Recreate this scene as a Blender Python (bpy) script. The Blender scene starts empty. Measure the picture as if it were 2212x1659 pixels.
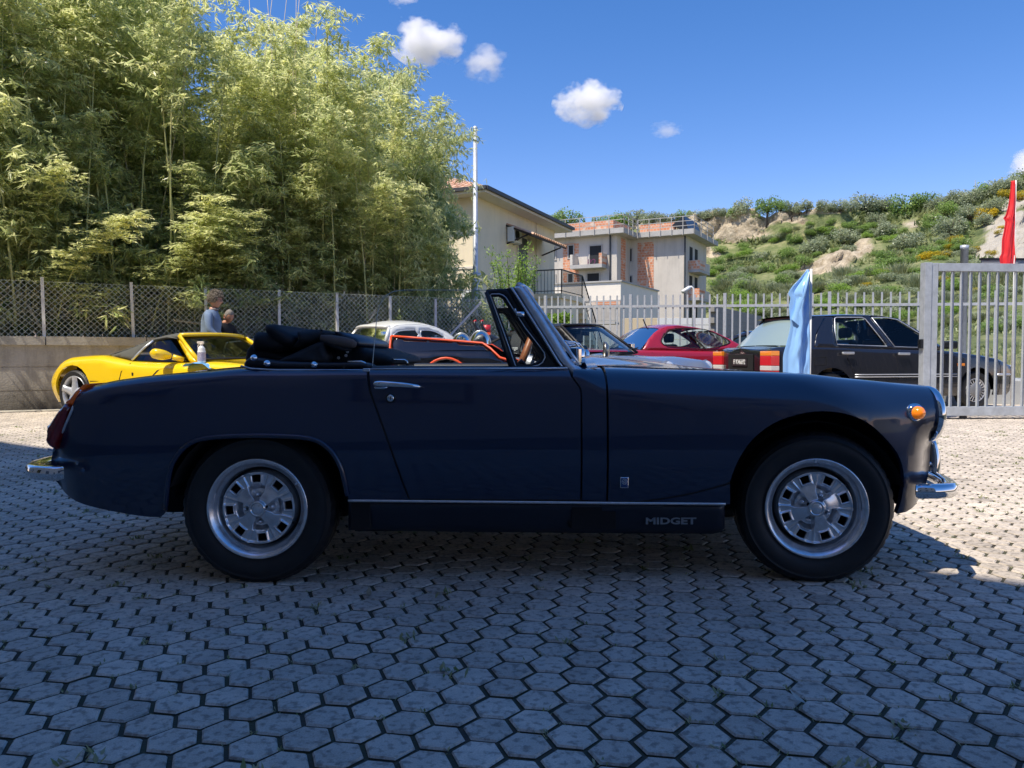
import bpy, bmesh, math, random
import numpy as np
from mathutils import Vector, Matrix, noise
from mathutils.geometry import delaunay_2d_cdt
R = random.Random(7)
scene = bpy.context.scene
COL = scene.collection
rad = math.radians
# ------------------------------------------------------------------ camera, sky, sun, exposure
F = 1661.0; CX = 1106.0; CY = 829.5; HC = 0.825; PITCH = 2.05
cam_d = bpy.data.cameras.new("camera"); cam = bpy.data.objects.new("camera", cam_d); COL.objects.link(cam)
cam_d.sensor_width = 36.0; cam_d.lens = 36.0*F/2212.0; cam_d.clip_start = .05; cam_d.clip_end = 9000
cam.location = (0, 0, HC); cam.rotation_euler = (rad(90-PITCH), 0, 0)
scene.camera = cam
SUN_EL = 60.0; SUNH = Vector((-.75, -.66, 0)).normalized()
SUNV = Vector((SUNH.x*math.cos(rad(SUN_EL)), SUNH.y*math.cos(rad(SUN_EL)), math.sin(rad(SUN_EL))))
world = bpy.data.worlds.new("World"); scene.world = world; world.use_nodes = True
wn = world.node_tree; wn.nodes.clear()
sky = wn.nodes.new("ShaderNodeTexSky"); sky.sky_type = 'NISHITA'; sky.sun_disc = False
sky.sun_elevation = rad(SUN_EL); sky.sun_rotation = math.atan2(SUNH.x, SUNH.y)
sky.air_density = 1.0; sky.dust_density = 0.15; sky.ozone_density = 4.0; sky.altitude = 200
bg = wn.nodes.new("ShaderNodeBackground"); bg.inputs[1].default_value = 0.15
wo = wn.nodes.new("ShaderNodeOutputWorld")
hsv = wn.nodes.new("ShaderNodeHueSaturation"); hsv.inputs["Saturation"].default_value = 1.3
wn.links.new(sky.outputs[0], hsv.inputs["Color"]); tint = wn.nodes.new("ShaderNodeMix"); tint.data_type = 'RGBA'; tint.blend_type = 'MULTIPLY'; tint.inputs[0].default_value = 1; tint.inputs[7].default_value = (.78, .54, .58, 1)
wn.links.new(hsv.outputs[0], tint.inputs[6]); wn.links.new(tint.outputs[2], bg.inputs[0]); wn.links.new(bg.outputs[0], wo.inputs[0])
sun_d = bpy.data.lights.new("sun", 'SUN'); sun_d.energy = 2.8; sun_d.angle = rad(.5); sun_d.color = (1, .92, .79)
sun = bpy.data.objects.new("sun", sun_d); COL.objects.link(sun)
sun.rotation_mode = 'QUATERNION'; sun.rotation_quaternion = SUNV.to_track_quat('Z', 'Y'); sun.location = (0, 0, 40)
vs = scene.view_settings; vs.view_transform = 'Standard'; vs.look = 'None'; vs.gamma = 1; vs.use_curve_mapping = False
vs.exposure = 1.1
scene.cycles.volume_bounces = 12; scene.cycles.max_bounces = 14
# ------------------------------------------------------------------ helpers: picture position <-> place
_cp, _sp = math.cos(rad(PITCH)), math.sin(rad(PITCH))
def ray(px, py):
    a = (px-CX)/F; b = -(py-CY)/F
    return Vector((a, _cp+b*_sp, b*_cp-_sp))
def at(px, py, Y):
    r = ray(px, py); return Vector((0, 0, HC)) + r*(Y/r.y)
def gnd(px, py, z=0.0):
    r = ray(px, py); return Vector((0, 0, HC)) + r*((z-HC)/r.z)
def onplane(px, py, P0, d):
    """hit on the vertical plane through P0 along the horizontal unit vector d -> (distance along d, z)"""
    r = ray(px, py); n = Vector((-d[1], d[0], 0)); o = Vector((0, 0, HC))
    t = ((Vector((P0[0], P0[1], 0))-o).dot(n))/r.dot(n); h = o+r*t
    return ((h.x-P0[0])*d[0]+(h.y-P0[1])*d[1], h.z)
def sstep(a, b, x):
    t = min(1, max(0, (x-a)/(b-a))); return t*t*(3-2*t)
def pchip(pts):
    xs = [p[0] for p in pts]; ys = [p[1] for p in pts]; n = len(xs)
    h = [xs[i+1]-xs[i] for i in range(n-1)]; d = [(ys[i+1]-ys[i])/h[i] for i in range(n-1)]
    m = [0.0]*n; m[0] = d[0]; m[-1] = d[-1]
    for i in range(1, n-1):
        m[i] = 0 if d[i-1]*d[i] <= 0 else 2*d[i-1]*d[i]/(d[i-1]+d[i])
    def f(x):
        if x <= xs[0]: return ys[0]
        if x >= xs[-1]: return ys[-1]
        i = 0
        while x > xs[i+1]: i += 1
        t = (x-xs[i])/h[i]
        return (ys[i]*(1+2*t)*(1-t)**2+h[i]*m[i]*t*(1-t)**2+ys[i+1]*t*t*(3-2*t)+h[i]*m[i+1]*t*t*(t-1))
    return f
# ------------------------------------------------------------------ materials
MATS = {}
def mat(name, col, rough=.6, metal=0., var=0., vscale=8., bump=0., bscale=60., coat=0., spec=.5, col2=None, tone=False, sub=0., emit=None, detail=6, aniso=None, obj=False):
    if name in MATS: return MATS[name]
    m = bpy.data.materials.new(name); m.use_nodes = True; nt = m.node_tree; N = nt.nodes; L = nt.links
    p = N["Principled BSDF"]
    p.inputs["Roughness"].default_value = rough; p.inputs["Metallic"].default_value = metal
    p.inputs["Coat Weight"].default_value = coat; p.inputs["Coat Roughness"].default_value = .03
    p.inputs["Specular IOR Level"].default_value = spec
    p.inputs["Base Color"].default_value = (*col, 1)
    tc = N.new("ShaderNodeTexCoord")
    if var > 0 or col2:
        nz = N.new("ShaderNodeTexNoise"); nz.inputs["Scale"].default_value = vscale; nz.inputs["Detail"].default_value = detail; nz.inputs["Roughness"].default_value = .65
        L.new(tc.outputs["Object"], nz.inputs["Vector"])
        cr = N.new("ShaderNodeValToRGB"); cr.color_ramp.elements[0].position = .32; cr.color_ramp.elements[1].position = .68
        c2 = col2 or tuple(min(1, c*(1+var)) for c in col); c1 = col if col2 else tuple(c*(1-var) for c in col)
        cr.color_ramp.elements[0].color = (*c1, 1); cr.color_ramp.elements[1].color = (*c2, 1)
        L.new(nz.outputs["Fac"], cr.inputs[0]); src = cr.outputs[0]
        if tone or obj:
            mx = N.new("ShaderNodeMix"); mx.data_type = 'RGBA'; mx.blend_type = 'MULTIPLY'; mx.inputs[0].default_value = 1
            if tone:
                at_ = N.new("ShaderNodeAttribute"); at_.attribute_name = "tone"; t_out = at_.outputs["Color"]
            else:
                oi = N.new("ShaderNodeObjectInfo"); mr = N.new("ShaderNodeMapRange"); mr.inputs[3].default_value = .7; mr.inputs[4].default_value = 1.3
                L.new(oi.outputs["Random"], mr.inputs[0]); t_out = mr.outputs[0]
            L.new(src, mx.inputs[6]); L.new(t_out, mx.inputs[7]); src = mx.outputs[2]
        L.new(src, p.inputs["Base Color"])
    if bump > 0:
        nb = N.new("ShaderNodeTexNoise"); nb.inputs["Scale"].default_value = bscale; nb.inputs["Detail"].default_value = 4
        L.new(tc.outputs["Object"], nb.inputs["Vector"])
        bp = N.new("ShaderNodeBump"); bp.inputs["Strength"].default_value = 1; bp.inputs["Distance"].default_value = bump
        L.new(nb.outputs["Fac"], bp.inputs["Height"]); L.new(bp.outputs[0], p.inputs["Normal"])
    if emit:
        p.inputs["Emission Color"].default_value = (*emit[0], 1); p.inputs["Emission Strength"].default_value = emit[1]
    MATS[name] = m; return m
def leaf_mat(name, ca, cb, trans=.35, rough=.45):
    if name in MATS: return MATS[name]
    m = bpy.data.materials.new(name); m.use_nodes = True; nt = m.node_tree; N = nt.nodes; L = nt.links
    p = N["Principled BSDF"]; p.inputs["Roughness"].default_value = rough
    a = N.new("ShaderNodeAttribute"); a.attribute_name = "tone"
    mx = N.new("ShaderNodeMix"); mx.data_type = 'RGBA'; mx.inputs[6].default_value = (*ca, 1); mx.inputs[7].default_value = (*cb, 1)
    oi = N.new("ShaderNodeObjectInfo"); ad = N.new("ShaderNodeMath"); ad.operation = 'MULTIPLY_ADD'; ad.inputs[1].default_value = .3; 
    L.new(oi.outputs["Random"], ad.inputs[0]); sb = N.new("ShaderNodeMath"); sb.operation = 'SUBTRACT'; sb.inputs[1].default_value = .15
    L.new(a.outputs["Fac"], sb.inputs[0]); L.new(sb.outputs[0], ad.inputs[2]); ad.use_clamp = True
    L.new(ad.outputs[0], mx.inputs[0]); L.new(mx.outputs[2], p.inputs["Base Color"])
    tr = N.new("ShaderNodeBsdfTranslucent"); hs = N.new("ShaderNodeHueSaturation"); hs.inputs["Value"].default_value = 1.6
    L.new(mx.outputs[2], hs.inputs["Color"]); L.new(hs.outputs[0], tr.inputs[0])
    ms = N.new("ShaderNodeMixShader"); ms.inputs[0].default_value = trans
    L.new(p.outputs[0], ms.inputs[1]); L.new(tr.outputs[0], ms.inputs[2]); L.new(ms.outputs[0], N["Material Output"].inputs[0])
    MATS[name] = m; return m
def glass_mat(name, tint=(.9, .95, .95), ior=1.45, refl=1.0):
    if name in MATS: return MATS[name]
    m = bpy.data.materials.new(name); m.use_nodes = True; nt = m.node_tree; N = nt.nodes; L = nt.links
    N.remove(N["Principled BSDF"])
    t = N.new("ShaderNodeBsdfTransparent"); t.inputs[0].default_value = (*tint, 1)
    g = N.new("ShaderNodeBsdfGlossy"); g.inputs["Roughness"].default_value = .01
    fr = N.new("ShaderNodeFresnel"); fr.inputs[0].default_value = ior
    mu = N.new("ShaderNodeMath"); mu.operation = 'MULTIPLY'; mu.inputs[1].default_value = refl; L.new(fr.outputs[0], mu.inputs[0])
    ms = N.new("ShaderNodeMixShader"); L.new(mu.outputs[0], ms.inputs[0]); L.new(t.outputs[0], ms.inputs[1]); L.new(g.outputs[0], ms.inputs[2])
    L.new(ms.outputs[0], N["Material Output"].inputs[0]); MATS[name] = m; return m
M_NAVY = mat("navy_paint", (.0045, .0135, .046), rough=.30, coat=.8, spec=.5)
M_NAVY.node_tree.nodes["Principled BSDF"].inputs["Coat IOR"].default_value = 1.55
M_CHROME = mat("chrome", (.78, .79, .80), rough=.06, metal=1)
M_STEEL = mat("brushed_windscreen_metal", (.70, .72, .75), rough=.36, metal=.7, var=.12, vscale=30)
M_WHEEL = mat("silver_wheel_paint", (.78, .79, .81), rough=.25, metal=.85, var=.15, vscale=40)
M_RUB = mat("black_rubber", (.012, .012, .013), rough=.62, var=.2, vscale=30)
M_TYRE = mat("tyre_rubber", (.012, .0125, .014), rough=.55, var=.25, vscale=25)
M_DARK = mat("dark_underside", (.006, .006, .007), rough=.9)
M_BLACKM = mat("black_satin_metal", (.02, .022, .026), rough=.35, metal=.3)
M_VINYL = mat("black_vinyl", (.012, .013, .017), rough=.42, bump=.0006, bscale=220)
M_CLOTH = mat("black_hood_fabric", (.008, .009, .012), rough=.75, bump=.0012, bscale=70)
M_GLASS = glass_mat("car_glass"); M_GLASST = glass_mat("tinted_car_glass", (.55, .68, .68)); M_GLASSC = glass_mat("clear_door_glass", (.97, .985, .985), 1.35)
M_PIVORY = mat("white_paint", (.8, .8, .78), rough=.4)
# ------------------------------------------------------------------ object making
def tag(o, label=None, cat=None, group=None, kind=None):
    if label: o["label"] = label
    if cat: o["category"] = cat
    if group: o["group"] = group
    if kind: o["kind"] = kind
    return o
def streaks(m, sc=(7, 7, .35), amt=.3, lo=.45):
    """vertical rain streaks and blotches multiplied over the base colour"""
    nt = m.node_tree; N = nt.nodes; L = nt.links; p = N["Principled BSDF"]; lk = p.inputs["Base Color"].links
    tc = N.new("ShaderNodeTexCoord"); mp_ = N.new("ShaderNodeMapping"); mp_.inputs["Scale"].default_value = sc; L.new(tc.outputs["Object"], mp_.inputs[0])
    n = N.new("ShaderNodeTexNoise"); n.inputs["Scale"].default_value = 1; n.inputs["Detail"].default_value = 7; n.inputs["Roughness"].default_value = .7; L.new(mp_.outputs[0], n.inputs["Vector"])
    r = N.new("ShaderNodeMapRange"); r.inputs[1].default_value = lo; r.inputs[2].default_value = .72; r.inputs[3].default_value = 1; r.inputs[4].default_value = 1-amt; L.new(n.outputs["Fac"], r.inputs[0])
    mx = N.new("ShaderNodeMix"); mx.data_type = 'RGBA'; mx.blend_type = 'MULTIPLY'; mx.inputs[0].default_value = 1
    if lk: L.new(lk[0].from_socket, mx.inputs[6])
    else: mx.inputs[6].default_value = p.inputs["Base Color"].default_value
    L.new(r.outputs[0], mx.inputs[7]); L.new(mx.outputs[2], p.inputs["Base Color"]); return m
def obj(name, V, Fc, m, parent=None, smooth=False, normals=None, tone=None):
    me = bpy.data.meshes.new(name); me.from_pydata([tuple(v) for v in V], [], Fc)
    if m: me.materials.append(m)
    if smooth: me.polygons.foreach_set("use_smooth", [True]*len(me.polygons))
    if tone is not None:
        ca = me.color_attributes.new("tone", 'FLOAT_COLOR', 'POINT')
        arr = np.ones((len(V), 4), dtype=np.float32); arr[:, :3] = np.asarray(tone, dtype=np.float32).reshape(-1, 1) if np.ndim(tone) == 1 else np.asarray(tone)
        ca.data.foreach_set("color", arr.ravel())
    if normals is not None: me.normals_split_custom_set(normals)
    o = bpy.data.objects.new(name, me); COL.objects.link(o)
    if parent: o.parent = parent
    return o
def empty(name, loc, rz=0, label=None, cat=None, group=None):
    o = bpy.data.objects.new(name, None); COL.objects.link(o); o.location = loc; o.rotation_euler = (0, 0, rz); o.empty_display_size = .1
    tag(o, label, cat, group); return o
def mirror(o):
    c = o.copy(); COL.objects.link(c); c.scale = (1, -1, 1); c.location = (o.location.x, -o.location.y, o.location.z)
    c.rotation_euler = (-o.rotation_euler.x, o.rotation_euler.y, -o.rotation_euler.z)
    for ch in o.children:
        d = ch.copy(); COL.objects.link(d); d.parent = c
    return c
def dup(root, loc=None, rz=None, label=None, scale=None):
    r = root.copy(); COL.objects.link(r)
    if loc is not None: r.location = loc
    if rz is not None: r.rotation_euler = (0, 0, rz)
    if scale is not None: r.scale = scale
    if label: r["label"] = label
    for ch in root.children:
        c = ch.copy(); COL.objects.link(c); c.parent = r
        for g in ch.children:
            d = g.copy(); COL.objects.link(d); d.parent = c
    return r
class MB:
    def __init__(s): s.V = []; s.F = []; s.T = []
    def add(s, V, Fc, t=1.0):
        b = len(s.V); s.V += [tuple(v) for v in V]; s.F += [tuple(i+b for i in f) for f in Fc]; s.T += [t]*len(V); return s
    def box(s, x0, x1, y0, y1, z0, z1, M=None, t=1.0):
        V = [Vector((x, y, z)) for x in (x0, x1) for y in (y0, y1) for z in (z0, z1)]
        if M is not None: V = [M @ v for v in V]
        return s.add(V, [(0, 1, 3, 2), (4, 6, 7, 5), (0, 4, 5, 1), (2, 3, 7, 6), (0, 2, 6, 4), (1, 5, 7, 3)], t)
    def bar(s, a, b, w, h=None, t=1.0, up=Vector((0, 0, 1))):
        a = Vector(a); b = Vector(b); h = w if h is None else h; d = (b-a)
        if d.length < 1e-6: return s
        d.normalize(); u = up if abs(d.dot(up)) < .98 else Vector((0, 1, 0))
        sx = d.cross(u).normalized(); sy = sx.cross(d).normalized()
        V = []
        for p in (a, b):
            for i, j in ((-1, -1), (1, -1), (1, 1), (-1, 1)): V.append(p+sx*(i*w/2)+sy*(j*h/2))
        return s.add(V, [(0, 3, 2, 1), (4, 5, 6, 7), (0, 1, 5, 4), (1, 2, 6, 5), (2, 3, 7, 6), (3, 0, 4, 7)], t)
    def tube(s, pts, r, n=8, closed=False, cap=True, t=1.0, flat=1.0):
        pts = [Vector(p) for p in pts]; k = len(pts); rr = r if hasattr(r, '__len__') else [r]*k
        V = []; prev = None
        for i, p in enumerate(pts):
            if closed: d = pts[(i+1) % k]-pts[i-1]
            else: d = pts[min(i+1, k-1)]-pts[max(i-1, 0)]
            if d.length < 1e-9: d = Vector((0, 0, 1))
            d.normalize()
            if prev is None:
                u = Vector((0, 0, 1)) if abs(d.z) < .9 else Vector((0, 1, 0))
            else: u = prev
            a = (u-d*u.dot(d)).normalized(); b = d.cross(a); prev = a
            for j in range(n):
                th = 2*math.pi*j/n; V.append(p+a*math.cos(th)*rr[i]+b*math.sin(th)*rr[i]*flat)
        Fc = []
        for i in range(k if closed else k-1):
            i2 = (i+1) % k
            for j in range(n): Fc.append((i*n+j, i*n+(j+1) % n, i2*n+(j+1) % n, i2*n+j))
        if cap and not closed: Fc += [tuple(range(n))[::-1], tuple((k-1)*n+j for j in range(n))]
        return s.add(V, Fc, t)
    def lathe(s, prof, n=32, c=(0, 0, 0), axis='y', cap0=False, cap1=False, sgn=1, t=1.0):
        V = []; k = len(prof)
        for (r, e) in prof:
            for j in range(n):
                th = 2*math.pi*j/n; x = r*math.cos(th); z = r*math.sin(th)
                V.append((c[0]+x, c[1]+e*sgn, c[2]+z) if axis == 'y' else ((c[0]+x, c[1]+z, c[2]+e) if axis == 'z' else (c[0]+e, c[1]+x, c[2]+z)))
        Fc = [(i*n+j, i*n+(j+1) % n, (i+1)*n+(j+1) % n, (i+1)*n+j) for i in range(k-1) for j in range(n)]
        if cap0: Fc.append(tuple(range(n))[::-1])
        if cap1: Fc.append(tuple((k-1)*n+j for j in range(n)))
        return s.add(V, Fc, t)
    def grid(s, rows, closed=False, t=1.0):
        k = len(rows); n = len(rows[0]); V = [p for r in rows for p in r]
        Fc = [(i*n+j, i*n+j+1, (i+1)*n+j+1, (i+1)*n+j) for i in range(k-1) for j in range(n-1)]
        return s.add(V, Fc, t)
    def build(s, name, m, parent=None, smooth=False, tone=False):
        return obj(name, s.V, s.F, m, parent, smooth, tone=s.T if tone else None)
def bevel(o, w=.004, seg=2, angle=35):
    b = o.modifiers.new("bevel", 'BEVEL'); b.width = w; b.segments = seg; b.limit_method = 'ANGLE'; b.angle_limit = rad(angle); b.harden_normals = True
    for p in o.data.polygons: p.use_smooth = True
    return o
# ---- flat polygons filled with triangles and laid on a curved surface
def densify(poly, res):
    out = []
    for i, a in enumerate(poly):
        b = poly[(i+1) % len(poly)]; L = math.hypot(b[0]-a[0], b[1]-a[1]); n = max(1, int(math.ceil(L/res)))
        for k in range(n): out.append((a[0]+(b[0]-a[0])*k/n, a[1]+(b[1]-a[1])*k/n))
    return out
def smooth_poly(pts, closed=False, n=4):
    """Catmull-Rom through the points"""
    P = [Vector((p[0], p[1], 0)) for p in pts]; out = []; k = len(P)
    for i in range(k if closed else k-1):
        p0 = P[i-1] if (closed or i > 0) else P[i]; p1 = P[i]; p2 = P[(i+1) % k]; p3 = P[(i+2) % k] if (closed or i+2 < k) else P[(i+1) % k]
        for j in range(n):
            t = j/n; q = .5*((2*p1)+(p2-p0)*t+(2*p0-5*p1+4*p2-p3)*t*t+(3*p1-p0-3*p2+p3)*t**3); out.append((q.x, q.y))
    if not closed: out.append((P[-1].x, P[-1].y))
    return out
def inside(pts, poly):
    pts = np.asarray(pts); x = pts[:, 0]; y = pts[:, 1]; c = np.zeros(len(pts), bool); n = len(poly)
    for i in range(n):
        x1, y1 = poly[i]; x2, y2 = poly[(i+1) % n]
        if y1 == y2: continue
        m = ((y1 > y) != (y2 > y)) & (x < (x2-x1)*(y-y1)/(y2-y1)+x1); c ^= m
    return c
def bdist(pts, poly):
    pts = np.asarray(pts, float); d = np.full(len(pts), 1e9); n = len(poly)
    for i in range(n):
        a = np.array(poly[i]); b = np.array(poly[(i+1) % n]); ab = b-a; L = (ab@ab) or 1e-12
        t = np.clip(((pts-a)@ab)/L, 0, 1); q = a+t[:, None]*ab; d = np.minimum(d, np.hypot(*(pts-q).T))
    return d
def fill(poly, res, holes=(), edge_res=None, extra_rings=()):
    er = edge_res or res
    loops = [densify(poly, er)]+[densify(h, er) for h in holes]
    pts = [p for l in loops for p in l]; edges = []; b = 0
    for l in loops:
        n = len(l); edges += [(b+i, b+(i+1) % n) for i in range(n)]; b += n
    xs = [p[0] for p in poly]; ys = [p[1] for p in poly]; g = []
    ny = int((max(ys)-min(ys))/(res*.87))+1; nx = int((max(xs)-min(xs))/res)+2
    for j in range(ny):
        for i in range(nx): g.append((min(xs)+(i+.5*(j % 2))*res, min(ys)+(j+.5)*res*.87))
    if g:
        ga = np.array(g); ok = inside(ga, loops[0])
        d = bdist(ga, loops[0])
        for h in loops[1:]:
            ok &= ~inside(ga, h); d = np.minimum(d, bdist(ga, h))
        ok &= d > min(res, er)*.45
        pts += [tuple(p) for p in ga[ok]]
    v, e, f, _, _, _ = delaunay_2d_cdt([Vector(p) for p in pts], edges, [], 0, 1e-6)
    va = np.array([(p[0], p[1]) for p in v]); fa = [t for t in f if len(t) == 3]
    cen = np.array([(va[t[0]]+va[t[1]]+va[t[2]])/3 for t in fa])
    ok = inside(cen, loops[0])
    for h in loops[1:]: ok &= ~inside(cen, h)
    tris = []
    for t, k in zip(fa, ok):
        if k:
            a, b_, c = va[t[0]], va[t[1]], va[t[2]]
            cr = (b_[0]-a[0])*(c[1]-a[1])-(b_[1]-a[1])*(c[0]-a[0])
            if abs(cr) < 1e-12: continue
            tris.append(tuple(t) if cr > 0 else (t[0], t[2], t[1]))
    dist = np.minimum.reduce([bdist(va, l) for l in loops])
    return va, tris, dist
def boundary(tris):
    E = {}
    for t in tris:
        for i in range(3):
            a, b = t[i], t[(i+1) % 3]; E[(a, b)] = 1
    return [(a, b) for (a, b) in E if (b, a) not in E]
def panel(name, poly, S, m, parent, res=.03, holes=(), skirt=.015, edge_res=None, flip=False):
    """sheet laid on surface S(u,v)->point ; its edges turn inward by skirt"""
    va, tris, dist = fill(poly, res, holes, edge_res)
    P = []; Nn = []; h = 1e-4
    for (u, v) in va:
        p = S(u, v); du = S(u+h, v)-S(u-h, v); dv = S(u, v+h)-S(u, v-h); n = du.cross(dv)
        if n.length < 1e-16: n = Vector((0, -1, 0))
        n.normalize(); P.append(p); Nn.append(-n if flip else n)
    faces = [(t if not flip else (t[0], t[2], t[1])) for t in tris]
    V = list(P); loops = [Nn[i] for f in faces for i in f]
    if skirt:
        for a, b in boundary(tris):
            k = len(V); V += [P[a], P[b], P[b]-Nn[b]*skirt, P[a]-Nn[a]*skirt]
            f = (k, k+3, k+2, k+1); 
            if flip: f = f[::-1]
            faces.append(f); n = (V[f[1]]-V[f[0]]).cross(V[f[2]]-V[f[0]])
            n = n.normalized() if n.length > 1e-14 else Nn[a]; loops += [n]*4
    return obj(name, V, faces, m, parent, True, normals=[tuple(n) for n in loops])
def plate(name, poly, S, m, parent, res=.01, r=.006, depth=.02, holes=(), wob=None, edge_res=None):
    """solid with a rounded rim: S(u,v,d)->point, d outward"""
    va, tris, dist = fill(poly, res, holes, edge_res)
    V = []
    for (u, v), d in zip(va, dist):
        k = min(d, r); o = -(r-math.sqrt(max(0, r*r-(r-k)**2)))
        if wob: o += wob(u, v, d)
        V.append(S(u, v, o))
    faces = list(tris); n0 = len(V); bd = boundary(tris); idx = {}
    for a, b in bd:
        for q in (a, b):
            if q not in idx: idx[q] = len(V); V.append(S(va[q][0], va[q][1], -max(depth, r)))
    for a, b in bd: faces.append((a, idx[a], idx[b], b))
    # flip if outward is wrong way
    t = tris[0]; n = (V[t[1]]-V[t[0]]).cross(V[t[2]]-V[t[0]]); c = (V[t[0]]+V[t[1]]+V[t[2]])/3
    u = va[t[0]]; out = S(u[0], u[1], .01)-S(u[0], u[1], 0)
    if n.dot(out) < 0: faces = [f[::-1] for f in faces]
    return obj(name, V, faces, m, parent, True)
def text_obj(name, body, size, m, parent, extrude=.002, sx=1.0, bold=.0, shear=0., align='CENTER'):
    cu = bpy.data.curves.new(name, 'FONT'); cu.body = body; cu.size = size; cu.extrude = extrude; cu.offset = bold; cu.shear = shear
    cu.align_x = align; cu.align_y = 'CENTER'; cu.resolution_u = 3
    t = bpy.data.objects.new(name, cu); COL.objects.link(t); bpy.context.view_layer.update()
    dg = bpy.context.evaluated_depsgraph_get(); me = bpy.data.meshes.new_from_object(t.evaluated_get(dg)); 
    bpy.data.objects.remove(t); me.materials.clear(); me.materials.append(m)
    for v in me.vertices: v.co.x *= sx
    o = bpy.data.objects.new(name, me); COL.objects.link(o)
    if parent: o.parent = parent
    return o
# ------------------------------------------------------------------ GROUND AND PAVING
M_JOINT = mat("joint_soil", (.060, .050, .042), rough=.95, vscale=7, col2=(.075, .08, .042), bump=.004, bscale=150)
M_DIRT = mat("earth", (.16, .13, .08), rough=.95, vscale=.7, col2=(.10, .13, .045), bump=.03, bscale=5)
def paver_mat():
    m = mat("concrete_paver", (.245, .235, .215), rough=.86, bump=.0016, bscale=260)
    nt = m.node_tree; N = nt.nodes; L = nt.links; p = N["Principled BSDF"]; ge = N.new("ShaderNodeNewGeometry")
    def ns(sc, a, b, lo, hi, det=3):
        n = N.new("ShaderNodeTexNoise"); n.inputs["Scale"].default_value = sc; n.inputs["Detail"].default_value = det; L.new(ge.outputs["Position"], n.inputs["Vector"])
        r = N.new("ShaderNodeMapRange"); r.inputs[1].default_value = a; r.inputs[2].default_value = b; r.inputs[3].default_value = lo; r.inputs[4].default_value = hi; L.new(n.outputs["Fac"], r.inputs[0]); return r.outputs[0]
    def mul(a, b):
        q = N.new("ShaderNodeMath"); q.operation = 'MULTIPLY'; L.new(a, q.inputs[0]); L.new(b, q.inputs[1]); return q.outputs[0]
    v = mul(ns(48, .50, .64, 1.0, .55, 5), ns(1.1, .3, .7, .82, 1.18)); v = mul(v, ns(300, .3, .7, .86, 1.14, 2))
    v = mul(v, ns(14, .3, .7, .88, 1.12))
    at_ = N.new("ShaderNodeAttribute"); at_.attribute_name = "tone"; v = mul(v, at_.outputs["Fac"])
    oi = N.new("ShaderNodeObjectInfo"); r = N.new("ShaderNodeMapRange"); r.inputs[3].default_value = .86; r.inputs[4].default_value = 1.1; L.new(oi.outputs["Random"], r.inputs[0]); v = mul(v, r.outputs[0])
    mx = N.new("ShaderNodeMix"); mx.data_type = 'RGBA'; mx.blend_type = 'MULTIPLY'; mx.inputs[0].default_value = 1; mx.inputs[6].default_value = (.56, .485, .40, 1); L.new(v, mx.inputs[7])
    L.new(mx.outputs[2], p.inputs["Base Color"]); return m
M_PAVER = paver_mat()
# ground sheet to the horizon, and the pavement (soil bed + pavers)
g = MB(); S_ = 4000
g.add([(-S_, -S_, 0), (S_, -S_, 0), (S_, S_, 0), (-S_, S_, 0)], [(0, 1, 2, 3)])
ground = g.build("ground", M_DIRT); ground.location.z = -.03; tag(ground, kind='structure')
g = MB(); g.add([(-16, -9, 0), (16, -9, 0), (16, 24, 0), (-16, 24, 0)], [(0, 1, 2, 3)])
pavement = g.build("pavement", M_JOINT); pavement.location.z = -.0075; tag(pavement, kind='structure')
LA = rad(20.2); PIT = .109; AP = .0490
def hexring(ap, z, tilt=(0, 0), j=0.0, rr=R):
    out = []
    for k in range(6):
        th = LA+rad(30+60*k); rd = ap/math.cos(rad(30))+rr.uniform(-j, j); x = rd*math.cos(th); y = rd*math.sin(th)
        out.append(Vector((x, y, z+x*tilt[0]+y*tilt[1])))
    return out
def hexgeo(rr=R, deep=True):
    t = (rr.uniform(-.012, .012), rr.uniform(-.012, .012)); a = hexring(AP-.004, 0, t, .0012, rr); b = hexring(AP, -.0045, t, .0008, rr)
    V = a+b; Fc = [(0, 1, 2, 3, 4, 5)]+[(k, k+6, (k+1) % 6+6, (k+1) % 6) for k in range(6)]
    c = hexring(AP, -.016, t, 0, rr); V = V+c; Fc += [(k+6, k+12, (k+1) % 6+12, (k+1) % 6+6) for k in range(6)]
    return V, Fc
hv = []
for k in range(10):
    V, Fc = hexgeo(); me = bpy.data.meshes.new("paver"); me.from_pydata(V, [], Fc); me.materials.append(M_PAVER); me.materials.append(M_JOINT)
    for q_ in me.polygons: q_.material_index = 1 if q_.index > 6 else 0  # side faces take the dark bed material so every joint shows dark
    ca = me.color_attributes.new("tone", 'FLOAT_COLOR', 'POINT'); ca.data.foreach_set("color", [1.0]*4*len(V)); hv.append(me)
e1 = Vector((math.cos(LA), math.sin(LA)))*PIT; e2 = Vector((math.cos(LA+rad(60)), math.sin(LA+rad(60))))*PIT
cells = []
for i in range(-160, 220):
    for j in range(-160, 220):
        p = Vector((-.0355, 1.787))+e1*i+e2*j
        if -.6 < p.y < 13.6 and abs(p.x) < .69*p.y+2.6: cells.append(p)
cells.sort(key=lambda p: (p.y < 1.5 or abs(p.x) > .665*p.y+.03, p.x*p.x+p.y*p.y))
for k, p in enumerate(cells[:300]):
    o = bpy.data.objects.new("paver", R.choice(hv)); COL.objects.link(o); o.parent = pavement
    o.location = (p.x+R.uniform(-.0012, .0012), p.y+R.uniform(-.0012, .0012), .0075+R.uniform(-.0015, .0012))
    o.rotation_euler = (0, 0, rad(60)*R.randrange(6)+rad(R.uniform(-.8, .8)))
g = MB(); R2 = random.Random(5)
SIDEF = []
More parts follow.
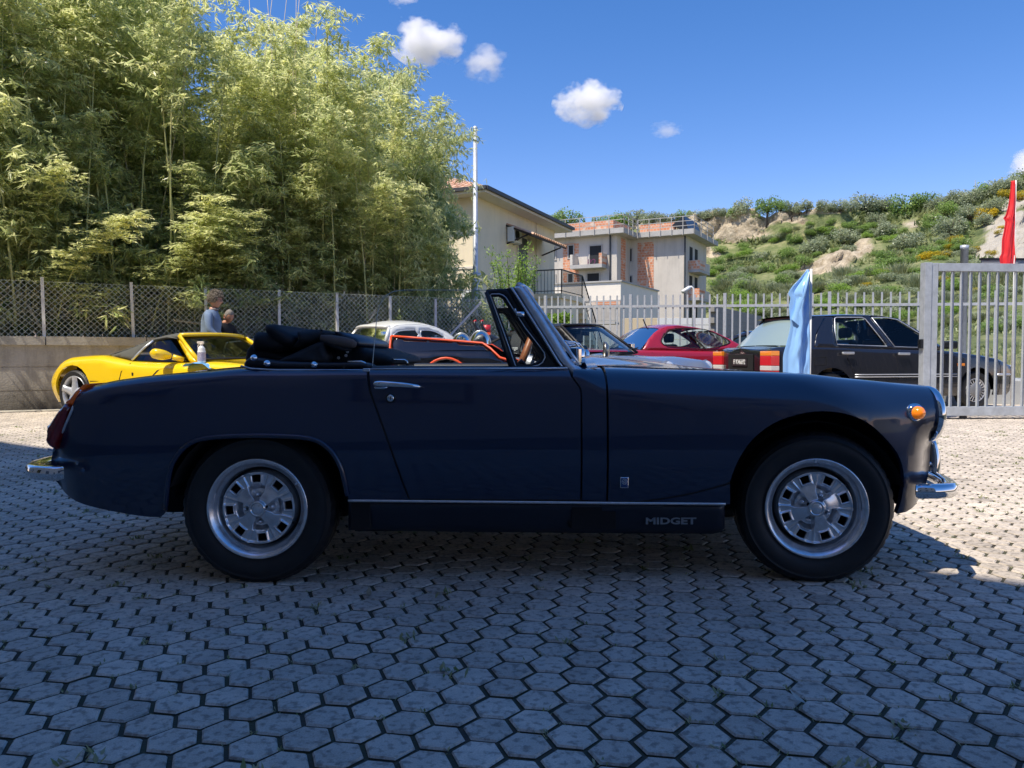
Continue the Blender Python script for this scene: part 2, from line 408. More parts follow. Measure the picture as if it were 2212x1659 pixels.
for p in cells[300:]:
    V, Fc = hexgeo(R2); dz = .0075+R2.uniform(-.0015, .0012); far = p.y > 7
    if far: V = V[:12]; Fc = Fc[:7]
    tn = R2.uniform(.84, 1.12)*(1 if R2.random() > .02 else .7)
    g.add([(v.x+p.x, v.y+p.y, v.z+dz) for v in V], Fc, tn); SIDEF += [1 if k_ > 6 else 0 for k_ in range(len(Fc))]
far_p = g.build("paver", M_PAVER, pavement, tone=True); far_p.data.materials.append(M_JOINT)
mi_ = np.array([1 if len(f) == 4 and zz > 0 else 0 for f, zz in zip(g.F, SIDEF)], dtype=np.int32); far_p.data.polygons.foreach_set("material_index", mi_); tag(far_p, kind='stuff')
# slight weeds in the joints
M_WEED = leaf_mat("joint_weeds", (.16, .21, .07), (.42, .40, .24), .35)
g = MB(); R3 = random.Random(11)
for p in cells:
    if p.y > 9 or p.y < 1.2 or abs(p.x) > .7*p.y+.6: continue
    n = noise.noise(Vector((p.x*1.4, p.y*1.4, 3)))
    for k in (0, 1):
        if R3.random() > .26+.5*max(0, n) + (.05 if p.x < -.3 else 0): continue
        th = LA+rad(30+60*k); c = Vector((p.x+math.cos(th)*.062, p.y+math.sin(th)*.062, -.004))
        big = R3.random() < .10; s = R3.uniform(.6, 1.3)*(1.9 if big else 1)
        for b in range(R3.randint(4, 8) if not big else 14):
            a = R3.uniform(0, 6.28); o = c+Vector((R3.gauss(0, .008*s), R3.gauss(0, .008*s), 0)); L = R3.uniform(.006, .017)*s
            d = Vector((math.cos(a)*.8, math.sin(a)*.8, R3.uniform(.3, 1.2))).normalized(); w = Vector((-math.sin(a), math.cos(a), 0))*R3.uniform(.0012, .0028)*s
            g.add([o-w*.4, o+d*L*.55-w, o+d*L, o+d*L*.55+w], [(0, 1, 2, 3)], R3.random())
weeds = g.build("weeds", M_WEED, tone=True); tag(weeds, "tiny green and straw coloured weeds growing in the joints of the paving", "weeds", kind='stuff')
# fallen leaves, each a thing
M_DLEAF = mat("dry_leaf", (.30, .24, .15), rough=.8, var=.3, vscale=60); M_YLEAF = mat("yellow_leaf", (.55, .34, .04), rough=.7); M_GLEAF = mat("pale_leaf", (.42, .42, .36), rough=.7)
def leaf(px, py, L, W, ang, m, label, curl=.3, up=.0):
    p = gnd(px, py); g = MB(); n = 7; rows = []
    for i in range(n):
        t = i/(n-1); w = W*math.sin(math.pi*min(.98, max(.04, t**.8)))*.5; x = (t-.5)*L; z = .004+curl*L*(t-.4)**2+up*t*L
        rows.append([Vector((x, -w, z+w*.35)), Vector((x, 0, z)), Vector((x, w, z+w*.35))])
    g.grid(rows); o = g.build("fallen_leaf", m, None, True); o.location = (p.x, p.y, 0); o.rotation_euler = (0, 0, rad(ang)); tag(o, label, "leaf")
leaf(797, 1288, .045, .018, 100, M_DLEAF, "curled brown leaf standing on the paving below the door's rear edge", .5, .35)
leaf(203, 1310, .11, .012, 6, M_DLEAF, "long thin tan bamboo leaf on the paving at lower left", .2)
leaf(150, 1299, .035, .014, -15, M_GLEAF, "small pale leaf just left of the long tan leaf")
leaf(112, 1209, .085, .010, 155, M_GLEAF, "thin pale leaf on the paving left of the rear wheel")
leaf(407, 1227, .025, .012, 20, M_YLEAF, "small yellow leaf beside the rear tyre")
leaf(1722, 1516, .05, .014, 115, M_GLEAF, "pale split leaf on the paving below the front wheel", .4, .2)
leaf(905, 1275, .045, .012, 165, M_DLEAF, "flat tan leaf lying behind the curled brown leaf")
leaf(1730, 1533, .035, .008, 60, M_DLEAF, "small tan leaf right of the pale split leaf", .1)
leaf(382, 1181, .03, .02, 30, M_GLEAF, "whitish leaf fragment close behind the rear bumper")
leaf(2010, 1216, .03, .014, 80, M_YLEAF, "small yellowish leaf on the sunlit paving in front of the car")
# ------------------------------------------------------------------ BUILDING BEHIND THE CAMERA (it throws the big shadow)
M_BST = mat("grey_stucco", (.42, .40, .37), rough=.9, var=.12, vscale=1.2, bump=.01, bscale=30)
A_ = Vector((-5.0, 7.45, 0)); B_ = Vector((1.80, 2.82, 0)); BH = 12.0
off = SUNH*BH/math.tan(rad(SUN_EL)); u_ = (B_-A_).normalized(); A2 = A_+off
bld = empty("building", (A2.x, A2.y, 0), math.atan2(u_.y, u_.x), "tall grey stuccoed building that shades the foreground, behind the viewer", "building")
g = MB(); g.box(-16, 24, -12, 0, 0, BH); g.build("wall", M_BST, bld)
M_WINDK = mat("window_glass_dark", (.02, .025, .03), rough=.08, spec=.8); M_FRM = mat("window_frame_brown", (.09, .05, .03), rough=.5)
for fl in range(3):
    for k in range(9):
        x = -13+k*4; z = 1.1+fl*3.7
        g = MB(); 
        for q in ((x-.75, x-.67, z, z+1.6), (x+.67, x+.75, z, z+1.6), (x-.67, x+.67, z, z+.08), (x-.67, x+.67, z+1.52, z+1.6), (x-.03, x+.03, z+.08, z+1.52)): g.box(q[0], q[1], .003, .06, q[2], q[3])
        f_ = g.build("window", M_FRM, bld); g = MB(); g.box(x-.67, x+.67, .002, .02, z+.08, z+1.52); g.build("pane", M_WINDK, f_)
g = MB(); g.box(-16.2, 24.2, -12.2, .0, BH+.003, BH+.02); g.build("roof", M_BST, bld)
# ------------------------------------------------------------------ RETAINING WALL, CHAIN LINK FENCE
M_CONC = mat("concrete_wall", (.36, .33, .27), rough=.92, vscale=1.6, col2=(.54, .50, .43), bump=.006, bscale=35)
def stain(m, z0=0.0, z1=.45, dark=(.10, .09, .075)):
    nt = m.node_tree; N = nt.nodes; L = nt.links; p = N["Principled BSDF"]; src = p.inputs["Base Color"].links[0].from_socket
    tc = N.new("ShaderNodeTexCoord"); sx = N.new("ShaderNodeSeparateXYZ"); L.new(tc.outputs["Object"], sx.inputs[0])
    n = N.new("ShaderNodeTexNoise"); n.inputs["Scale"].default_value = 3; n.inputs["Detail"].default_value = 8; n.inputs["Roughness"].default_value = .75; L.new(tc.outputs["Object"], n.inputs["Vector"])
    a = N.new("ShaderNodeMath"); a.operation = 'MULTIPLY_ADD'; a.inputs[1].default_value = .9; L.new(n.outputs["Fac"], a.inputs[0]); ng = N.new("ShaderNodeMath"); ng.operation = 'MULTIPLY'; ng.inputs[1].default_value = -1; L.new(sx.outputs["Z"], ng.inputs[0]); L.new(ng.outputs[0], a.inputs[2])
    r = N.new("ShaderNodeMapRange"); r.inputs[1].default_value = .45-z1; r.inputs[2].default_value = .45-z0+.02; r.inputs[3].default_value = 0; r.inputs[4].default_value = .92; L.new(a.outputs[0], r.inputs[0])
    mx = N.new("ShaderNodeMix"); mx.data_type = 'RGBA'; mx.inputs[7].default_value = (*dark, 1); L.new(r.outputs[0], mx.inputs[0]); L.new(src, mx.inputs[6]); L.new(mx.outputs[2], p.inputs["Base Color"])
stain(M_CONC, 0, .50, (.09, .08, .065)); streaks(M_CONC, (5, 5, .8), .35)
WL = Vector((-7.66, 11.5, 0)); WD = Vector((.866, .5, 0)); WN = Vector((-.5, .866, 0)); WANG = math.atan2(.5, .866)
WT = 1.13
wall = empty("retaining_wall", WL, WANG, "long stained concrete retaining wall carrying the chain link fence", "wall")
g = MB(); z_ = 0
for k, (za, zb) in enumerate(((-.03, .30), (.312, .66), (.672, 1.0))):
    for q in range(7): g.box(-5+q*2.2, -5+q*2.2+2.192, -.0+.004*R.random(), .35, za, zb)
g.box(-5, 10.4, .012, .33, -.03, 1.0); wl_ = g.build("wall_face", M_CONC, wall)
M_COPE = mat("coping_concrete", (.30, .28, .235), rough=.95, vscale=2.5, col2=(.50, .465, .39), bump=.005, bscale=40)
for q in range(11):
    g = MB(); g.box(-5+q*1.4, -5+q*1.4+1.388, -.045+.01*R.random(), .37, 1.0, WT+.005*R.random()); g.build("coping_stone", M_COPE, wall)
g = MB(); g.box(-5.0, 10.4, -.35, -.003, -.03, .015); o = g.build("kerb_strip", M_COPE); o.location = WL; o.rotation_euler.z = WANG; tag(o, kind='structure')
g = MB(); 
rows = []
for i in range(15):
    rows.append([Vector((-9+i*1.45, s, WT-.05+(.0 if s < 1 else .25*noise.noise(Vector((i*.6, s, 0)))))) for s in (.33, 1.2, 2.4, 4, 7, 14)])
g.grid(rows); rg = g.build("raised_ground", mat("leaf_litter", (.10, .075, .04), rough=.95, vscale=6, col2=(.13, .10, .055), bump=.05, bscale=12), None, True); rg.location = WL; rg.rotation_euler.z = WANG; tag(rg, kind='structure')
M_GALV = mat("galvanised_steel", (.55, .58, .62), rough=.45, metal=.4, var=.14, vscale=14)
M_WIRE = mat("fence_wire", (.55, .57, .50), rough=.5, metal=.2)
M_POSTC = mat("white_fence_post", (.72, .70, .66), rough=.7, var=.15, vscale=12)
FH = .86
fence = empty("chain_link_fence", WL+WN*.15+Vector((0, 0, WT)), WANG, "diamond wire mesh fence on pale posts along the retaining wall", "fence")
g = MB(); c_ = .088; x0, x1 = -3.2, 8.7; W_ = FH
def wire(g, a, b, r=.0034):
    d = (b-a).normalized(); n = Vector((0, 1, 0)); s = d.cross(n)
    V = [];
    for p in (a, b): V += [p+n*r, p-n*r*.5+s*r*.87, p-n*r*.5-s*r*.87]
    g.add(V, [(0, 1, 4, 3), (1, 2, 5, 4), (2, 0, 3, 5)])
k = x0-W_
while k < x1:
    for sg in (1, -1):
        xa, za, xb, zb = (k, 0, k+W_, W_) if sg > 0 else (k, W_, k+W_, 0)
        if xa < x0: t = (x0-xa)/W_; za = za+(zb-za)*t; xa = x0
        if xb > x1: t = (x1-xa)/(xb-xa); zb = za+(zb-za)*t; xb = x1
        if xb-xa > .01:
            # slight sag/bulge of the mesh
            n = 5; P_ = [Vector((xa+(xb-xa)*i/n, .012*noise.noise(Vector(((xa+(xb-xa)*i/n)*1.3, za+(zb-za)*i/n, sg))), (za+(zb-za)*i/n)*(FH/W_)+.01*noise.noise(Vector(((xa+(xb-xa)*i/n)*.9, 4, 0))))) for i in range(n+1)]
            for i in range(n): wire(g, P_[i], P_[i+1])
    k += c_
tag(g.build("wire_mesh", M_WIRE, fence), kind='stuff')
for z in (.005, FH-.005):
    g = MB(); g.tube([(x0+(x1-x0)*i/20, -.003, z-.008*abs(math.sin(i*1.1))) for i in range(21)], .0022, 4); g.build("tension_wire", M_WIRE, fence)
posts = [(93, 602), (286, 613), (445, 622), (602, 629), (728, 635), (842, 643), (940, 648)]
for i, (px, py) in enumerate(posts):
    t, z = onplane(px, py, WL+WN*.12, WD); w = .045
    g = MB(); g.box(-w/2, w/2, -w/2, w/2, -.1, z-WT+.01); g.box(-w/2-.003, w/2+.003, -w/2-.003, w/2+.003, z-WT+.012, z-WT+.022)
    o = g.build("post", M_POSTC, fence); o.location = (t, -.04, 0); o.rotation_euler = (rad(R.uniform(-1, 1)), rad(R.uniform(-1.6, .2)), 0)
g = MB(); g.bar((7.4, 0, .02), (8.2, 0, .8), .04); g.build("brace", M_POSTC, fence)
# ------------------------------------------------------------------ STEEL PICKET FENCE
f0 = Vector((-1.60, 18.6, 0)); f1 = Vector((7.70, 14.3, 0)); fd = (f1-f0).normalized(); FA = math.atan2(fd.y, fd.x); FLn = (f1-f0).length
pf = empty("picket_fence", f0, FA, "grey galvanised steel picket fence behind the parked cars", "fence")
pm = MB(); pm.box(-.017, .017, -.006, .006, .18, 2.04)
po = MB(); po.box(-.03, .03, -.03, .03, 0, 2.06)
pme = pom = None; n_ = int((FLn+4.2)/.153)
HF = lambda s: 2.24-.022*s*.93
for k in range(n_):
    s = k*.153; big = (k % 13) == 4
    if FLn+.05 < s < FLn+1.0: continue
    if big:
        if pom is None: o = po.build("post", M_GALV, pf); pom = o.data
        else: o = bpy.data.objects.new("post", pom); COL.objects.link(o); o.parent = pf
    else:
        if pme is None: o = pm.build("picket", M_GALV, pf); pme = o.data
        else: o = bpy.data.objects.new("picket", pme); COL.objects.link(o); o.parent = pf
    o.location = (s, 0, HF(s)-2.04)
L2 = FLn+4.2
for z0 in (1.80, .45):
    g = MB(); 
    n = 8
    for i in range(n):
        a = L2*i/n; b = L2*(i+1)/n; g.bar((a, -.014, z0+HF(a)-2.04), (b, -.014, z0+HF(b)-2.04), .012, .052)
    g.build("rail", M_GALV, pf)
g = MB(); g.box(-.3, L2, -.1, .1, -.03, .2); g.build("kerb", M_CONC, pf)
# ------------------------------------------------------------------ SLIDING GATE
GY = 10.1; ga = at(1991, 700, GY); gz = lambda py: at(1991, py, GY).z
gate = empty("sliding_gate", (ga.x, GY, 0), rad(3.5), "tall grey sliding gate of upright slanted steel slats in a box frame", "gate")
GT = gz(568.5); GB = .045
M_GATE = mat("galvanised_gate_steel", (.44, .47, .50), rough=.5, metal=.25, var=.16, vscale=9, bump=.001, bscale=60)
g = MB(); g.box(.10, .19, -.04, .04, GB, GT); bevel(g.build("frame_stile", M_GATE, gate), .004)
g = MB(); g.box(0, .095, -.055, .055, 0.01, GT+.005); bevel(g.build("end_post", M_GATE, gate), .004)
g = MB(); g.box(.193, 4.5, -.04, .04, GT-.105, GT-.002); bevel(g.build("top_rail", M_GATE, gate), .004)
g = MB(); g.box(.193, 4.5, -.04, .04, GB, GB+.12); bevel(g.build("bottom_rail", M_GATE, gate), .004)
g = MB(); g.box(.0, 4.5, -.03, .03, -.01, .012); g.build("ground_track", M_BLACKM, gate)
sm = MB(); Ms = Matrix.Rotation(rad(32), 4, 'Z'); sm.box(-.040, .040, -.004, .004, GB+.122, GT-.107, Ms); 
sm.box(.034, .042, -.004, .018, GB+.122, GT-.107, Ms); sm.box(-.042, -.034, -.018, .004, GB+.122, GT-.107, Ms)
x = .285; first = None
while x < 4.4:
    if first is None: first = sm.build("slat", M_GATE, gate); first.location = (x, 0, 0)
    else:
        o = bpy.data.objects.new("slat", first.data); COL.objects.link(o); o.parent = gate; o.location = (x, 0, 0)
    x += .1235
g = MB(); g.lathe([(.045, 0), (.045, .03)], 14, (.6, 0, .02), cap0=True, cap1=True); g.build("roller", M_BLACKM, gate)
g = MB(); g.box(-.03, .0, -.05, .03, .93, 1.05); g.box(-.05, -.03, -.02, .0, .95, .97); g.box(-.05, -.03, -.02, 0, 1.01, 1.03); g.build("latch_catch", M_BLACKM, gate)
# lower grey concrete ramp block and kerb beyond the gate
p = at(2190, 860, 13.2)
g = MB(); g.box(-.9, 3, -.2, 1.5, -.02, .42); o = bevel(g.build("concrete_block", mat("pale_concrete", (.36, .37, .37), rough=.9, var=.1, vscale=2)), .02); o.location = (p.x, 13.4, 0); o.rotation_euler.z = rad(-20)
tag(o, "low pale concrete block seen through the right end of the gate", "block")
# camera pole, gate-post behind, dark sign edge, mast
p = at(2083, 560, 14.8); g = MB(); g.lathe([(.07, 0), (.07, at(2083, 540, 14.8).z), (.075, at(2083, 540, 14.8).z), (.075, at(2083, 530, 14.8).z)], 14, (0, 0, 0), 'z', True, True)
o = g.build("post", M_GALV, None, True); o.location = (p.x, 14.8, 0); tag(o, "round grey steel post rising just behind the gate top", "post")
# ------------------------------------------------------------------ BAMBOO THICKET
M_CULM = mat("bamboo_culm_green", (.30, .36, .14), rough=.45, vscale=3, col2=(.62, .55, .22)); M_DEADC = mat("bamboo_culm_dead", (.58, .48, .33), rough=.7, var=.2, vscale=5)
M_BLEAF = leaf_mat("bamboo_leaves", (.26, .33, .13), (.88, .85, .48), .48, .28)
M_DRYL = leaf_mat("dry_litter_leaves", (.20, .22, .10), (.90, .80, .60), .3, .5)
def culm_pts(H, lean, rr, n=14):
    a = rr.uniform(0, 6.28); P_ = []
    for i in range(n+1):
        t = i/n; P_.append(Vector((math.cos(a)*lean*t**2.2, math.sin(a)*lean*t**2.2, H*(t-.10*lean/2*t**4)))+Vector((.03*math.sin(t*9+a), .03*math.cos(t*7), 0)))
    return P_
def leaf_quad(g, o, d, L, w, rr, t):
    d = d.normalized(); s = d.cross(Vector((rr.gauss(0, .5), rr.gauss(0, .5), 1)))
    if s.length < .01: s = Vector((1, 0, 0))
    s = s.normalized()*w*.5
    g.add([o, o+d*L*.4+s, o+d*L, o+d*L*.4-s], [(0, 1, 2), (0, 2, 3)], t)
def make_bamboo(i, H, lean, start, nb, dens):
    rr = random.Random(100+i); P_ = culm_pts(H, lean, rr); e = empty("bamboo", (0, 0, 0))
    g = MB(); n = len(P_); rs = [.023*(1-.85*k/(n-1)) for k in range(n)]; g.tube(P_, rs, 7)
    for k in range(2, n-1):
        for q in (0, .5):
            p = P_[k]*(1-q)+P_[min(k+1, n-1)]*q; g.lathe([(rs[k]*1.02, -.01), (rs[k]*1.22, 0), (rs[k]*1.02, .01)], 7, p, 'z')
    g.build("culm", M_CULM, e, True)
    gl = MB(); gb = MB()
    for b in range(nb):
        t = start+(1-start)*(b/nb)**.85; f = t*(n-1); k = min(int(f), n-2); p = P_[k].lerp(P_[k+1], f-k)
        a = rr.uniform(0, 6.28); Lb = rr.uniform(.45, 1.25)*(1.25-t*.75); d = Vector((math.cos(a), math.sin(a), rr.uniform(.35, 1.0))).normalized(); pts = [p]; q = p.copy()
        for j in range(5):
            q = q+d*Lb/5; d = (d+Vector((0, 0, -.20-.05*j))).normalized(); pts.append(q.copy())
        gb.tube(pts, [.006, .005, .004, .003, .002, .0015], 3, cap=False)
        for j in range(1, 6):
            for m_ in range(dens):
                o = pts[j]+Vector((rr.gauss(0, .07), rr.gauss(0, .07), rr.gauss(0, .06))); 
                aa = rr.uniform(0, 6.28); dd = Vector((math.cos(aa), math.sin(aa), rr.uniform(-1.3, .15))); 
                for z in range(rr.randint(2, 4)):
                    dz = dd+Vector((rr.gauss(0, .4), rr.gauss(0, .4), rr.gauss(0, .25))); leaf_quad(gl, o, dz, rr.uniform(.12, .22), rr.uniform(.022, .036), rr, min(1, max(0, rr.betavariate(1.6, 2.6)+.25*(t-.5))))
    gb.build("branches", M_DEADC if i % 3 == 0 else M_CULM, e); gl.build("foliage", M_BLEAF, e, tone=True)
    return e
protoB = [make_bamboo(0, 8.6, 1.3, .20, 66, 5), make_bamboo(1, 8.2, 1.9, .26, 58, 5), make_bamboo(2, 8.4, .8, .16, 70, 5), make_bamboo(3, 8.0, 1.5, .34, 54, 6), make_bamboo(4, 8.5, 1.1, .22, 62, 5), make_bamboo(5, 8.1, 2.3, .28, 60, 5)]
topf = pchip([(-600, -380), (300, -200), (420, -60), (480, 20), (560, 35), (650, 90), (730, 50), (790, 65), (830, 150), (880, 130), (930, 190), (985, 250), (1010, 330), (1022, 420), (1100, 600)])
rb = random.Random(21); cnt = 0; t = -4.2; used = [False]*6
spots = []
for row, s in enumerate((.7, 1.15, 1.7, 2.3, 3.0, 3.8, 4.8, 6.0, 7.4)):
    t = -4.4+rb.uniform(0, .4)
    while t < 11.5:
        spots.append((t+rb.uniform(-.2, .2), s+rb.uniform(-.2, .2))); t += (.50 if row < 4 else .62)
for (t, s) in spots:
    b = WL+WD*t+WN*s; px = CX+F*b.x/b.y
    if px > 893 or px < -260: continue
    yt = topf(px+rb.uniform(-15, 25)); Ht = (770-yt)/F*b.y+HC-WT
    Ht *= rb.uniform(.80, 1.0) if rb.random() < .7 else rb.uniform(.6, .8)
    if s < .95:
        if rb.random() < .4: continue
        Ht *= rb.uniform(.35, .65)
    elif s < 1.45: Ht *= rb.uniform(.55, .82)
    elif s < 2.0: Ht *= rb.uniform(.75, .95)
    k = rb.randrange(6); sc = max(.25, Ht/8.1)
    lab = "leafy green bamboo cane growing in the thicket behind the mesh fence"
    if not used[k]: o = protoB[k]; used[k] = True; o["label"] = lab
    else: o = dup(protoB[k])
    o["category"] = "bamboo"; o["group"] = "bamboo canes in the thicket behind the fence"; o["label"] = lab
    o.location = (b.x, b.y, WT-.1); hs = min(1.05, .62+.38*sc) * (1 if px < 880 else .8); ang = rb.uniform(0, 6.28)
    o.rotation_euler = (0, 0, ang); o.scale = (hs, hs, sc); cnt += 1
# low young bamboo filling the foot of the thicket
pl = [make_bamboo(7, 3.4, .9, .03, 60, 9), make_bamboo(8, 2.8, 1.1, .03, 52, 9)]; ul = [False, False]
for s_, st, t0 in ((1.2, 1.5, -4.4), (2.9, .7, -4.1), (4.2, .7, -4.4), (5.6, .8, -4.2), (7.2, .9, -4.6)):
    t = t0
    while t < 11.2:
        b = WL+WD*(t+rb.uniform(-.2, .2))+WN*(s_+rb.uniform(-.25, .25)); px = CX+F*b.x/b.y; t += st
        if px > 950 or px < -260: continue
        k = rb.randrange(2); lab = "short dense young bamboo filling the foot of the thicket"
        if not ul[k]: o = pl[k]; ul[k] = True
        else: o = dup(pl[k])
        tag(o, lab, "bamboo", "short young bamboos at the foot of the thicket"); o.location = (b.x, b.y, WT-.1); sc = rb.uniform(.8, 1.35)*(1.3 if s_ > 3 else 1); o.scale = (1.1, 1.1, sc); o.rotation_euler = (0, 0, rb.uniform(0, 6.28))
pg = [make_bamboo(11, 8.4, .7, .60, 26, 4), make_bamboo(12, 8.2, 1.2, .66, 22, 4)]; ug = [False, False]
for i in range(46):
    t = -4.3+i*.30+rb.uniform(-.12, .12); b = WL+WD*t+WN*rb.uniform(.5, 1.3); px = CX+F*b.x/b.y
    if px > 880 or px < -200: continue
    Ht = ((770-topf(px))/F*b.y+HC-WT)*rb.uniform(.8, 1.02); k = rb.randrange(2)
    if not ug[k]: o = pg[k]; ug[k] = True
    else: o = dup(pg[k])
    tag(o, "tall bamboo cane, bare below and leafy only at its top, at the thicket's front", "bamboo", "tall bare stemmed bamboo canes along the thicket's front"); o.location = (b.x, b.y, WT-.1); o.scale = (.95, .95, max(.3, Ht/8.1)); o.rotation_euler = (0, 0, rb.uniform(0, 6.28))
for k in (0, 1):
    if not ug[k]: bpy.data.objects.remove(pg[k])
# slender bare dead canes
gd = "bare dead bamboo canes standing out of the thicket"
for i, (xa, ya, xb, yb, Y) in enumerate([(612, 610, 575, -30, 13.6), (655, 560, 640, -30, 13.9), (520, 600, 590, -20, 14), (560, 560, 622, -30, 14.4), (585, 600, 648, -20, 13.8), (545, 640, 538, -10, 14.5), (300, 640, 430, -20, 13), (850, 640, 838, 130, 14.6), (690, 640, 735, 90, 14.2), (470, 620, 560, 180, 13.1), (360, 600, 250, 220, 12.6), (790, 620, 760, 200, 14.0), (100, 640, 60, 0, 12.4), (400, 640, 396, 10, 13.2), (630, 620, 690, 10, 14.2)]):
    a = at(xa, ya, Y+.9); a.z = WT-.05; b = at(xb, yb, Y+1.3); g = MB(); m = a.lerp(b, .5)+Vector((R.uniform(-.12, .12), 0, 0))
    P_ = [a.lerp(m, q/4) for q in range(4)]+[m.lerp(b, q/4) for q in range(5)]; P_ = [p-a for p in P_]
    g.tube(P_, [.013*(1-.08*q) for q in range(9)], 6)
    for q in range(2, 9):
        if R.random() < .6:
            for z in range(2):
                d = Vector((R.uniform(-1, 1), R.uniform(-.5, .5), R.uniform(.2, .9))).normalized()*R.uniform(.2, .7); g.tube([P_[q], P_[q]+d*.6, P_[q]+d+Vector((0, 0, -.06))], [.005, .003, .001], 3)
    o = g.build("dead_bamboo", M_DEADC, None, True); o.location = a; tag(o, "slender straw coloured leafless bamboo cane rising from the green thicket", "bamboo", gd)
# hanging sprays at the right edge of the thicket
ru = random.Random(4)
for i, (x0_, y0_, x1_, y1_, Y) in enumerate([(930, 330, 1015, 280, 15.2), (900, 260, 1025, 400, 15.2), (900, 420, 975, 540, 15.3), (900, 500, 960, 630, 15.5), (880, 380, 960, 520, 15), (850, 180, 912, 150, 14.8), (880, 250, 968, 300, 15), (860, 480, 930, 620, 15), (870, 570, 930, 690, 15.6)]):
    a = at(x0_, y0_, Y); b = at(x1_, y1_, Y); m = a.lerp(b, .5)+Vector((0, 0, .35)); gl = MB(); gb = MB(); P_ = []
    for q in range(13):
        t = q/12; P_.append((a*(1-t)**2+m*2*t*(1-t)+b*t*t)-a)
    gb.tube(P_, [.012*(1-.85*q/12) for q in range(13)], 4)
    for q in range(1, 13):
        for z in range(10):
            o = P_[q]+Vector((ru.gauss(0, .10), ru.gauss(0, .12), ru.gauss(-.06, .11))); dd = Vector((ru.gauss(.15, .5), ru.gauss(0, .5), ru.uniform(-1.4, -.1)))
            for k in range(3): leaf_quad(gl, o, dd+Vector((ru.gauss(0, .35), ru.gauss(0, .35), ru.gauss(0, .2))), ru.uniform(.09, .16), ru.uniform(.013, .022), ru, ru.betavariate(1.6, 2.6))
    e = empty("bamboo_spray", a, 0, "drooping leafy bamboo tip hanging out at the right edge of the thicket", "bamboo", "drooping bamboo tips beside the cream house")
    gb.build("stem", M_CULM, e, True); gl.build("foliage", M_BLEAF, e, tone=True)
# undergrowth and litter right behind the mesh
gl = MB(); ru = random.Random(9)
for k in range(17000):
    t = ru.uniform(-4.4, 9.2); s = .45+abs(ru.gauss(0, .7)); z = ru.betavariate(1.3, 2.0)*1.35
    hmax = .75+.5*noise.noise(Vector((t*.9, 0, 2)))
    if z > hmax+.25: continue
    p = WL+WD*t+WN*s; pz = Vector((p.x, p.y, WT-.05+z)); d = Vector((ru.gauss(0, 1), ru.gauss(0, 1), ru.gauss(-.5, .6)))
    cl = noise.noise(Vector((t*2.0, z*2, s))); leaf_quad(gl, pz, d, ru.uniform(.08, .19), ru.uniform(.015, .034), ru, min(1, max(0, .45+.55*cl+ru.gauss(0, .25))))
tag(gl.build("undergrowth", M_DRYL, tone=True), "dry tan and dull green leaf litter and undergrowth behind the mesh fence", "undergrowth", kind='stuff')
gl = MB()
for k in range(260):
    t = ru.uniform(-4.4, 9.2); s = .4+ru.random()*.8; c = WL+WD*t+WN*s+Vector((0, 0, WT+ru.random()*.7))
    for q in range(14): leaf_quad(gl, c+Vector((ru.gauss(0, .06), ru.gauss(0, .06), ru.gauss(0, .06))), Vector((ru.gauss(0, 1), ru.gauss(0, 1), ru.gauss(.3, .6))), ru.uniform(.05, .12), ru.uniform(.03, .05), ru, ru.uniform(.1, .7))
tag(gl.build("low_shrubs", leaf_mat("shrub_leaves", (.03, .075, .015), (.13, .24, .03), .35), tone=True), "bright green young shoots among the litter behind the mesh fence", "shrub", kind='stuff')
M_BROKEN = M_DEADC
for i, (xa, ya, xb, yb) in enumerate([(60, 660, 95, 720), (250, 655, 290, 712), (380, 690, 460, 697), (870, 700, 905, 655), (15, 640, 60, 655)]):
    a = at(xa, ya, 12.2+i*.3); b = at(xb, yb, 12.2+i*.3); a.z = max(a.z, WT); 
    q = 0
    for p in (a, b):
        d = (Vector((p.x, p.y, 0))-WL).dot(WN)
        if d < .45: p += WN*(.45-d)
    g = MB(); g.tube([(0, 0, 0), (b-a)*.5, b-a], .022, 6); o = g.build("broken_cane", M_DEADC, None, True); o.location = a
    tag(o, ["broken cane leaning against the mesh behind the leftmost post", "broken cane leaning behind the second fence post", "broken cane lying nearly level between second and third posts", "thin cane slanting behind the mesh near the fence's far end", "orange tinted cane crossing the mesh at the far left"][i], "cane")
# ------------------------------------------------------------------ CREAM HOUSE
M_CREAM = mat("cream_plaster", (.86, .74, .52), rough=.9, var=.07, vscale=.8, bump=.006, bscale=18); M_CREAM2 = mat("pale_cream_plaster", (.72, .66, .53), rough=.9, var=.06, vscale=.8, bump=.006, bscale=18)
streaks(M_CREAM, (2.2, 2.2, .25), .16, .5)
M_SOFF = mat("eave_soffit", (.78, .71, .60), rough=.85, var=.05, vscale=2); M_TILE = mat("terracotta_tile", (.46, .20, .10), rough=.85, vscale=5, col2=(.60, .36, .22)); M_GUT = mat("dark_gutter", (.05, .05, .055), rough=.5)
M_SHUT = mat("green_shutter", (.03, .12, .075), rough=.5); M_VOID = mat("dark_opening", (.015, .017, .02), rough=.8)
hc = at(1030, 600, 26.7); HO = Vector((hc.x, hc.y, 0)); hr = Vector((.39, .92, 0)).normalized(); hl = Vector((-.92, .39, 0)).normalized()
house = empty("house", HO, math.atan2(hr.y, hr.x), "two storey cream plastered house with tiled hip roof and outside stair", "house")
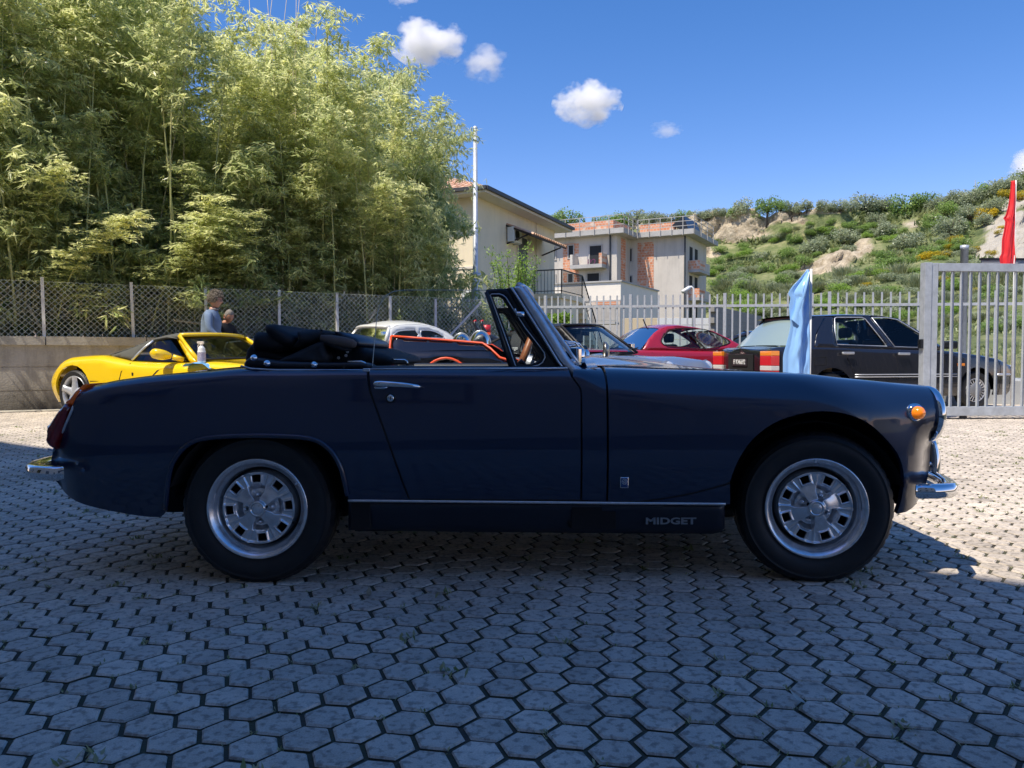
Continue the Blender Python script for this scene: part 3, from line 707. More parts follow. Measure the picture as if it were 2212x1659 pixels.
# local x runs along the right wall (away), local y to the left
HZ = at(1040, 412, 26.3).z; HLn = 7.9
g = MB(); g.box(0, HLn, 0, 9, -.03, HZ-.12); g.build("wall", M_CREAM, house)
zb_ = at(1000, 578, 26.9).z
g = MB(); g.box(-.03, 0, .0, 9, zb_-.05, zb_+.03); g.build("string_course", M_SOFF, house)
OV = .62
g = MB(); g.box(-OV, HLn+OV, -OV, 9+OV, HZ-.12, HZ); g.build("eave", M_SOFF, house)
g = MB(); 
for a, b in (((-OV-.06, -OV-.06), (HLn+OV, -OV-.06)), ((-OV-.06, -OV-.06), (-OV-.06, 9+OV))): g.bar((a[0], a[1], HZ+.02), (b[0], b[1], HZ+.02), .11, .12)
g.build("gutter", M_GUT, house)
apex = HZ+1.9; ra = (4.0, 4.2); rbx = (4.3, 5.2)
roofV = [(-OV, -OV, HZ), (HLn+OV, -OV, HZ), (HLn+OV, 9+OV, HZ), (-OV, 9+OV, HZ), (HLn/2, 4.2, apex), (HLn/2, 5, apex)]
g = MB(); g.add([(x, y, z+.002) for x, y, z in roofV], [(0, 1, 4), (1, 2, 5, 4), (2, 3, 5), (3, 0, 4, 5)]); rf = g.build("roof", M_TILE, house)
def tile_rows(poly3, name, parent, pitch=.24):
    """half round tile courses running up the slope of the triangle eave0, eave1, apex"""
    e0, e1, ap = [Vector(p) for p in poly3]; d = (e1-e0); L = d.length; d.normalize(); up = (ap-e0)-d*((ap-e0).dot(d)); H = up.length; up.normalize(); n = d.cross(up)
    if n.z < 0: n = -n
    g = MB(); k = int(L/pitch); sa = (ap-e0).dot(d)
    for i in range(k):
        s = (i+.5)*pitch; hmax = H*min(s/max(sa, .01), (L-s)/max(L-sa, .01)); m = int(hmax/.38)
        for j in range(m+1):
            a = j*.38; b = min(a+.40, hmax)
            if b-a < .05: continue
            c0 = e0+d*s+up*a+n*.03; c1 = e0+d*s+up*b+n*.015; V = []
            for c, r_ in ((c0, .10), (c1, .085)):
                for q in range(5):
                    th = math.pi*q/4; V.append(c+d*(r_*math.cos(th))+n*(r_*math.sin(th)*.8))
            g.add(V, [(q, q+1, q+6, q+5) for q in range(4)]+[(0, 1, 2, 3, 4)], R.uniform(.7, 1.25))
    o = g.build(name, mat("terracotta_tiles", (.60, .32, .19), rough=.85, vscale=3, col2=(.78, .54, .38), tone=True), parent, tone=True); return tag(o, kind='stuff')
tile_rows((roofV[0], roofV[1], roofV[4]), "roof_tiles", rf); tile_rows((roofV[3], roofV[0], roofV[4]), "roof_tiles", rf)
g = MB(); g.box(3.2, 3.7, 3.4, 3.9, HZ+.8, apex+.5); g.box(3.12, 3.78, 3.32, 3.98, apex+.5, apex+.58); g.build("chimney", M_CREAM, rf)
def hw(px, py): return onplane(px, py, HO, hr)     # on the right wall -> (x, z)
def hwl(px, py):
    s, z = onplane(px, py, HO, hl); return s, z
def louvre(name, s0, s1, z0, z1, parent, M):
    f = MB(); w = .05
    def bx(a, b, c, d, y0=.0, y1=.05): f.box(-y1, -y0, a, b, c, d)
    for a, b, c, d in ((s0, s0+w, z0, z1), (s1-w, s1, z0, z1), (s0+w, s1-w, z0, z0+w), (s0+w, s1-w, z1-w, z1)): bx(a, b, c, d, .003, .05)
    e = f.build(name, M, parent); n = int((z1-z0-.1)/.085)
    sl = MB(); sl.box(-.012, .012, s0+w, s1-w, -.035, .035, Matrix.Rotation(rad(-35), 4, 'Y')); me = None
    for k in range(n):
        if me is None: o = sl.build("slat", M, e); me = o.data
        else: o = bpy.data.objects.new("slat", me); COL.objects.link(o); o.parent = e
        o.location = (-.03, 0, z0+.08+k*.085)
    return e
for (xa, ya, xb, yb) in ((956, 474, 934, 524), (958, 613, 936, 668)):
    s0, z1 = hwl(xa, ya); s1, z0 = hwl(xb, yb); louvre("shutter", s0, s1, z0, z1, house, M_SHUT); louvre("shutter", s1+.02, s1+.02+(s1-s0), z0, z1, house, M_SHUT)
    g = MB(); g.box(-.055, -.003, s0-.14, s0-.01, z0-.1, z1+.1); g.box(-.055, -.003, s0-.14, s1+1, z1+.01, z1+.12); g.build("window_surround", M_SOFF, house)
# canopy over the upper door, air conditioner, door, landing, stair
xa, za = hw(1090, 487); xb, zb = hw(1184, 507)
cz = at(1112, 505, 27.6).z
cx0, cz0 = hw(1093, 492); cx1, _ = hw(1172, 500)
can = empty("canopy", (0, 0, 0)); can.parent = house
tag(can)
ca = MB(); y0_, y1_ = 0, -1.05; zt = cz0+.12; zl = zt-.42
ca.add([(cx0, 0, zt), (cx1, 0, zt), (cx1, y1_, zl), (cx0, y1_, zl), (cx0, 0, zt-.07), (cx1, 0, zt-.07), (cx1, y1_, zl-.07), (cx0, y1_, zl-.07)], [(0, 1, 2, 3), (4, 7, 6, 5), (0, 3, 7, 4), (1, 5, 6, 2), (3, 2, 6, 7)])
ca.build("canopy_board", mat("dark_wood", (.05, .035, .028), rough=.7), can); g = MB(); k = int((cx1-cx0)/.2)
for i in range(k):
    x = cx0+(i+.5)*(cx1-cx0)/k
    for j in range(3):
        a = j/3; b = (j+1)/3+.03; V = []
        for t_, r_ in ((a, .075), (b, .09)):
            for q in range(5):
                th = math.pi*q/4; V.append((x+r_*math.cos(th), y1_*t_*1.02, zt+(zl-zt)*t_+.01+r_*math.sin(th)*.8))
        g.add(V, [(q, q+5, q+6, q+1) for q in range(4)], R.uniform(.8, 1.25))
tag(g.build("canopy_tiles", MATS["terracotta_tiles"], can, tone=True), kind='stuff')
g = MB()
for x in (cx0+.08, cx1-.08): g.bar((x, -.01, zl-.28), (x, y1_*.8, zl+.0), .05)
g.build("bracket", MATS["dark_wood"], can)
acx, acz = hw(1093, 522); acx2, acz2 = hw(1113, 499)
ac = empty("air_conditioner", HO+hr*acx+Vector((0, 0, acz)), math.atan2(hr.y, hr.x), "white air conditioner box fixed high on the house wall under the canopy", "air conditioner")
g = MB(); g.box(0, .80, -.33, -.05, 0, .56); bevel(g.build("casing", M_PIVORY, ac), .02); 
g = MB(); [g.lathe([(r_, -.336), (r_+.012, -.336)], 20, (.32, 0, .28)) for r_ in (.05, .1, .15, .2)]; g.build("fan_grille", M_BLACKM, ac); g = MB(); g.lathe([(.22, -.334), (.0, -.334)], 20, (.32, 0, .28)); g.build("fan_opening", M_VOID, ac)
g = MB(); g.box(.1, .14, -.3, -.0, -.05, -.003); g.box(.66, .7, -.3, -.0, -.05, -.003); g.build("bracket", M_GALV, ac)
dx0, dz1 = hw(1118, 510); dx1, dz0 = hw(1131, 575)
dz0 = dz1-2.1
g = MB(); g.box(dx0, dx0+.95, -.02, -.002, dz0, dz1); dr = g.build("door", mat("grey_door", (.10, .11, .13), rough=.5), house)
g = MB(); g.box(dx0-.08, dx0-.002, -.05, -.002, dz0, dz1+.08); g.box(dx0+.952, dx0+1.03, -.05, -.002, dz0, dz1+.08); g.box(dx0-.002, dx0+.952, -.05, -.002, dz1+.002, dz1+.08); g.build("frame", M_SOFF, dr)
mx_, mz_ = hw(1141, 523); g = MB(); g.lathe([(.12, -.002), (.14, -.04), (.1, -.08), (0, -.085)], 14, (mx_, 0, mz_)); g.build("wall_lamp", M_PIVORY, house, True)
g = MB(); px_, pz_ = hw(1146, 520); g.bar((px_+.6, -.03, pz_+1.3), (px_+.6, -.03, dz0), .03); g.build("pipe", M_SOFF, house)
lx0 = hw(1152, 565)[0]; lx1 = HLn+.2; ly = -1.25
g = MB(); g.box(lx0, lx1, ly, -.002, dz0-.22, dz0-.02); g.build("stair_landing", M_CREAM, house)
g = MB(); n = 14; st0 = lx1; run = .25
# stair comes down from the landing away from the house front
for i in range(n):
    z1 = dz0-.02-(i+1)*(dz0/(n+1)); g.box(lx1+.002+i*run, lx1+.002+(i+1)*run-.001, ly, -.2, max(-.02, z1-.45-.1*i*0), z1)
g.build("stair_flight", M_CREAM, house)
g = MB(); g.box(lx0+.1, lx1-.3, ly+.1, -.002, -.03, dz0-.222); g.build("porch_wall", M_CREAM, house)
def railing(name, a, b, h, n, parent, M, posts=True):
    a = Vector(a); b = Vector(b); up = Vector((0, 0, h)); g = MB(); g.bar(a+up, b+up, .045); g.bar(a+Vector((0, 0, .1)), b+Vector((0, 0, .1)), .03)
    for i in range(n+1):
        p = a.lerp(b, i/n); g.bar(p, p+up, .035 if i in (0, n) else .016)
    return g.build(name, M, parent)
M_RAIL = mat("dark_iron_rail", (.04, .045, .05), rough=.5)
railing("railing", (lx0, ly+.03, dz0-.02), (lx1, ly+.03, dz0-.02), .95, 26, house, M_RAIL); railing("railing", (lx0, ly+.03, dz0-.02), (lx0, -.05, dz0-.02), .95, 8, house, M_RAIL)
railing("railing", (lx1, ly+.03, dz0-.02), (lx1+n*run, ly+.03, .15), .95, 22, house, M_RAIL)
s_, z_ = hwl(1021, 637); g = MB(); g.box(-.025, -.003, s_, s_+.42, z_-.12, z_+.16); np_ = g.build("number_plaque", M_PIVORY, house)
t_ = text_obj("house_number", "107", .2, M_RAIL, np_, .003); t_.rotation_euler = (rad(90), 0, rad(-90)); t_.location = (-.028, s_+.21, z_+.02)
# ------------------------------------------------------------------ STREET LAMP POLE
p = at(1027, 600, 20.5); ph = at(1027, 277, 20.5).z
lp = empty("lamp_post", (p.x, p.y, 0), 0, "slim pale grey steel lamp post in front of the cream house corner", "lamp post")
g = MB(); g.lathe([(.12, 0), (.115, 2.9), (.095, 3.0), (.07, 3.08), (.055, ph)], 14, (0, 0, 0), 'z', True, True); g.build("pole", M_GALV, lp, True)
g = MB(); g.lathe([(.14, -.06), (.14, .06)], 14, (0, 0, 2.98), 'z', True, True); g.build("collar", M_GALV, lp, True)
g = MB(); g.lathe([(.06, ph-.02), (.06, ph+.03), (.02, ph+.06)], 12, (0, 0, 0), "z", False, True); g.build("cap", M_GALV, lp, True)
# ------------------------------------------------------------------ UNFINISHED APARTMENT BUILDING
def brick_mat(name, scale, c1, c2, mortar):
    m = mat(name, c1, rough=.9); nt = m.node_tree; N = nt.nodes; L = nt.links; p = N["Principled BSDF"]
    tc = N.new("ShaderNodeTexCoord"); mp = N.new("ShaderNodeMapping"); mp.inputs["Rotation"].default_value = (rad(90), 0, 0); L.new(tc.outputs["Object"], mp.inputs[0])
    b = N.new("ShaderNodeTexBrick"); b.inputs["Scale"].default_value = scale; b.inputs["Color1"].default_value = (*c1, 1); b.inputs["Color2"].default_value = (*c2, 1); b.inputs["Mortar"].default_value = (*mortar, 1)
    b.inputs["Mortar Size"].default_value = .03; b.inputs["Brick Width"].default_value = .5; b.inputs["Row Height"].default_value = .38; L.new(mp.outputs[0], b.inputs["Vector"])
    n = N.new("ShaderNodeTexNoise"); n.inputs["Scale"].default_value = 1.7; n.inputs["Detail"].default_value = 5; L.new(tc.outputs["Object"], n.inputs["Vector"])
    r = N.new("ShaderNodeMapRange"); r.inputs[1].default_value = .56; r.inputs[2].default_value = .62; L.new(n.outputs["Fac"], r.inputs[0])
    mx = N.new("ShaderNodeMix"); mx.data_type = 'RGBA'; mx.inputs[7].default_value = (*mortar, 1); L.new(r.outputs[0], mx.inputs[0]); L.new(b.outputs[0], mx.inputs[6]); L.new(mx.outputs[2], p.inputs["Base Color"]); return m
M_BRK = brick_mat("hollow_brick", 1.3, (.58, .21, .10), (.70, .31, .17), (.62, .50, .40)); M_PLAS = mat("raw_plaster", (.52, .48, .42), rough=.92, vscale=.35, col2=(.62, .57, .50), bump=.01, bscale=6)
streaks(M_PLAS, (1.0, 1.0, .12), .22, .48); streaks(M_BRK, (1, 1, .2), .25, .45)
M_SLAB = mat("slab_concrete", (.42, .405, .38), rough=.9, var=.15, vscale=1.0)
PA = at(1333, 507, 84.0); da = Vector((.88, -.475, 0)).normalized(); AO = Vector((PA.x, PA.y, 0)); dn = Vector((.475, .88, 0)).normalized()
apt = empty("apartment_building", AO, math.atan2(da.y, da.x), "unfinished grey apartment block with bare orange brick patches and empty window openings", "building")
AZ = PA.z                                      # underside of the cornice
# local x along facade (right positive), local y away
SB = 4.2                                       # setback of the right block
OB = AO+dn*SB
def fa(px, py, setb=0.0): return onplane(px, py, AO+dn*setb, da)
xl, _ = fa(1186, 540); xl -= 6
xr0, _ = fa(1370, 540, SB); xr1, _ = fa(1482, 540, SB)
g = MB(); g.box(xl, 0, 0, 12, -.03, AZ); g.build("wall", M_PLAS, apt)
g = MB(); g.box(.002, xr1, SB, 13, -.03, AZ); g.build("wall", M_PLAS, apt)
CO = 1.15
g = MB(); g.box(xl-CO, 0+CO, -CO, 13, AZ, AZ+.55); g.box(CO+.002, xr1+CO, SB-CO, 14, AZ+.002, AZ+.552); g.build("roof_slab", M_SLAB, apt)
g = MB(); g.box(xl, -.6, .4, 1, AZ+.553, AZ+1.75); g.box(.9, xr1-1.5, SB+.6, SB+1.2, AZ+.555, AZ+1.65); g.box(-1.2, -.6, 1, 6, AZ+.553, AZ+1.75); g.build("parapet_wall", M_BRK, apt)
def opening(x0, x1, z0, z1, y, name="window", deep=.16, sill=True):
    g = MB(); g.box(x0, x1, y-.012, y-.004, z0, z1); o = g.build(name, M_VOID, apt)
    g = MB(); w = .12
    for q in ((x0-w, x0-.002, z0, z1), (x1+.002, x1+w, z0, z1), (x0-w, x1+w, z1+.002, z1+w), (x0-w-.05, x1+w+.05, z0-w, z0-.002)): g.box(q[0], q[1], y-.07, y-.004, q[2], q[3])
    g.build("frame", M_SLAB, o)
def rect(pxa, pya, pxb, pyb, setb=0.):
    x0, _ = fa(pxa, pya, setb); x1, _ = fa(pxb, pyb, setb); xm = (pxa+pxb)/2; _, z1 = fa(xm, pya, setb); _, z0 = fa(xm, pyb, setb); return x0, x1, z0, z1
def patch(r, y, m, name, out=.003):
    g = MB(); g.box(r[0], r[1], y-.03-out, y-.002, r[2], r[3]); return g.build(name, m, apt)
patch(rect(1216.5, 526, 1242.5, 640), 0, M_BRK, "brick_panel"); patch(rect(1243, 526, 1250, 548), 0, M_BRK, "brick_panel"); patch(rect(1243, 584, 1251, 640), 0, M_BRK, "brick_panel")
patch(rect(1377.5, 524, 1411.7, 650, SB), SB, M_BRK, "brick_panel")
for r in ((1190, 534, 1199.7, 560.5), (1190, 594.5, 1199.7, 612), (1228.8, 530.6, 1238.7, 557), (1227.7, 592, 1237.8, 618), (1274.7, 531, 1299.4, 570.6), (1269.4, 590.7, 1294.5, 620)):
    q = rect(*r); opening(*q, -.034)
for r in ((1354.6, 538, 1364.7, 564.3), (1354.6, 597, 1364.7, 623)):
    q = rect(*r, SB); opening(*q, SB)
q = rect(1340, 522, 1349, 640, SB-2)
g = MB(); g.box(.003, .035, 1.2, 2.6, 4, AZ-.2); g.build("brick_panel", M_BRK, apt)
b0 = rect(1243, 571.7, 1311, 581); g = MB(); g.box(b0[0], b0[1], -1.5, -.04, b0[2]-.05, b0[2]+.35); g.build("balcony_slab", M_SLAB, apt)
g = MB(); g.box(b0[1]-.35, b0[1], -1.5, -.04, b0[2]+.352, b0[2]+1.5); g.build("balcony_wall", M_BRK, apt); g = MB(); g.box(b0[0], b0[0]+.3, -1.5, -.04, b0[2]+.352, b0[2]+1.5); g.build("balcony_wall", M_PLAS, apt)
for z in (AZ-3.2-.4, AZ-6.7):                   # balconies on the right hand side
    g = MB(); g.box(xr1+.002, xr1+1.25, SB+1.0, SB+5.5, z-.3, z); g.build("balcony_slab", M_SLAB, apt)
    g = MB(); g.box(xr1+1.0, xr1+1.25, SB+1.0, SB+3.4, z+.002, z+1.0); g.build("balcony_wall", M_BRK, apt); g = MB(); g.box(xr1+.002, xr1+.998, SB+1.0, SB+1.15, z+.002, z+1.0); g.build("balcony_wall", M_BRK, apt)
    g = MB(); g.box(xr1+1.1, xr1+1.25, SB+3.41, SB+5.5, z+.002, z+.9); g.build("balcony_wall", M_PLAS, apt)
for z in (AZ-3.4, AZ-6.6, AZ-9.8):
    for yy in (SB+1.4, SB+3.6):
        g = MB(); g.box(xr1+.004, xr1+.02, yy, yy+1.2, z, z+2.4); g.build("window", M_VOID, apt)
g = MB(); g.bar((-.75, -.1, .2), (-.75, -.1, AZ), .14); g.build("downpipe", M_RAIL, apt); g = MB(); g.bar((xr1-.1, SB-.1, .2), (xr1-.1, SB-.1, AZ), .14); g.build("downpipe", M_RAIL, apt)
g = MB()
def scaf(a, b, z, n):
    a = Vector(a); b = Vector(b)
    for i in range(n+1):
        p = a.lerp(b, i/n); g.bar(p+Vector((0, 0, z-.3)), p+Vector((0, 0, z+1.75)), .07)
    for h in (.7, 1.2, 1.7): g.bar(a+Vector((0, 0, z+h)), b+Vector((0, 0, z+h)), .06)
scaf((xl, -CO-.1, 0), (CO+.1, -CO-.1, 0), AZ+.2, 9); scaf((CO+.1, -CO-.1, 0), (CO+.1, SB-CO-.1, 0), AZ+.2, 3); scaf((CO+.2, SB-CO-.1, 0), (xr1+CO+.1, SB-CO-.1, 0), AZ+.2, 5); scaf((xr1+CO+.1, SB-CO-.1, 0), (xr1+CO+.1, SB+7, 0), AZ+.2, 3)
g.build("guard_rail", M_SLAB, apt)
g = MB(); rx = xr1-.3; g.add([(rx-1.4, SB+.3, AZ+1.3), (rx+.5, SB+.3, AZ+.56), (rx-.1, SB+.3, AZ+2.3), (rx-1.4, SB+6, AZ+1.3), (rx+.5, SB+6, AZ+.56), (rx-.1, SB+6, AZ+2.3), ], [(0, 1, 2), (3, 5, 4), (0, 2, 5, 3), (1, 4, 5, 2)]); g.build("roof_dormer", M_BLACKM, apt)
t_ = text_obj("graffiti", "P2", 1.1, mat("purple_graffiti", (.12, .02, .08), rough=.8), apt, .002); t_.rotation_euler = (rad(90), 0, 0); q = fa(1262, 565); t_.location = (q[0]+.9, -.05, q[1]-.2)
# low terrace block in front
TC = at(1341, 605, 60); td = Vector((.86, -.51, 0)).normalized(); te = Vector((.45, .893, 0)).normalized(); TO = Vector((TC.x, TC.y, 0))
ter = empty("terrace_building", TO, math.atan2(te.y, te.x), "low pale flat topped block with parapet in front of the unfinished apartments", "building")
TZ = TC.z; tl = 9.0; s1_, _ = onplane(1421, 631, TO, te)
g = MB(); g.box(0, s1_, 0, tl, 0, TZ-.12); tw = g.build("wall", mat("pale_plaster", (.80, .73, .62), rough=.92, var=.06, vscale=.6, bump=.008, bscale=8), ter)
g = MB(); g.box(-.12, s1_+.12, -.12, tl, TZ-.118, TZ); g.build("coping", M_SLAB, ter)
_, zc_ = onplane(1300, 650, TO, td*-1.0)
g = MB(); g.box(-.03, -.002, .0, tl, zc_-.08, zc_+.04); g.build("string_course", M_SLAB, ter)
g = MB(); g.box(-.05, -.002, .02, 2.4, 0, zc_-.35); g.build("block_panel", mat("grey_block", (.40, .37, .33), rough=.95, var=.15, vscale=1.5), ter); g = MB(); g.box(-.055, -.002, .02, 2.4, zc_-.348, zc_-.09); g.build("brick_panel", M_BRK, ter)
g = MB(); g.box(1.5, 4.2, -.06, -.002, .0, 3.2); g.box(5, 7, -.06, -.002, .2, 3.0); g.build("garage_door", mat("tan_door", (.5, .40, .26), rough=.8), ter)
M_GRAIL = mat("grey_rail", (.30, .32, .31), rough=.5, metal=.4)
stx = empty("outside_stair", at(1232, 700, 52).xy.to_3d(), rad(-20), "open steel stair with pale handrails climbing between house and terrace block", "stair")
g = MB(); 
for i in range(12): g.box(-2.2+i*.3, -2.2+i*.3+.29, -.6, .6, .25*i, .25*i+.06)
g.build("step", M_SLAB, stx)
for yy in (-.62, .62): railing("handrail", (-2.3, yy, 0), (1.3, yy, 3.0), 1.1, 10, stx, M_GRAIL)
g = MB(); g.box(1.32, 3.2, -.6, .6, 2.95, 3.08); g.build("landing", M_SLAB, stx); railing("handrail", (1.35, -.6, 3.08), (3.2, -.6, 3.08), 1.1, 6, stx, M_GRAIL)
# white panel shed, block wall, walls beyond the fence
g = MB(); a = at(1420, 690, 30); b = at(1545, 690, 30)
for i in range(8): g.box(0, b.x-a.x, 0, .05, .1+i*.28, .1+i*.28+.262)
o = g.build("white_fence_panel", M_PIVORY); o.location = (a.x, 30, 0); tag(o, "white horizontal board screen standing beyond the picket fence", "screen")
a = at(1543, 690, 27); b = at(1645, 690, 34); g = MB(); dv = Vector((b.x-a.x, b.y-a.y, 0)); L_ = dv.length
bw = empty("block_wall", (a.x, a.y, 0), math.atan2(dv.y, dv.x), "grey concrete block wall receding right of the white board screen", "wall")
hb = at(1543, 657, 27).z; M_BLK = mat("grey_blocks", (.30, .285, .26), rough=.95, var=.2, vscale=2)
bb = MB(); bb.box(0, .396, 0, .2, 0, .196); fo = None
for r_ in range(int(hb/.2)):
    for c in range(int(L_/.4)):
        if fo is None: o = bb.build("block", M_BLK, bw); fo = o.data
        else: o = bpy.data.objects.new("block", fo); COL.objects.link(o); o.parent = bw
        o.location = (c*.4+(.2 if r_ % 2 else 0), R.uniform(-.004, .004), r_*.2)
a = at(1345, 690, 42); g = MB(); g.box(0, 3.2, 0, 3, 0, 2.9); o = bevel(g.build("tan_shed", mat("tan_render", (.55, .45, .30), rough=.9, var=.06, vscale=1)), .02); o.location = (a.x, 42, 0); o.rotation_euler.z = rad(-15); tag(o, "small tan rendered shed under the terrace block", "shed")
cp = empty("camera_pole", at(1497, 690, 24).xy.to_3d(), 0, "white security camera on a short pole beyond the picket fence", "security camera"); zc2 = at(1497, 623, 24).z
g = MB(); g.tube([(0, 0, 0), (0, 0, zc2), (-.06, 0, zc2+.05), (-.18, 0, zc2+.02)], .035, 8); g.build("pole", M_PIVORY, cp, True); g = MB(); g.tube([(-.12, -.02, zc2+.03), (-.36, -.12, zc2-.12)], .06, 10); g.build("camera_body", M_PIVORY, cp, True)
# ------------------------------------------------------------------ HILL
ridge = pchip([(300, 762), (900, 760), (1080, 520), (1140, 490), (1200, 484), (1300, 480), (1400, 473), (1500, 468), (1570, 463), (1650, 461), (1720, 456), (1840, 450), (1920, 452), (2000, 440), (2100, 424), (2212, 402), (2400, 380), (2800, 330), (3200, 340)])
Ybf = pchip([(300, 110), (1500, 95), (1900, 60), (2212, 36), (3200, 30)]); Yrf = pchip([(300, 260), (1300, 230), (1700, 200), (2212, 165), (3200, 130)])
def ell(px, py, cx, cy, rx, ry, rot=0):
    c, s = math.cos(rad(rot)), math.sin(rad(rot)); x = (px-cx)*c+(py-cy)*s; y = -(px-cx)*s+(py-cy)*c
    return 1-math.sqrt((x/rx)**2+(y/ry)**2)
ROCKS = [(1470, 492, 100, 32, 4), (1570, 488, 85, 28, 0), (1690, 461, 150, 7, -3), (1600, 508, 70, 14, -6), (1655, 478, 60, 14, -5), (1790, 572, 76, 24, -14), (1850, 545, 36, 20, -25), (2165, 505, 80, 44, -28), (2230, 470, 50, 30, -30), (2180, 445, 28, 12, -20), (2200, 540, 60, 24, -20), (1960, 480, 20, 8, 0), (1515, 540, 40, 12, 20), (1720, 480, 25, 8, 0)]
def hill_pt(px, t):
    yr = ridge(px); Yb = Ybf(px); Yr = Yrf(px); er = (yr-770)/-F; eb = -HC/Yb
    w = sstep(1340, 1420, px)*(1-sstep(1800, 1880, px)); tt = t**.85
    ty = tt if t < .80 else tt*(1-w)+w*(.80**.85+(t-.80)*.15/.2*(1-.80**.85))
    Y = Yb+(Yr-Yb)*ty; e = eb+(er-eb)*t
    py = 770-e*F
    rk = max([ell(px, py, *q) for q in ROCKS])
    return Y, e, py, rk
NX, NT = 330, 110
V = []; tn = []
for i in range(NX):
    px = 300+2900*i/(NX-1) if i < 0 else None
    u = i/(NX-1); px = 300+800*(u/.15) if u < .15 else (1100+1150*((u-.15)/.7) if u < .85 else 2250+950*((u-.85)/.15))
    for j in range(NT):
        t = j/(NT-8)
        if t <= 1:
            Y, e, py, rk = hill_pt(px, t)
        else:
            Y0, e, py, rk = hill_pt(px, 1.0); Y = Y0+(t-1)*900; e = e*Y0/Y*(1-(t-1)*.4); rk = -1
        X = (px-CX)/F*Y; z = HC+e*Y
        nz = noise.fractal(Vector((X*.05, Y*.05, 1)), .9, 2.1, 5)
        sm_ = min(1, t*6)
        z += nz*1.5*sm_*(1.3 if rk > 0 else .8)*(.35 if t > .93 else 1)
        if rk > -.15 and t <= 1: 
            k = noise.fractal(Vector((X*.22, Y*.22, z*.3)), .8, 2.2, 4); Y2 = k*2.4*sstep(-.15, .2, rk); z += k*1.1*sstep(-.15, .2, rk); Y -= Y2
        V.append((X, Y, z-(.05 if t > 0 else .4))); 
        r_ = rk*1.5+.5*noise.fractal(Vector((X*.12, Y*.12, z*.25)), .8, 2.2, 4)
        g_ = noise.fractal(Vector((X*.03, z*.08, 7)), .8, 2, 4)
        tn.append((sstep(-.05, .25, r_), .5+.5*g_, sstep(0, 1, (px-1900)/200)))
Fc = [(i*NT+j, (i+1)*NT+j, (i+1)*NT+j+1, i*NT+j+1) for i in range(NX-1) for j in range(NT-1)]
def hill_mat():
    m = mat("hillside", (.1, .14, .04), rough=.95); nt = m.node_tree; N = nt.nodes; L = nt.links; p = N["Principled BSDF"]
    a = N.new("ShaderNodeAttribute"); a.attribute_name = "tone"; sp = N.new("ShaderNodeSeparateColor"); L.new(a.outputs["Color"], sp.inputs[0]); tc = N.new("ShaderNodeTexCoord")
    def noisef(sc, det=8, ro=.7):
        n = N.new("ShaderNodeTexNoise"); n.inputs["Scale"].default_value = sc; n.inputs["Detail"].default_value = det; n.inputs["Roughness"].default_value = ro; L.new(tc.outputs["Object"], n.inputs["Vector"]); return n.outputs["Fac"]
    cr = N.new("ShaderNodeValToRGB"); E = cr.color_ramp.elements; E[0].position = .35; E[0].color = (.07, .10, .035, 1); E[1].position = .66; E[1].color = (.34, .32, .16, 1); e = E.new(.5); e.color = (.17, .20, .07, 1)
    L.new(noisef(.22), cr.inputs[0])
    rr = N.new("ShaderNodeValToRGB"); E = rr.color_ramp.elements; E[0].position = .3; E[0].color = (.20, .15, .09, 1); E[1].position = .6; E[1].color = (.58, .49, .35, 1); L.new(noisef(.5), rr.inputs[0])
    gy = N.new("ShaderNodeMix"); gy.data_type = 'RGBA'; gy.inputs[7].default_value = (.50, .47, .41, 1); ml = N.new("ShaderNodeMath"); ml.operation = 'MULTIPLY'; ml.inputs[1].default_value = .7; L.new(sp.outputs[2], ml.inputs[0]); L.new(ml.outputs[0], gy.inputs[0]); L.new(rr.outputs[0], gy.inputs[6])
    mx = N.new("ShaderNodeMix"); mx.data_type = 'RGBA'; L.new(sp.outputs[0], mx.inputs[0]); L.new(cr.outputs[0], mx.inputs[6]); L.new(gy.outputs[2], mx.inputs[7]); L.new(mx.outputs[2], p.inputs["Base Color"])
    bp = N.new("ShaderNodeBump"); bp.inputs["Distance"].default_value = 1.0; bp.inputs["Strength"].default_value = .8; L.new(noisef(.9), bp.inputs["Height"]); L.new(bp.outputs[0], p.inputs["Normal"]); return m
hill = obj("hillside", V, Fc, hill_mat(), None, True, tone=tn); tag(hill, kind='structure')
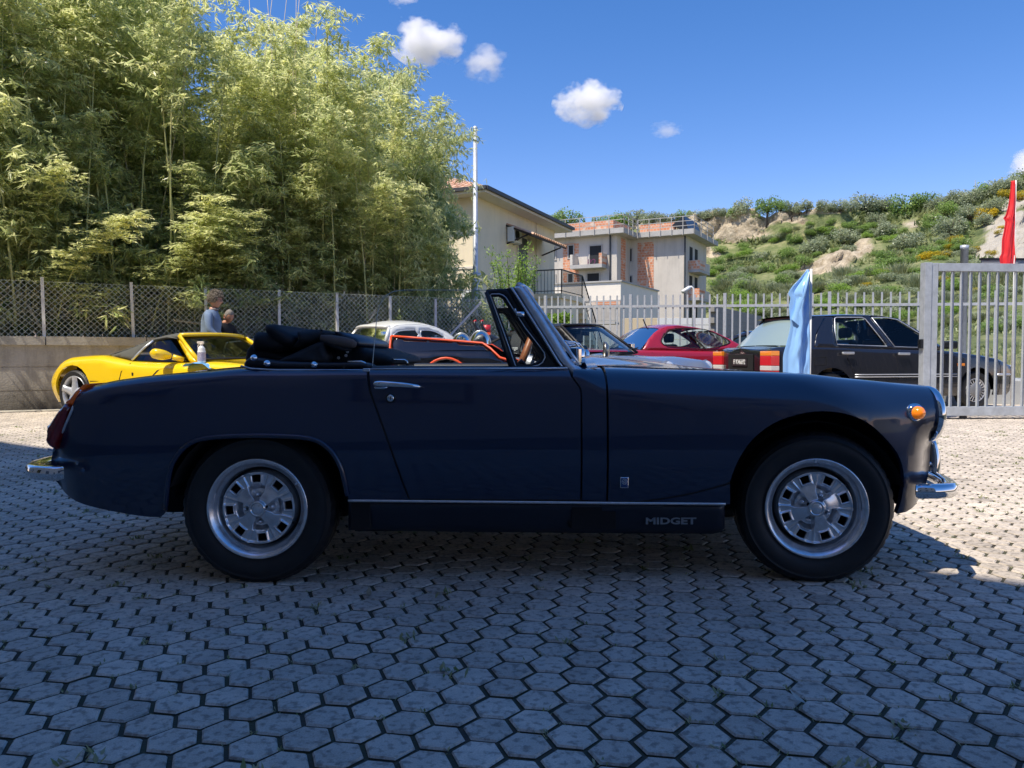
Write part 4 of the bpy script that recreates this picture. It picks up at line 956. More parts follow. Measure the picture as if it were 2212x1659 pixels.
# ------------------------------------------------------------------ TREES AND SHRUBS
LM = {"olive": leaf_mat("olive_leaves", (.18, .22, .12), (.46, .50, .33), .3), "green": leaf_mat("green_leaves", (.10, .18, .045), (.34, .46, .13), .35), "bright": leaf_mat("bright_leaves", (.12, .22, .035), (.36, .50, .10), .35),
      "broom": leaf_mat("broom_leaves", (.16, .18, .03), (.80, .58, .03), .3), "reed": leaf_mat("reed_leaves", (.16, .19, .09), (.40, .41, .22), .3), "jas": leaf_mat("hedge_leaves", (.22, .28, .07), (.80, .78, .45), .35)}
M_BARK = mat("bark", (.10, .08, .06), rough=.95, var=.3, vscale=6)
def crown_geo(seed, kind, nleaf=1500, ls=.11):
    rr = random.Random(seed); g = MB(); blobs = []
    if kind == "reed":
        for k in range(nleaf//3):
            a = rr.uniform(0, 6.28); r0 = abs(rr.gauss(0, .45)); o = Vector((math.cos(a)*r0, math.sin(a)*r0, -.6+rr.uniform(0, .7))); d = Vector((math.cos(a)*rr.uniform(.2, .7), math.sin(a)*rr.uniform(.2, .7), 1)); 
            leaf_quad(g, o, d, rr.uniform(.4, .8), .05, rr, min(1, max(0, .3+.5*rr.random()+o.z*.25)))
        return g
    nb = 16
    for k in range(nb):
        a = rr.uniform(0, 6.28); c = rr.uniform(-.7, .8); s = math.sqrt(1-c*c); q = rr.uniform(.35, .72); blobs.append((Vector((math.cos(a)*s*q, math.sin(a)*s*q, c*q*.85)), rr.uniform(.28, .46)))
    for k in range(nleaf):
        c, r_ = rr.choice(blobs); d = Vector((rr.gauss(0, 1), rr.gauss(0, 1), rr.gauss(0, 1))).normalized(); o = c+d*r_*rr.uniform(.72, 1.08)
        tt = min(1, max(0, rr.betavariate(2, 2)))
        dd = Vector((rr.gauss(0, 1), rr.gauss(0, 1), rr.gauss(-.1, .7)))
        leaf_quad(g, o, dd, ls*rr.uniform(.6, 1.5), ls*rr.uniform(.5, 1), rr, tt)
    return g
def trunk_geo(seed):
    rr = random.Random(seed); g = MB(); g.tube([(0, 0, -1.5), (.03, 0, -.8), (0, .04, -.3)], [.10, .08, .06], 7)
    for k in range(7):
        a = k*.9+rr.random(); d = Vector((math.cos(a)*.55, math.sin(a)*.55, rr.uniform(.1, .7))); g.tube([(0, .02, -.5), d*.5+Vector((0, 0, -.2)), d], [.05, .03, .008], 5)
    return g
PT = {}
for kind in LM:
    PT[kind] = [crown_geo(50+k+hash_, kind, 1700 if kind != "reed" else 1500).build("crown", LM[kind], None, tone=True) for k, hash_ in ((0, len(kind)*7), (1, len(kind)*11), (2, len(kind)*13))]
trunkp = [trunk_geo(k).build("trunk", M_BARK, None, True) for k in range(2)]
for q in [x for v in PT.values() for x in v]+trunkp: q["kindname"] = q.name.split('.')[0]
rt = random.Random(31); used_proto = set()
def take(proto):
    o = bpy.data.objects.new(proto["kindname"], proto.data); COL.objects.link(o); return o
def hill_at(px, py):
    lo, hi = 0.0, 1.0
    for _ in range(24):
        m = (lo+hi)/2
        if hill_pt(px, m)[2] > py: lo = m
        else: hi = m
    Y, e, yy, rk = hill_pt(px, (lo+hi)/2); return Vector(((px-CX)/F*Y, Y, HC+e*Y)), rk
def plant(px, py, rpx, kind, label, cat, group=None, tree=True, asp=1.0):
    """py = middle of the crown in the picture"""
    base, rk = hill_at(px, min(772, py+rpx*.9)); r = rpx/F*base.y; k = rt.randrange(3)
    if tree:
        r *= 1.22
        e = empty("tree" if kind != "olive" else "olive_tree", base+Vector((0, 0, r*.45)), rt.uniform(0, 6.28), label, cat, group); e.scale = (r, r, r*asp)
        c = take(PT[kind][k]); c.parent = e; tr = take(trunkp[k % 2]); tr.parent = e
    else:
        c = take(PT[kind][k]); c.location = base+Vector((0, 0, r*.55)); c.rotation_euler = (0, 0, rt.uniform(0, 6.28)); c.scale = (r*1.1, r*1.1, r*asp); tag(c, label, cat, group); c.name = {"broom": "broom_bush", "reed": "reed_clump"}.get(kind, "shrub")
rt_extra = [(1460, 464, 10), (1490, 463, 10), (1517, 461, 11), (1565, 457, 10), (1625, 455, 9), (1722, 448, 10), (1790, 446, 11), (1832, 440, 14), (1915, 438, 16), (1980, 436, 16), (2012, 436, 16), (2045, 430, 16), (2075, 424, 16), (2104, 418, 16), (2132, 408, 17), (2158, 402, 17), (2184, 394, 18), (1290, 474, 12), (1330, 470, 13), (1392, 467, 12), (1424, 468, 12)]
GR = "olive and other trees along the hilltop"; rtrees = [(1178, 466, 14), (1196, 470, 17), (1226, 465, 26), (1315, 473, 15), (1345, 468, 22), (1372, 463, 20), (1408, 466, 18), (1440, 467, 12), (1476, 461, 15), (1504, 462, 14), (1530, 458, 14), (1552, 454, 13), (1578, 455, 12), (1600, 442, 22), (1653, 438, 22), (1681, 440, 17), (1706, 443, 14), (1738, 440, 15), (1772, 440, 15), (1810, 440, 17), (1862, 432, 27), (1896, 437, 18), (1996, 428, 22), (2030, 434, 17), (2060, 421, 20), (2088, 420, 22), (2118, 408, 20), (2146, 400, 22), (2170, 396, 22), (2196, 384, 22), (2212, 378, 24), (2240, 370, 28), (2290, 368, 30)]+rt_extra
for (px, py, r) in rtrees: plant(px, py+2, r*1.15, "green" if rt.random() < .22 else "olive", "grey green round headed tree standing on the hill's skyline", "tree", GR)
plant(1950, 435, 33, "green", "large bright green tree on the skyline right of centre of the hill", "tree")
slope = [(1820, 503, 27, "olive"), (1757, 524, 26, "olive"), (1906, 492, 25, "olive"), (1888, 470, 20, "olive"), (1959, 513, 28, "olive"), (2048, 482, 32, "olive"), (2090, 455, 26, "olive"), (2010, 470, 20, "green"), (2140, 440, 26, "olive"), (2040, 445, 22, "green"), (2120, 470, 20, "olive"), (1790, 478, 10, "green"), (1745, 482, 9, "green"), (1748, 500, 12, "green"), (1712, 512, 16, "green"), (1700, 545, 16, "green"), (1655, 575, 18, "green"), (1640, 550, 14, "olive"), (1735, 560, 18, "green"), (1910, 550, 22, "green"), (1885, 580, 20, "green"), (2000, 540, 24, "green"), (1965, 560, 20, "green"), (2070, 520, 18, "green"), (1610, 600, 20, "green"), (1560, 600, 16, "green"), (1690, 600, 22, "green"), (1550, 560, 14, "green")]
for (px, py, r, k) in slope: plant(px, py, r, k, {"olive": "grey green bushy tree growing on the grassy slope of the hill", "green": "deep green bushy tree growing on the hill slope"}[k], "tree", "bushy trees on the hill slope, "+{"olive": "grey green ones", "green": "deep green ones"}[k], asp=.95)
for (px, py, r) in [(2125, 455, 22), (2110, 470, 12), (2165, 415, 20), (2200, 418, 18), (2060, 513, 17), (2045, 530, 12), (1995, 548, 22), (2030, 545, 20), (2012, 562, 12), (1870, 612, 12), (1898, 582, 16), (2155, 490, 8), (2100, 535, 13), (2135, 543, 13), (2150, 500, 9), (2035, 600, 16), (2105, 625, 14), (1910, 600, 10), (2190, 560, 14), (1940, 590, 10)]: plant(px, py, r, "broom", "yellow flowering broom bush on the hillside", "bush", "yellow broom bushes on the hillside", False, .8)
for (px, py, r) in [(1617, 610, 26), (1817, 582, 28), (1850, 600, 22), (1940, 575, 30), (1980, 600, 30), (1905, 630, 24), (2100, 600, 26), (2160, 590, 26), (2210, 600, 30), (1770, 612, 20), (1700, 630, 20), (2040, 640, 30), (2150, 650, 26), (1590, 640, 20), (1840, 640, 22), (1960, 650, 22), (2230, 640, 28), (1640, 640, 22)]: plant(px, py, r, "reed", "feathery pale green reed clump low on the hillside", "reeds", "feathery reed clumps low on the hillside", False, 1.0)
k = 0
while k < 297:
    px = rt.uniform(1380, 2300); py = rt.uniform(480, 700); y0 = ridge(px)
    if py < y0+14 or (px < 1530 and py > 520): continue
    _, rk = hill_at(px, py)
    if rk > .0: continue
    kind = rt.choices(["green", "olive", "reed", "bright"], [3.2, 2, 2.2, 1.6] if py > 560 else [3, 3, .5, 1.2])[0]
    plant(px, py, rt.uniform(8, 19)*(1 if py < 560 else 1.5), kind, "low round shrub among the grass on the hillside" if kind != "reed" else "small tuft of tall pale grass on the hillside", "shrub" if kind != "reed" else "grass", "low round shrubs on the hillside" if kind != "reed" else "small tufts of tall pale grass on the hillside", False, .7); k += 1
# small bright tree beside the house
gt = at(1108, 640, 23.0); gr_ = random.Random(77); e = empty("tree", (gt.x, gt.y, 0), 0, "small bright green tree in front of the cream house, behind the picket fence", "tree")
g = MB(); g.tube([(0, 0, 0), (.03, 0, .8), (0, .03, 1.4)], [.07, .06, .05], 8); gl = MB()
for b in range(34):
    a = gr_.uniform(0, 6.28); sp_ = gr_.uniform(.15, 1.0); z1 = gr_.uniform(2.2, 4.25)-sp_*.45; p0 = Vector((0, 0, 1.1+gr_.random()*.3)); p2 = Vector((math.cos(a)*sp_, math.sin(a)*sp_, z1)); p1 = (p0+p2)/2+Vector((math.cos(a), math.sin(a), 0))*.18*sp_; P_ = [p0*(1-t)**2+p1*2*t*(1-t)+p2*t*t for t in [q/7 for q in range(8)]]
    g.tube(P_, [.03*(1-.11*q) for q in range(8)], 5)
    for q in range(1, 8):
        for z in range(48):
            o = P_[q]+Vector((gr_.gauss(0, .085), gr_.gauss(0, .085), gr_.gauss(.03, .10))); leaf_quad(gl, o, Vector((gr_.gauss(0, .7), gr_.gauss(0, .7), gr_.gauss(.4, .6))), gr_.uniform(.05, .10), gr_.uniform(.03, .05), gr_, gr_.random())
g.build("trunk", M_BARK, e, True); gl.build("crown", LM["bright"], e, tone=True)
def hedge(pxa, pxb, ytop, Y, lab, kind="jas", n=5200):
    rr = random.Random(int(pxa)); a = at(pxa, 700, Y); b = at(pxb, 700, Y); zt = at(pxa, ytop, Y).z; gl = MB()
    for k in range(n):
        x = rr.uniform(a.x, b.x); y = Y+rr.uniform(-.1, 1.0); h = zt*(.86+.22*noise.noise(Vector((x*1.3, y, 0)))); 
        u = rr.random(); z = h*math.sqrt(u) if rr.random() < .6 else h-abs(rr.gauss(0, .12)); 
        leaf_quad(gl, Vector((x, y-.25*noise.noise(Vector((x*2, z*2, 1))), z)), Vector((rr.gauss(0, 1), rr.gauss(-.4, 1), rr.gauss(.2, .7))), rr.uniform(.06, .12), rr.uniform(.04, .08), rr, min(1, max(0, rr.betavariate(1.5, 1.5)+.4*noise.noise(Vector((x*3, z*3, 5))))))
    tag(gl.build("hedge", LM[kind], None, tone=True), lab, "hedge")
hedge(1000, 1092, 632, 20.6, "pale yellow flowering hedge behind the fence, left of the windscreen"); hedge(1186, 1234, 658, 21.5, "short yellow green clipped hedge behind the fence, right of the windscreen", "bright", 3200)
hedge(905, 962, 655, 17.0, "dark green leafy bush at the end of the mesh fence", "green", 3000)
# rough grass between the fence and the hill
gl = MB(); rr = random.Random(3)
for k in range(26000):
    px = rr.uniform(1520, 2330); Y = 15.5+ (rr.random()**1.3)*40; X = (px-CX)/F*Y
    h = rr.uniform(.25, .75)*(1+.6*noise.noise(Vector((X*.3, Y*.3, 0)))); leaf_quad(gl, Vector((X, Y, 0)), Vector((rr.gauss(0, .3), rr.gauss(0, .3), 1)), h, rr.uniform(.03, .06), rr, min(1, max(0, .5+.5*noise.noise(Vector((X*.4, Y*.4, 8)))+rr.gauss(0, .2))))
tag(gl.build("tall_grass", leaf_mat("tall_grass", (.17, .21, .07), (.55, .50, .25), .35), tone=True), "tall rough grass beyond the picket fence at right", "grass", kind='stuff')
# mast on the hilltop
p, _ = hill_at(2098, 404); g = MB(); H_ = 32/F*p.y; g.tube([(0, 0, -1), (0, 0, H_)], [.12, .08], 6); g.bar((.5, 0, -1), (.1, 0, H_*.85), .06); o = g.build("mast", M_GALV); o.location = p; tag(o, "thin metal mast on the wooded hilltop at far right", "mast")
gl = MB(); rs_ = random.Random(17); n_ok = 0
while n_ok < 23000:
    px = rs_.uniform(1340, 2300); t = rs_.uniform(.04, .97); Y, e, py, rk = hill_pt(px, t)
    if rk > -.02: continue
    X = (px-CX)/F*Y; c1 = noise.noise(Vector((X*.07, Y*.07, 3)))+.5*noise.noise(Vector((X*.2, Y*.2, 5)))
    if c1 < -.12+.25*rs_.random() : continue
    L_ = rs_.uniform(.5, 1.3)*(Y/130)
    leaf_quad(gl, Vector((X, Y, HC+e*Y-.1)), Vector((rs_.gauss(0, .8), rs_.gauss(-.2, .8), rs_.gauss(.6, .5))), L_, L_*rs_.uniform(.25, .6), rs_, min(1, max(0, .45+.6*noise.noise(Vector((X*.12, Y*.12, 9)))+rs_.gauss(0, .18)))); n_ok += 1
tag(gl.build("scrub", leaf_mat("scrub_leaves", (.09, .14, .045), (.36, .38, .17), .3), tone=True), "low tangled scrub covering the slope of the hill between the bushes", "scrub", kind='stuff')
# ------------------------------------------------------------------ CLOUDS
def cloud_mat(name, dens, seed):
    m = bpy.data.materials.new(name); m.use_nodes = True; nt = m.node_tree; N = nt.nodes; L = nt.links; N.remove(N["Principled BSDF"])
    pv = N.new("ShaderNodeVolumePrincipled"); pv.inputs["Color"].default_value = (1, 1, 1, 1); pv.inputs["Anisotropy"].default_value = 0.0
    tc = N.new("ShaderNodeTexCoord"); le = N.new("ShaderNodeVectorMath"); le.operation = 'LENGTH'; L.new(tc.outputs["Object"], le.inputs[0])
    n = N.new("ShaderNodeTexNoise"); n.noise_dimensions = '4D'; n.inputs["W"].default_value = seed; n.inputs["Scale"].default_value = 1.5; n.inputs["Detail"].default_value = 5; n.inputs["Roughness"].default_value = .58; L.new(tc.outputs["Object"], n.inputs["Vector"])
    a = N.new("ShaderNodeMath"); a.operation = 'MULTIPLY_ADD'; a.inputs[1].default_value = 3.1; a.inputs[2].default_value = -.82; L.new(n.outputs["Fac"], a.inputs[0])
    s = N.new("ShaderNodeMath"); s.operation = 'SUBTRACT'; L.new(a.outputs[0], s.inputs[0]); L.new(le.outputs["Value"], s.inputs[1])
    c = N.new("ShaderNodeMath"); c.operation = 'MULTIPLY'; c.use_clamp = True; c.inputs[1].default_value = 2.0; L.new(s.outputs[0], c.inputs[0])
    d = N.new("ShaderNodeMath"); d.operation = 'MULTIPLY'; d.inputs[1].default_value = dens; L.new(c.outputs[0], d.inputs[0]); L.new(d.outputs[0], pv.inputs["Density"])
    L.new(pv.outputs[0], N["Material Output"].inputs["Volume"]); return m
def cloud(px, py, rx, ry, dens, seed, label, Y=1500):
    bm = bmesh.new(); bmesh.ops.create_icosphere(bm, subdivisions=2, radius=1.05); me = bpy.data.meshes.new("cloud"); bm.to_mesh(me); bm.free(); me.materials.append(cloud_mat("cloud_vapour", dens, seed))
    o = bpy.data.objects.new("cloud", me); COL.objects.link(o); o.location = at(px, py, Y); k = Y/F; o.scale = (rx*k*.93, (rx+ry)/2*k, ry*k*.93); tag(o, label, "cloud")
cloud(925, 88, 92, 62, .07, 2.2, "large white cumulus cloud high above the bamboo's right edge")
cloud(1046, 138, 62, 44, .028, 5.1, "ragged thin white cloud just right of the large cumulus")
cloud(1270, 222, 84, 56, .08, 11.5, "compact bright white cloud above the apartment building")
cloud(1438, 280, 42, 20, .02, 7.7, "tiny faint wisp of cloud right of the compact bright cloud")
cloud(870, -4, 36, 22, .03, 9.3, "small white cloud cut off by the top of the picture")
cloud(2250, 368, 80, 62, .07, 4.4, "white cloud rising behind the hilltop at the far right")

for q in [x for v in PT.values() for x in v]+trunkp: bpy.data.objects.remove(q)
# ------------------------------------------------------------------ THE DARK BLUE ROADSTER
YC = 3.42; X0 = .09
car = empty("roadster", (X0, YC, 0), 0, "dark navy blue open roadster with folded black hood, side on in the foreground", "car")
def xw(px, w=.66): return (px-CX)/F*((YC-w)*_cp+.03)-X0
W_ = pchip([(xw(90), .555), (xw(120), .60), (xw(160), .635), (xw(230), .662), (xw(400), .685), (xw(700), .695), (xw(1300), .695), (xw(1600), .692), (xw(1800), .684), (xw(1900), .672), (xw(1960), .655), (xw(2005), .640), (xw(2040), .622)])
def zpx(py, w): return at(1106, py, YC-w).z
ZS_ = pchip([(xw(90), .66), (xw(150), .705), (xw(190), zpx(831, .60)), (xw(260), zpx(818, .60)), (xw(350), zpx(808, .60)), (xw(450), zpx(800.5, .60)), (xw(525), zpx(795, .60)), (xw(790), zpx(797, .63)), (xw(1230), zpx(797, .63)), (xw(1312), zpx(794, .57)), (xw(1420), zpx(797.5, .56)), (xw(1560), zpx(801, .56)), (xw(1650), zpx(803, .56)), (xw(1748), zpx(806.5, .56)), (xw(1850), zpx(817, .56)), (xw(1930), zpx(824, .56)), (xw(1980), zpx(829, .55)), (xw(2040), zpx(834, .54))])
ZC_ = pchip([(xw(90), .68), (xw(190), .735), (xw(525), .79), (xw(790), .775), (xw(1230), .80), (xw(1280), .832), (xw(1315), .828), (xw(1400), .815), (xw(1480), .80), (xw(1560), .782), (xw(1650), .765), (xw(1750), .745), (xw(1850), .72), (xw(1950), .69), (xw(2040), .66)])
A_w = pchip([(xw(90), .08), (xw(300), .075), (xw(600), .06), (xw(790), .045), (xw(1240), .05), (xw(1320), .15), (xw(1600), .16), (xw(1950), .13), (xw(2040), .10)])
B_h = pchip([(xw(90), .06), (xw(300), .07), (xw(600), .06), (xw(790), .04), (xw(1240), .05), (xw(1320), .12), (xw(1600), .15), (xw(1850), .15), (xw(2040), .10)])
def side_w(x, z):
    w = W_(x)
    if z < .50: w -= .055*((.50-z)/.28)**2
    w -= (.016+.010*sstep(.6, 1.0, x))*((z-.50)/.28)**2 if z > .5 else 0
    # rear wheel arch flare, front nose pinches
    fx = sstep(1.36, 1.50, x)
    w -= fx*.075*sstep(.62, .50, z)*sstep(.18, .5, z) if False else 0
    w -= .10*sstep(1.30, 1.50, x)**2*(1-sstep(.47, .60, z))
    w -= .05*sstep(-1.55, -1.85, -abs(x))*0
    return w
def P3(x, q, d=0.0):
    zs, a, b = ZS_(x), A_w(x), B_h(x); q1 = zs-b
    if q <= q1: w = side_w(x, q); z = q
    else:
        w1 = side_w(x, q1); t = (q-q1)/b
        if t <= math.pi/2: w = w1-a+a*math.cos(t); z = q1+b*math.sin(t)
        else:
            dd = (t-math.pi/2)*b; w = w1-a-dd; k = min(1, dd/max(.05, w1-a)); z = zs+(ZC_(x)-zs)*(1-math.cos(math.pi*k))/2
    return Vector((x, -w-d, z))
def Q(x, z):
    zs, b = ZS_(x), B_h(x); q1 = zs-b
    return z if z <= q1 else q1+b*math.asin(min(1, (z-q1)/b))
def QT(x, dd=0.0):
    b = B_h(x); return ZS_(x)-b+b*math.pi/2+dd
def mp(px, py, dw=0.0):
    w = .67
    for _ in range(5):
        p = at(px, py, YC-w); x = p.x-X0; z = p.z
        zs, a, b = ZS_(x), A_w(x), B_h(x); zz = min(z, zs); v = P3(x, Q(x, zz)); w = -v.y
    return (x, Q(x, zz))
def poly(pts): return [mp(*p) for p in pts]
def top_line(pa, pb, dd, n=10):
    xa, xb = xw(pa), xw(pb); return [(xa+(xb-xa)*i/n, QT(xa+(xb-xa)*i/n, dd)) for i in range(n+1)]
def both(o): return o, mirror(o)
MR = .02
# -- rear wing
tail = [(116, 973), (133.7, 936), (153, 892), (174.6, 846), (186, 833)]
arch_r = smooth_poly([(752, 1079), (748, 1045), (738, 1010), (722, 980), (702, 960), (665, 945), (576, 940), (470, 943), (415, 955), (388, 976), (370, 1010), (362, 1050), (357, 1106)], n=3)
under_r = smooth_poly([(357, 1106), (345, 1117), (300, 1114), (250, 1105.5), (205, 1096), (165, 1083), (138, 1063), (120, 1038), (112, 1010), (111, 990), (116, 973)], n=2)[1:]
rw = under_r[:-1]+tail
rear_poly = poly(arch_r)[0:]+poly(rw)+[(x, q) for x, q in top_line(205, 786, .05, 14)]+poly([(792, 800), (797, 845), (839, 962), (882, 1079)])
both(panel("rear_wing", rear_poly, P3, M_NAVY, car, .035, (), .018, .02))
# raised wheel arch lip
lip = MB(); lp_ = [P3(*mp(*p))+Vector((0, -.002, 0)) for p in smooth_poly([(750, 1070), (744, 1038), (732, 1000), (708, 967), (668, 947), (576, 941), (470, 944), (412, 957), (376, 995), (364, 1040), (358, 1100)], n=4)]
lip.tube(lp_, .009, 8); both(lip.build("wheel_arch_lip", M_NAVY, car, True))
# -- door
door = poly([(798, 799), (802, 845), (844, 962), (886, 1077)])+poly([(1253, 1079), (1254, 850), (1251, 838), (1233, 815), (1222, 800)])
door = [(x, q) for x, q in door]
door = poly([(886, 1077), (844, 962), (802, 845), (798, 803)])
door += [(xw(798+i*(1222-798)/12), QT(xw(798+i*(1222-798)/12), .012)) for i in range(13)]
door += poly([(1234, 815), (1251, 838), (1254, 850), (1253, 1079)])
d_near = panel("door", door[::-1] if False else door, P3, M_NAVY, car, .035, (), .018, .02)
for d_ in (d_near,): pass
# -- scuttle post panel between door and front wing
sc = poly([(886, 1079), (1257.5, 1080)]); sc = poly([(1257.5, 1080), (1257.5, 849), (1255, 837), (1238, 814)])
sc += [(xw(1238+i*(1293-1238)/4), QT(xw(1238+i*(1293-1238)/4), .10*i/4+.0)) for i in range(5)]
sc += poly([(1304, 806), (1308.5, 830), (1309, 1083)])
panel_sc = panel("scuttle_side", sc, P3, M_NAVY, car, .03, (), .018, .02)
mirror(panel_sc)
# -- front wing
arch_f = smooth_poly([(1937, 1110), (1947, 1080), (1952, 1045), (1951, 1015), (1939, 980), (1914, 948), (1876, 914), (1828, 894), (1775, 888), (1720, 896), (1668, 916), (1625, 950), (1597, 990), (1582, 1025), (1577, 1040)], n=3)
fw = poly(arch_f)+poly(smooth_poly([(1577, 1041), (1530, 1055), (1480, 1067), (1420, 1077), (1372, 1083)], n=3)[1:])+poly([(1313.5, 1084), (1313, 830), (1309, 806)])
fw += top_line(1313, 1985, .105, 16)
nose = [(2003, 831.8), (2021, 847), (2031, 871), (2035, 895), (2031, 922), (2017, 949), (2011, 965), (2010, 985), (2008, 1010), (2004, 1037), (1996, 1066), (1978, 1092), (1957, 1106)]
fw += poly(smooth_poly(nose, n=3))
f_near = panel("front_wing", fw, P3, M_NAVY, car, .035, (), .018, .02); mirror(f_near)
lw = poly(smooth_poly([(1577, 1046), (1530, 1059), (1480, 1071), (1420, 1081), (1385, 1086)], n=3))+poly([(1567, 1089), (1577, 1089)])
both(panel("lower_wing", lw, P3, M_NAVY, car, .03, (), .015))
# -- sill
sill = poly([(751, 1083), (1567, 1090), (1567.5, 1143), (1560, 1151), (1542, 1155), (1000, 1151), (751, 1147)])
def P3s(u, v, d=0): p = P3(u, v); return p+Vector((0, .006-d, 0))
both(plate("sill", sill, P3s, mat("navy_sill_paint", (.004, .008, .02), rough=.5, coat=.3), car, .02, .008, .05))
trim = poly([(752, 1079), (1567, 1086.3), (1567, 1091), (752, 1083.6)])
def P3t(u, v, d=0): return P3(u, v)+Vector((0, -.008-d, 0))
both(plate("sill_trim", trim, P3t, M_STEEL, car, .03, .003, .012, edge_res=.02))
# -- bonnet, between the wings
M_in = MB(); rows = []
for i in range(31):
    x = xw(1296)+(1.44-xw(1296))*i/30; w1 = side_w(x, ZS_(x)-B_h(x))-A_w(x)-.109; row = []
    for j in range(25):
        w = w1*(1-2*j/24); p = P3(x, QT(x, side_w(x, ZS_(x)-B_h(x))-A_w(x)-abs(w))); row.append(Vector((x, -w, p.z+.002)))
    rows.append(row)
M_in.grid(rows); bo = M_in.build("bonnet", M_NAVY, car, True)
g = MB(); rows = []
for i in range(7):
    x = xw(1225)+(xw(1293)-xw(1225))*i/6; row = []
    for j in range(25):
        w = .6*(1-2*j/24); k = abs(w)/.6; row.append(Vector((x, -w, .832-.045*k**2.2-.012*(1-i/6)))) 
    rows.append(row)
g.grid(rows); g.build("scuttle_top", M_NAVY, car, True)
# rear deck and boot lid
g = MB(); rows = []
for i in range(17):
    x = xw(186)+(xw(560)-xw(186))*i/16; w1 = side_w(x, ZS_(x)-B_h(x))-A_w(x)-.048; row = []
    for j in range(21):
        w = w1*(1-2*j/20); p = P3(x, QT(x, side_w(x, ZS_(x)-B_h(x))-A_w(x)-abs(w))); row.append(Vector((x, -w, p.z+.001)))
    rows.append(row)
g.grid(rows); g.build("boot_lid", M_NAVY, car, True)
# front panel and rear panel closing the body ends
def endcap(name, pts, m, dx):
    g = MB(); rows = []
    for p in pts:
        v = P3(*mp(*p)); row = []
        for j in range(17):
            k = 1-2*j/16; row.append(Vector((v.x+dx*(1-abs(k)**4.0), v.y*k, v.z)))
        rows.append(row)
    g.grid(rows); return g.build(name, m, car, True)
endcap("front_panel", smooth_poly([(2000, 833), (2003, 870), (2003, 920), (2004, 965), (2004, 1010), (2000, 1040), (1990, 1072), (1958, 1104)], n=3), M_NAVY, .045)
endcap("rear_panel", smooth_poly([(186, 834), (153, 893), (118, 973), (113, 1005), (122, 1040), (165, 1083)], n=3), M_NAVY, -.05)
# grille and bar in front panel
g = MB(); g.box(1.50, 1.535, -.40, .40, .40, .56); g.build("grille", M_BLACKM, car)
g = MB(); 
for z in (.40, .56): g.tube([(1.49+.05, -.42+.84*i/8, z) for i in range(9)], .008, 6)
g.build("grille_surround", M_CHROME, car, True)
# -- dark inner structure
g = MB(); 
g.box(xw(250), xw(800), -.45, .45, .22, .70); g.box(xw(1235), 1.42, -.40, .40, .22, .68); g.box(xw(800), xw(1235), -.60, .60, .20, .27); g.box(xw(130), xw(360), -.58, .58, .30, .62)
g.box(xw(760), xw(800), -.66, .66, .2, .74); g.box(xw(1235), xw(1300), -.655, .655, .2, .74); g.box(1.36, 1.46, -.48, .48, .36, .68); g.box(xw(760), xw(1560), -.60, .60, .18, .22); g.box(xw(1300), xw(1330), -.65, .65, .2, .72); 
g.build("inner_structure", M_DARK, car)
for sg in (-1, 1):   # wheel arch liners
    for (cx, lo, hi) in ((-.918-X0, 352, 756), (1.10-X0, 1572, 1958)):
        g = MB(); rows = []
        for i in range(13):
            a = math.pi*(.09+.82*i/12); rows.append([Vector((cx+.330*math.cos(a), sg*w, .26+.33*math.sin(a))) for w in (.66, .30)])
        g.grid(rows); g.build("wheel_arch_liner", M_DARK, car)
# shut-line fillers (dark) behind the panel gaps
gf = MB()
def gapfill(pts, wd=.018):
    P_ = [P3(*mp(*p))+Vector((0, .010, 0)) for p in pts]; gf.tube(P_, wd/2, 5)
gapfill([(792, 802), (798, 845), (840, 962), (884, 1078)]); gapfill([(1236, 815), (1254, 838), (1255.5, 850), (1255.5, 1080)]); gapfill([(1307, 808), (1311, 830), (1311, 1084)]); gapfill(smooth_poly([(1577, 1043), (1530, 1057), (1480, 1069), (1420, 1079), (1372, 1085)], n=3)); gapfill([(884, 1078), (1255, 1080)])
gf.build("shut_line_seals", M_RUB, car)
mirror(d_near)
# door top capping and inner door skin
for sg in (-1, 1):
    g = MB(); x0_, x1_ = xw(803), xw(1222); rows = []
    for i in range(9):
        x = x0_+(x1_-x0_)*i/8; z = ZS_(x); rows.append([Vector((x, sg*w, zz)) for w, zz in ((.668-.03, z-.012), (.632, z+.004), (.622, z+.010), (.596, z+.011), (.578, z+.004), (.570, z-.02), (.566, z-.25), (.566, .30))])
    g.grid(rows); g.build("door_lining", M_VINYL, car, True)
    g = MB(); g.tube([(xw(800), sg*.650, ZS_(0)+.0), (xw(1225), sg*.650, ZS_(.3)+.0)], .0032, 6); g.build("waist_trim", M_STEEL, car, True)
# -- tail lamp clusters (amber over red) with bright edge
def lampS(w0):
    def f(u, v, d=0): return Vector((u, -(w0+d), v))
    return f
def sidexz(px, py, w): p = at(px, py, YC-w); return (p.x-X0, p.z)
WT_ = .60
amb = [(187, 829), (176, 830.6), (158.8, 846), (136, 871.6), (156, 876), (172, 845), (186, 831)]
redp = [(136, 872.4), (119, 892.7), (103, 916.6), (96.5, 922), (96.5, 957), (105, 966), (116, 972), (133, 935), (155.6, 877)]
M_AMB = mat("amber_lens", (.62, .12, .01), rough=.12, coat=1., emit=((.9, .2, .01), .02)); M_REDL = mat("red_lens", (.17, .004, .006), rough=.12, coat=1.)
tl_ = None
for nm, pp, mm in (("amber_lens", amb, M_AMB), ("red_lens", redp, M_REDL)):
    pl = [sidexz(a, b, WT_+.02) for a, b in pp]; o = plate(nm, pl, lampS(WT_+.028), mm, car, .012, .022, .26); mirror(o)
cl = [P3(*mp(*p))+Vector((0, -.004, 0)) for p in [(187.5, 830), (176, 843.5), (155, 890), (135, 935), (117, 973), (106, 970)]]
g = MB(); g.tube(cl, .0048, 8); both(g.build("tail_lamp_trim", M_STEEL, car, True))
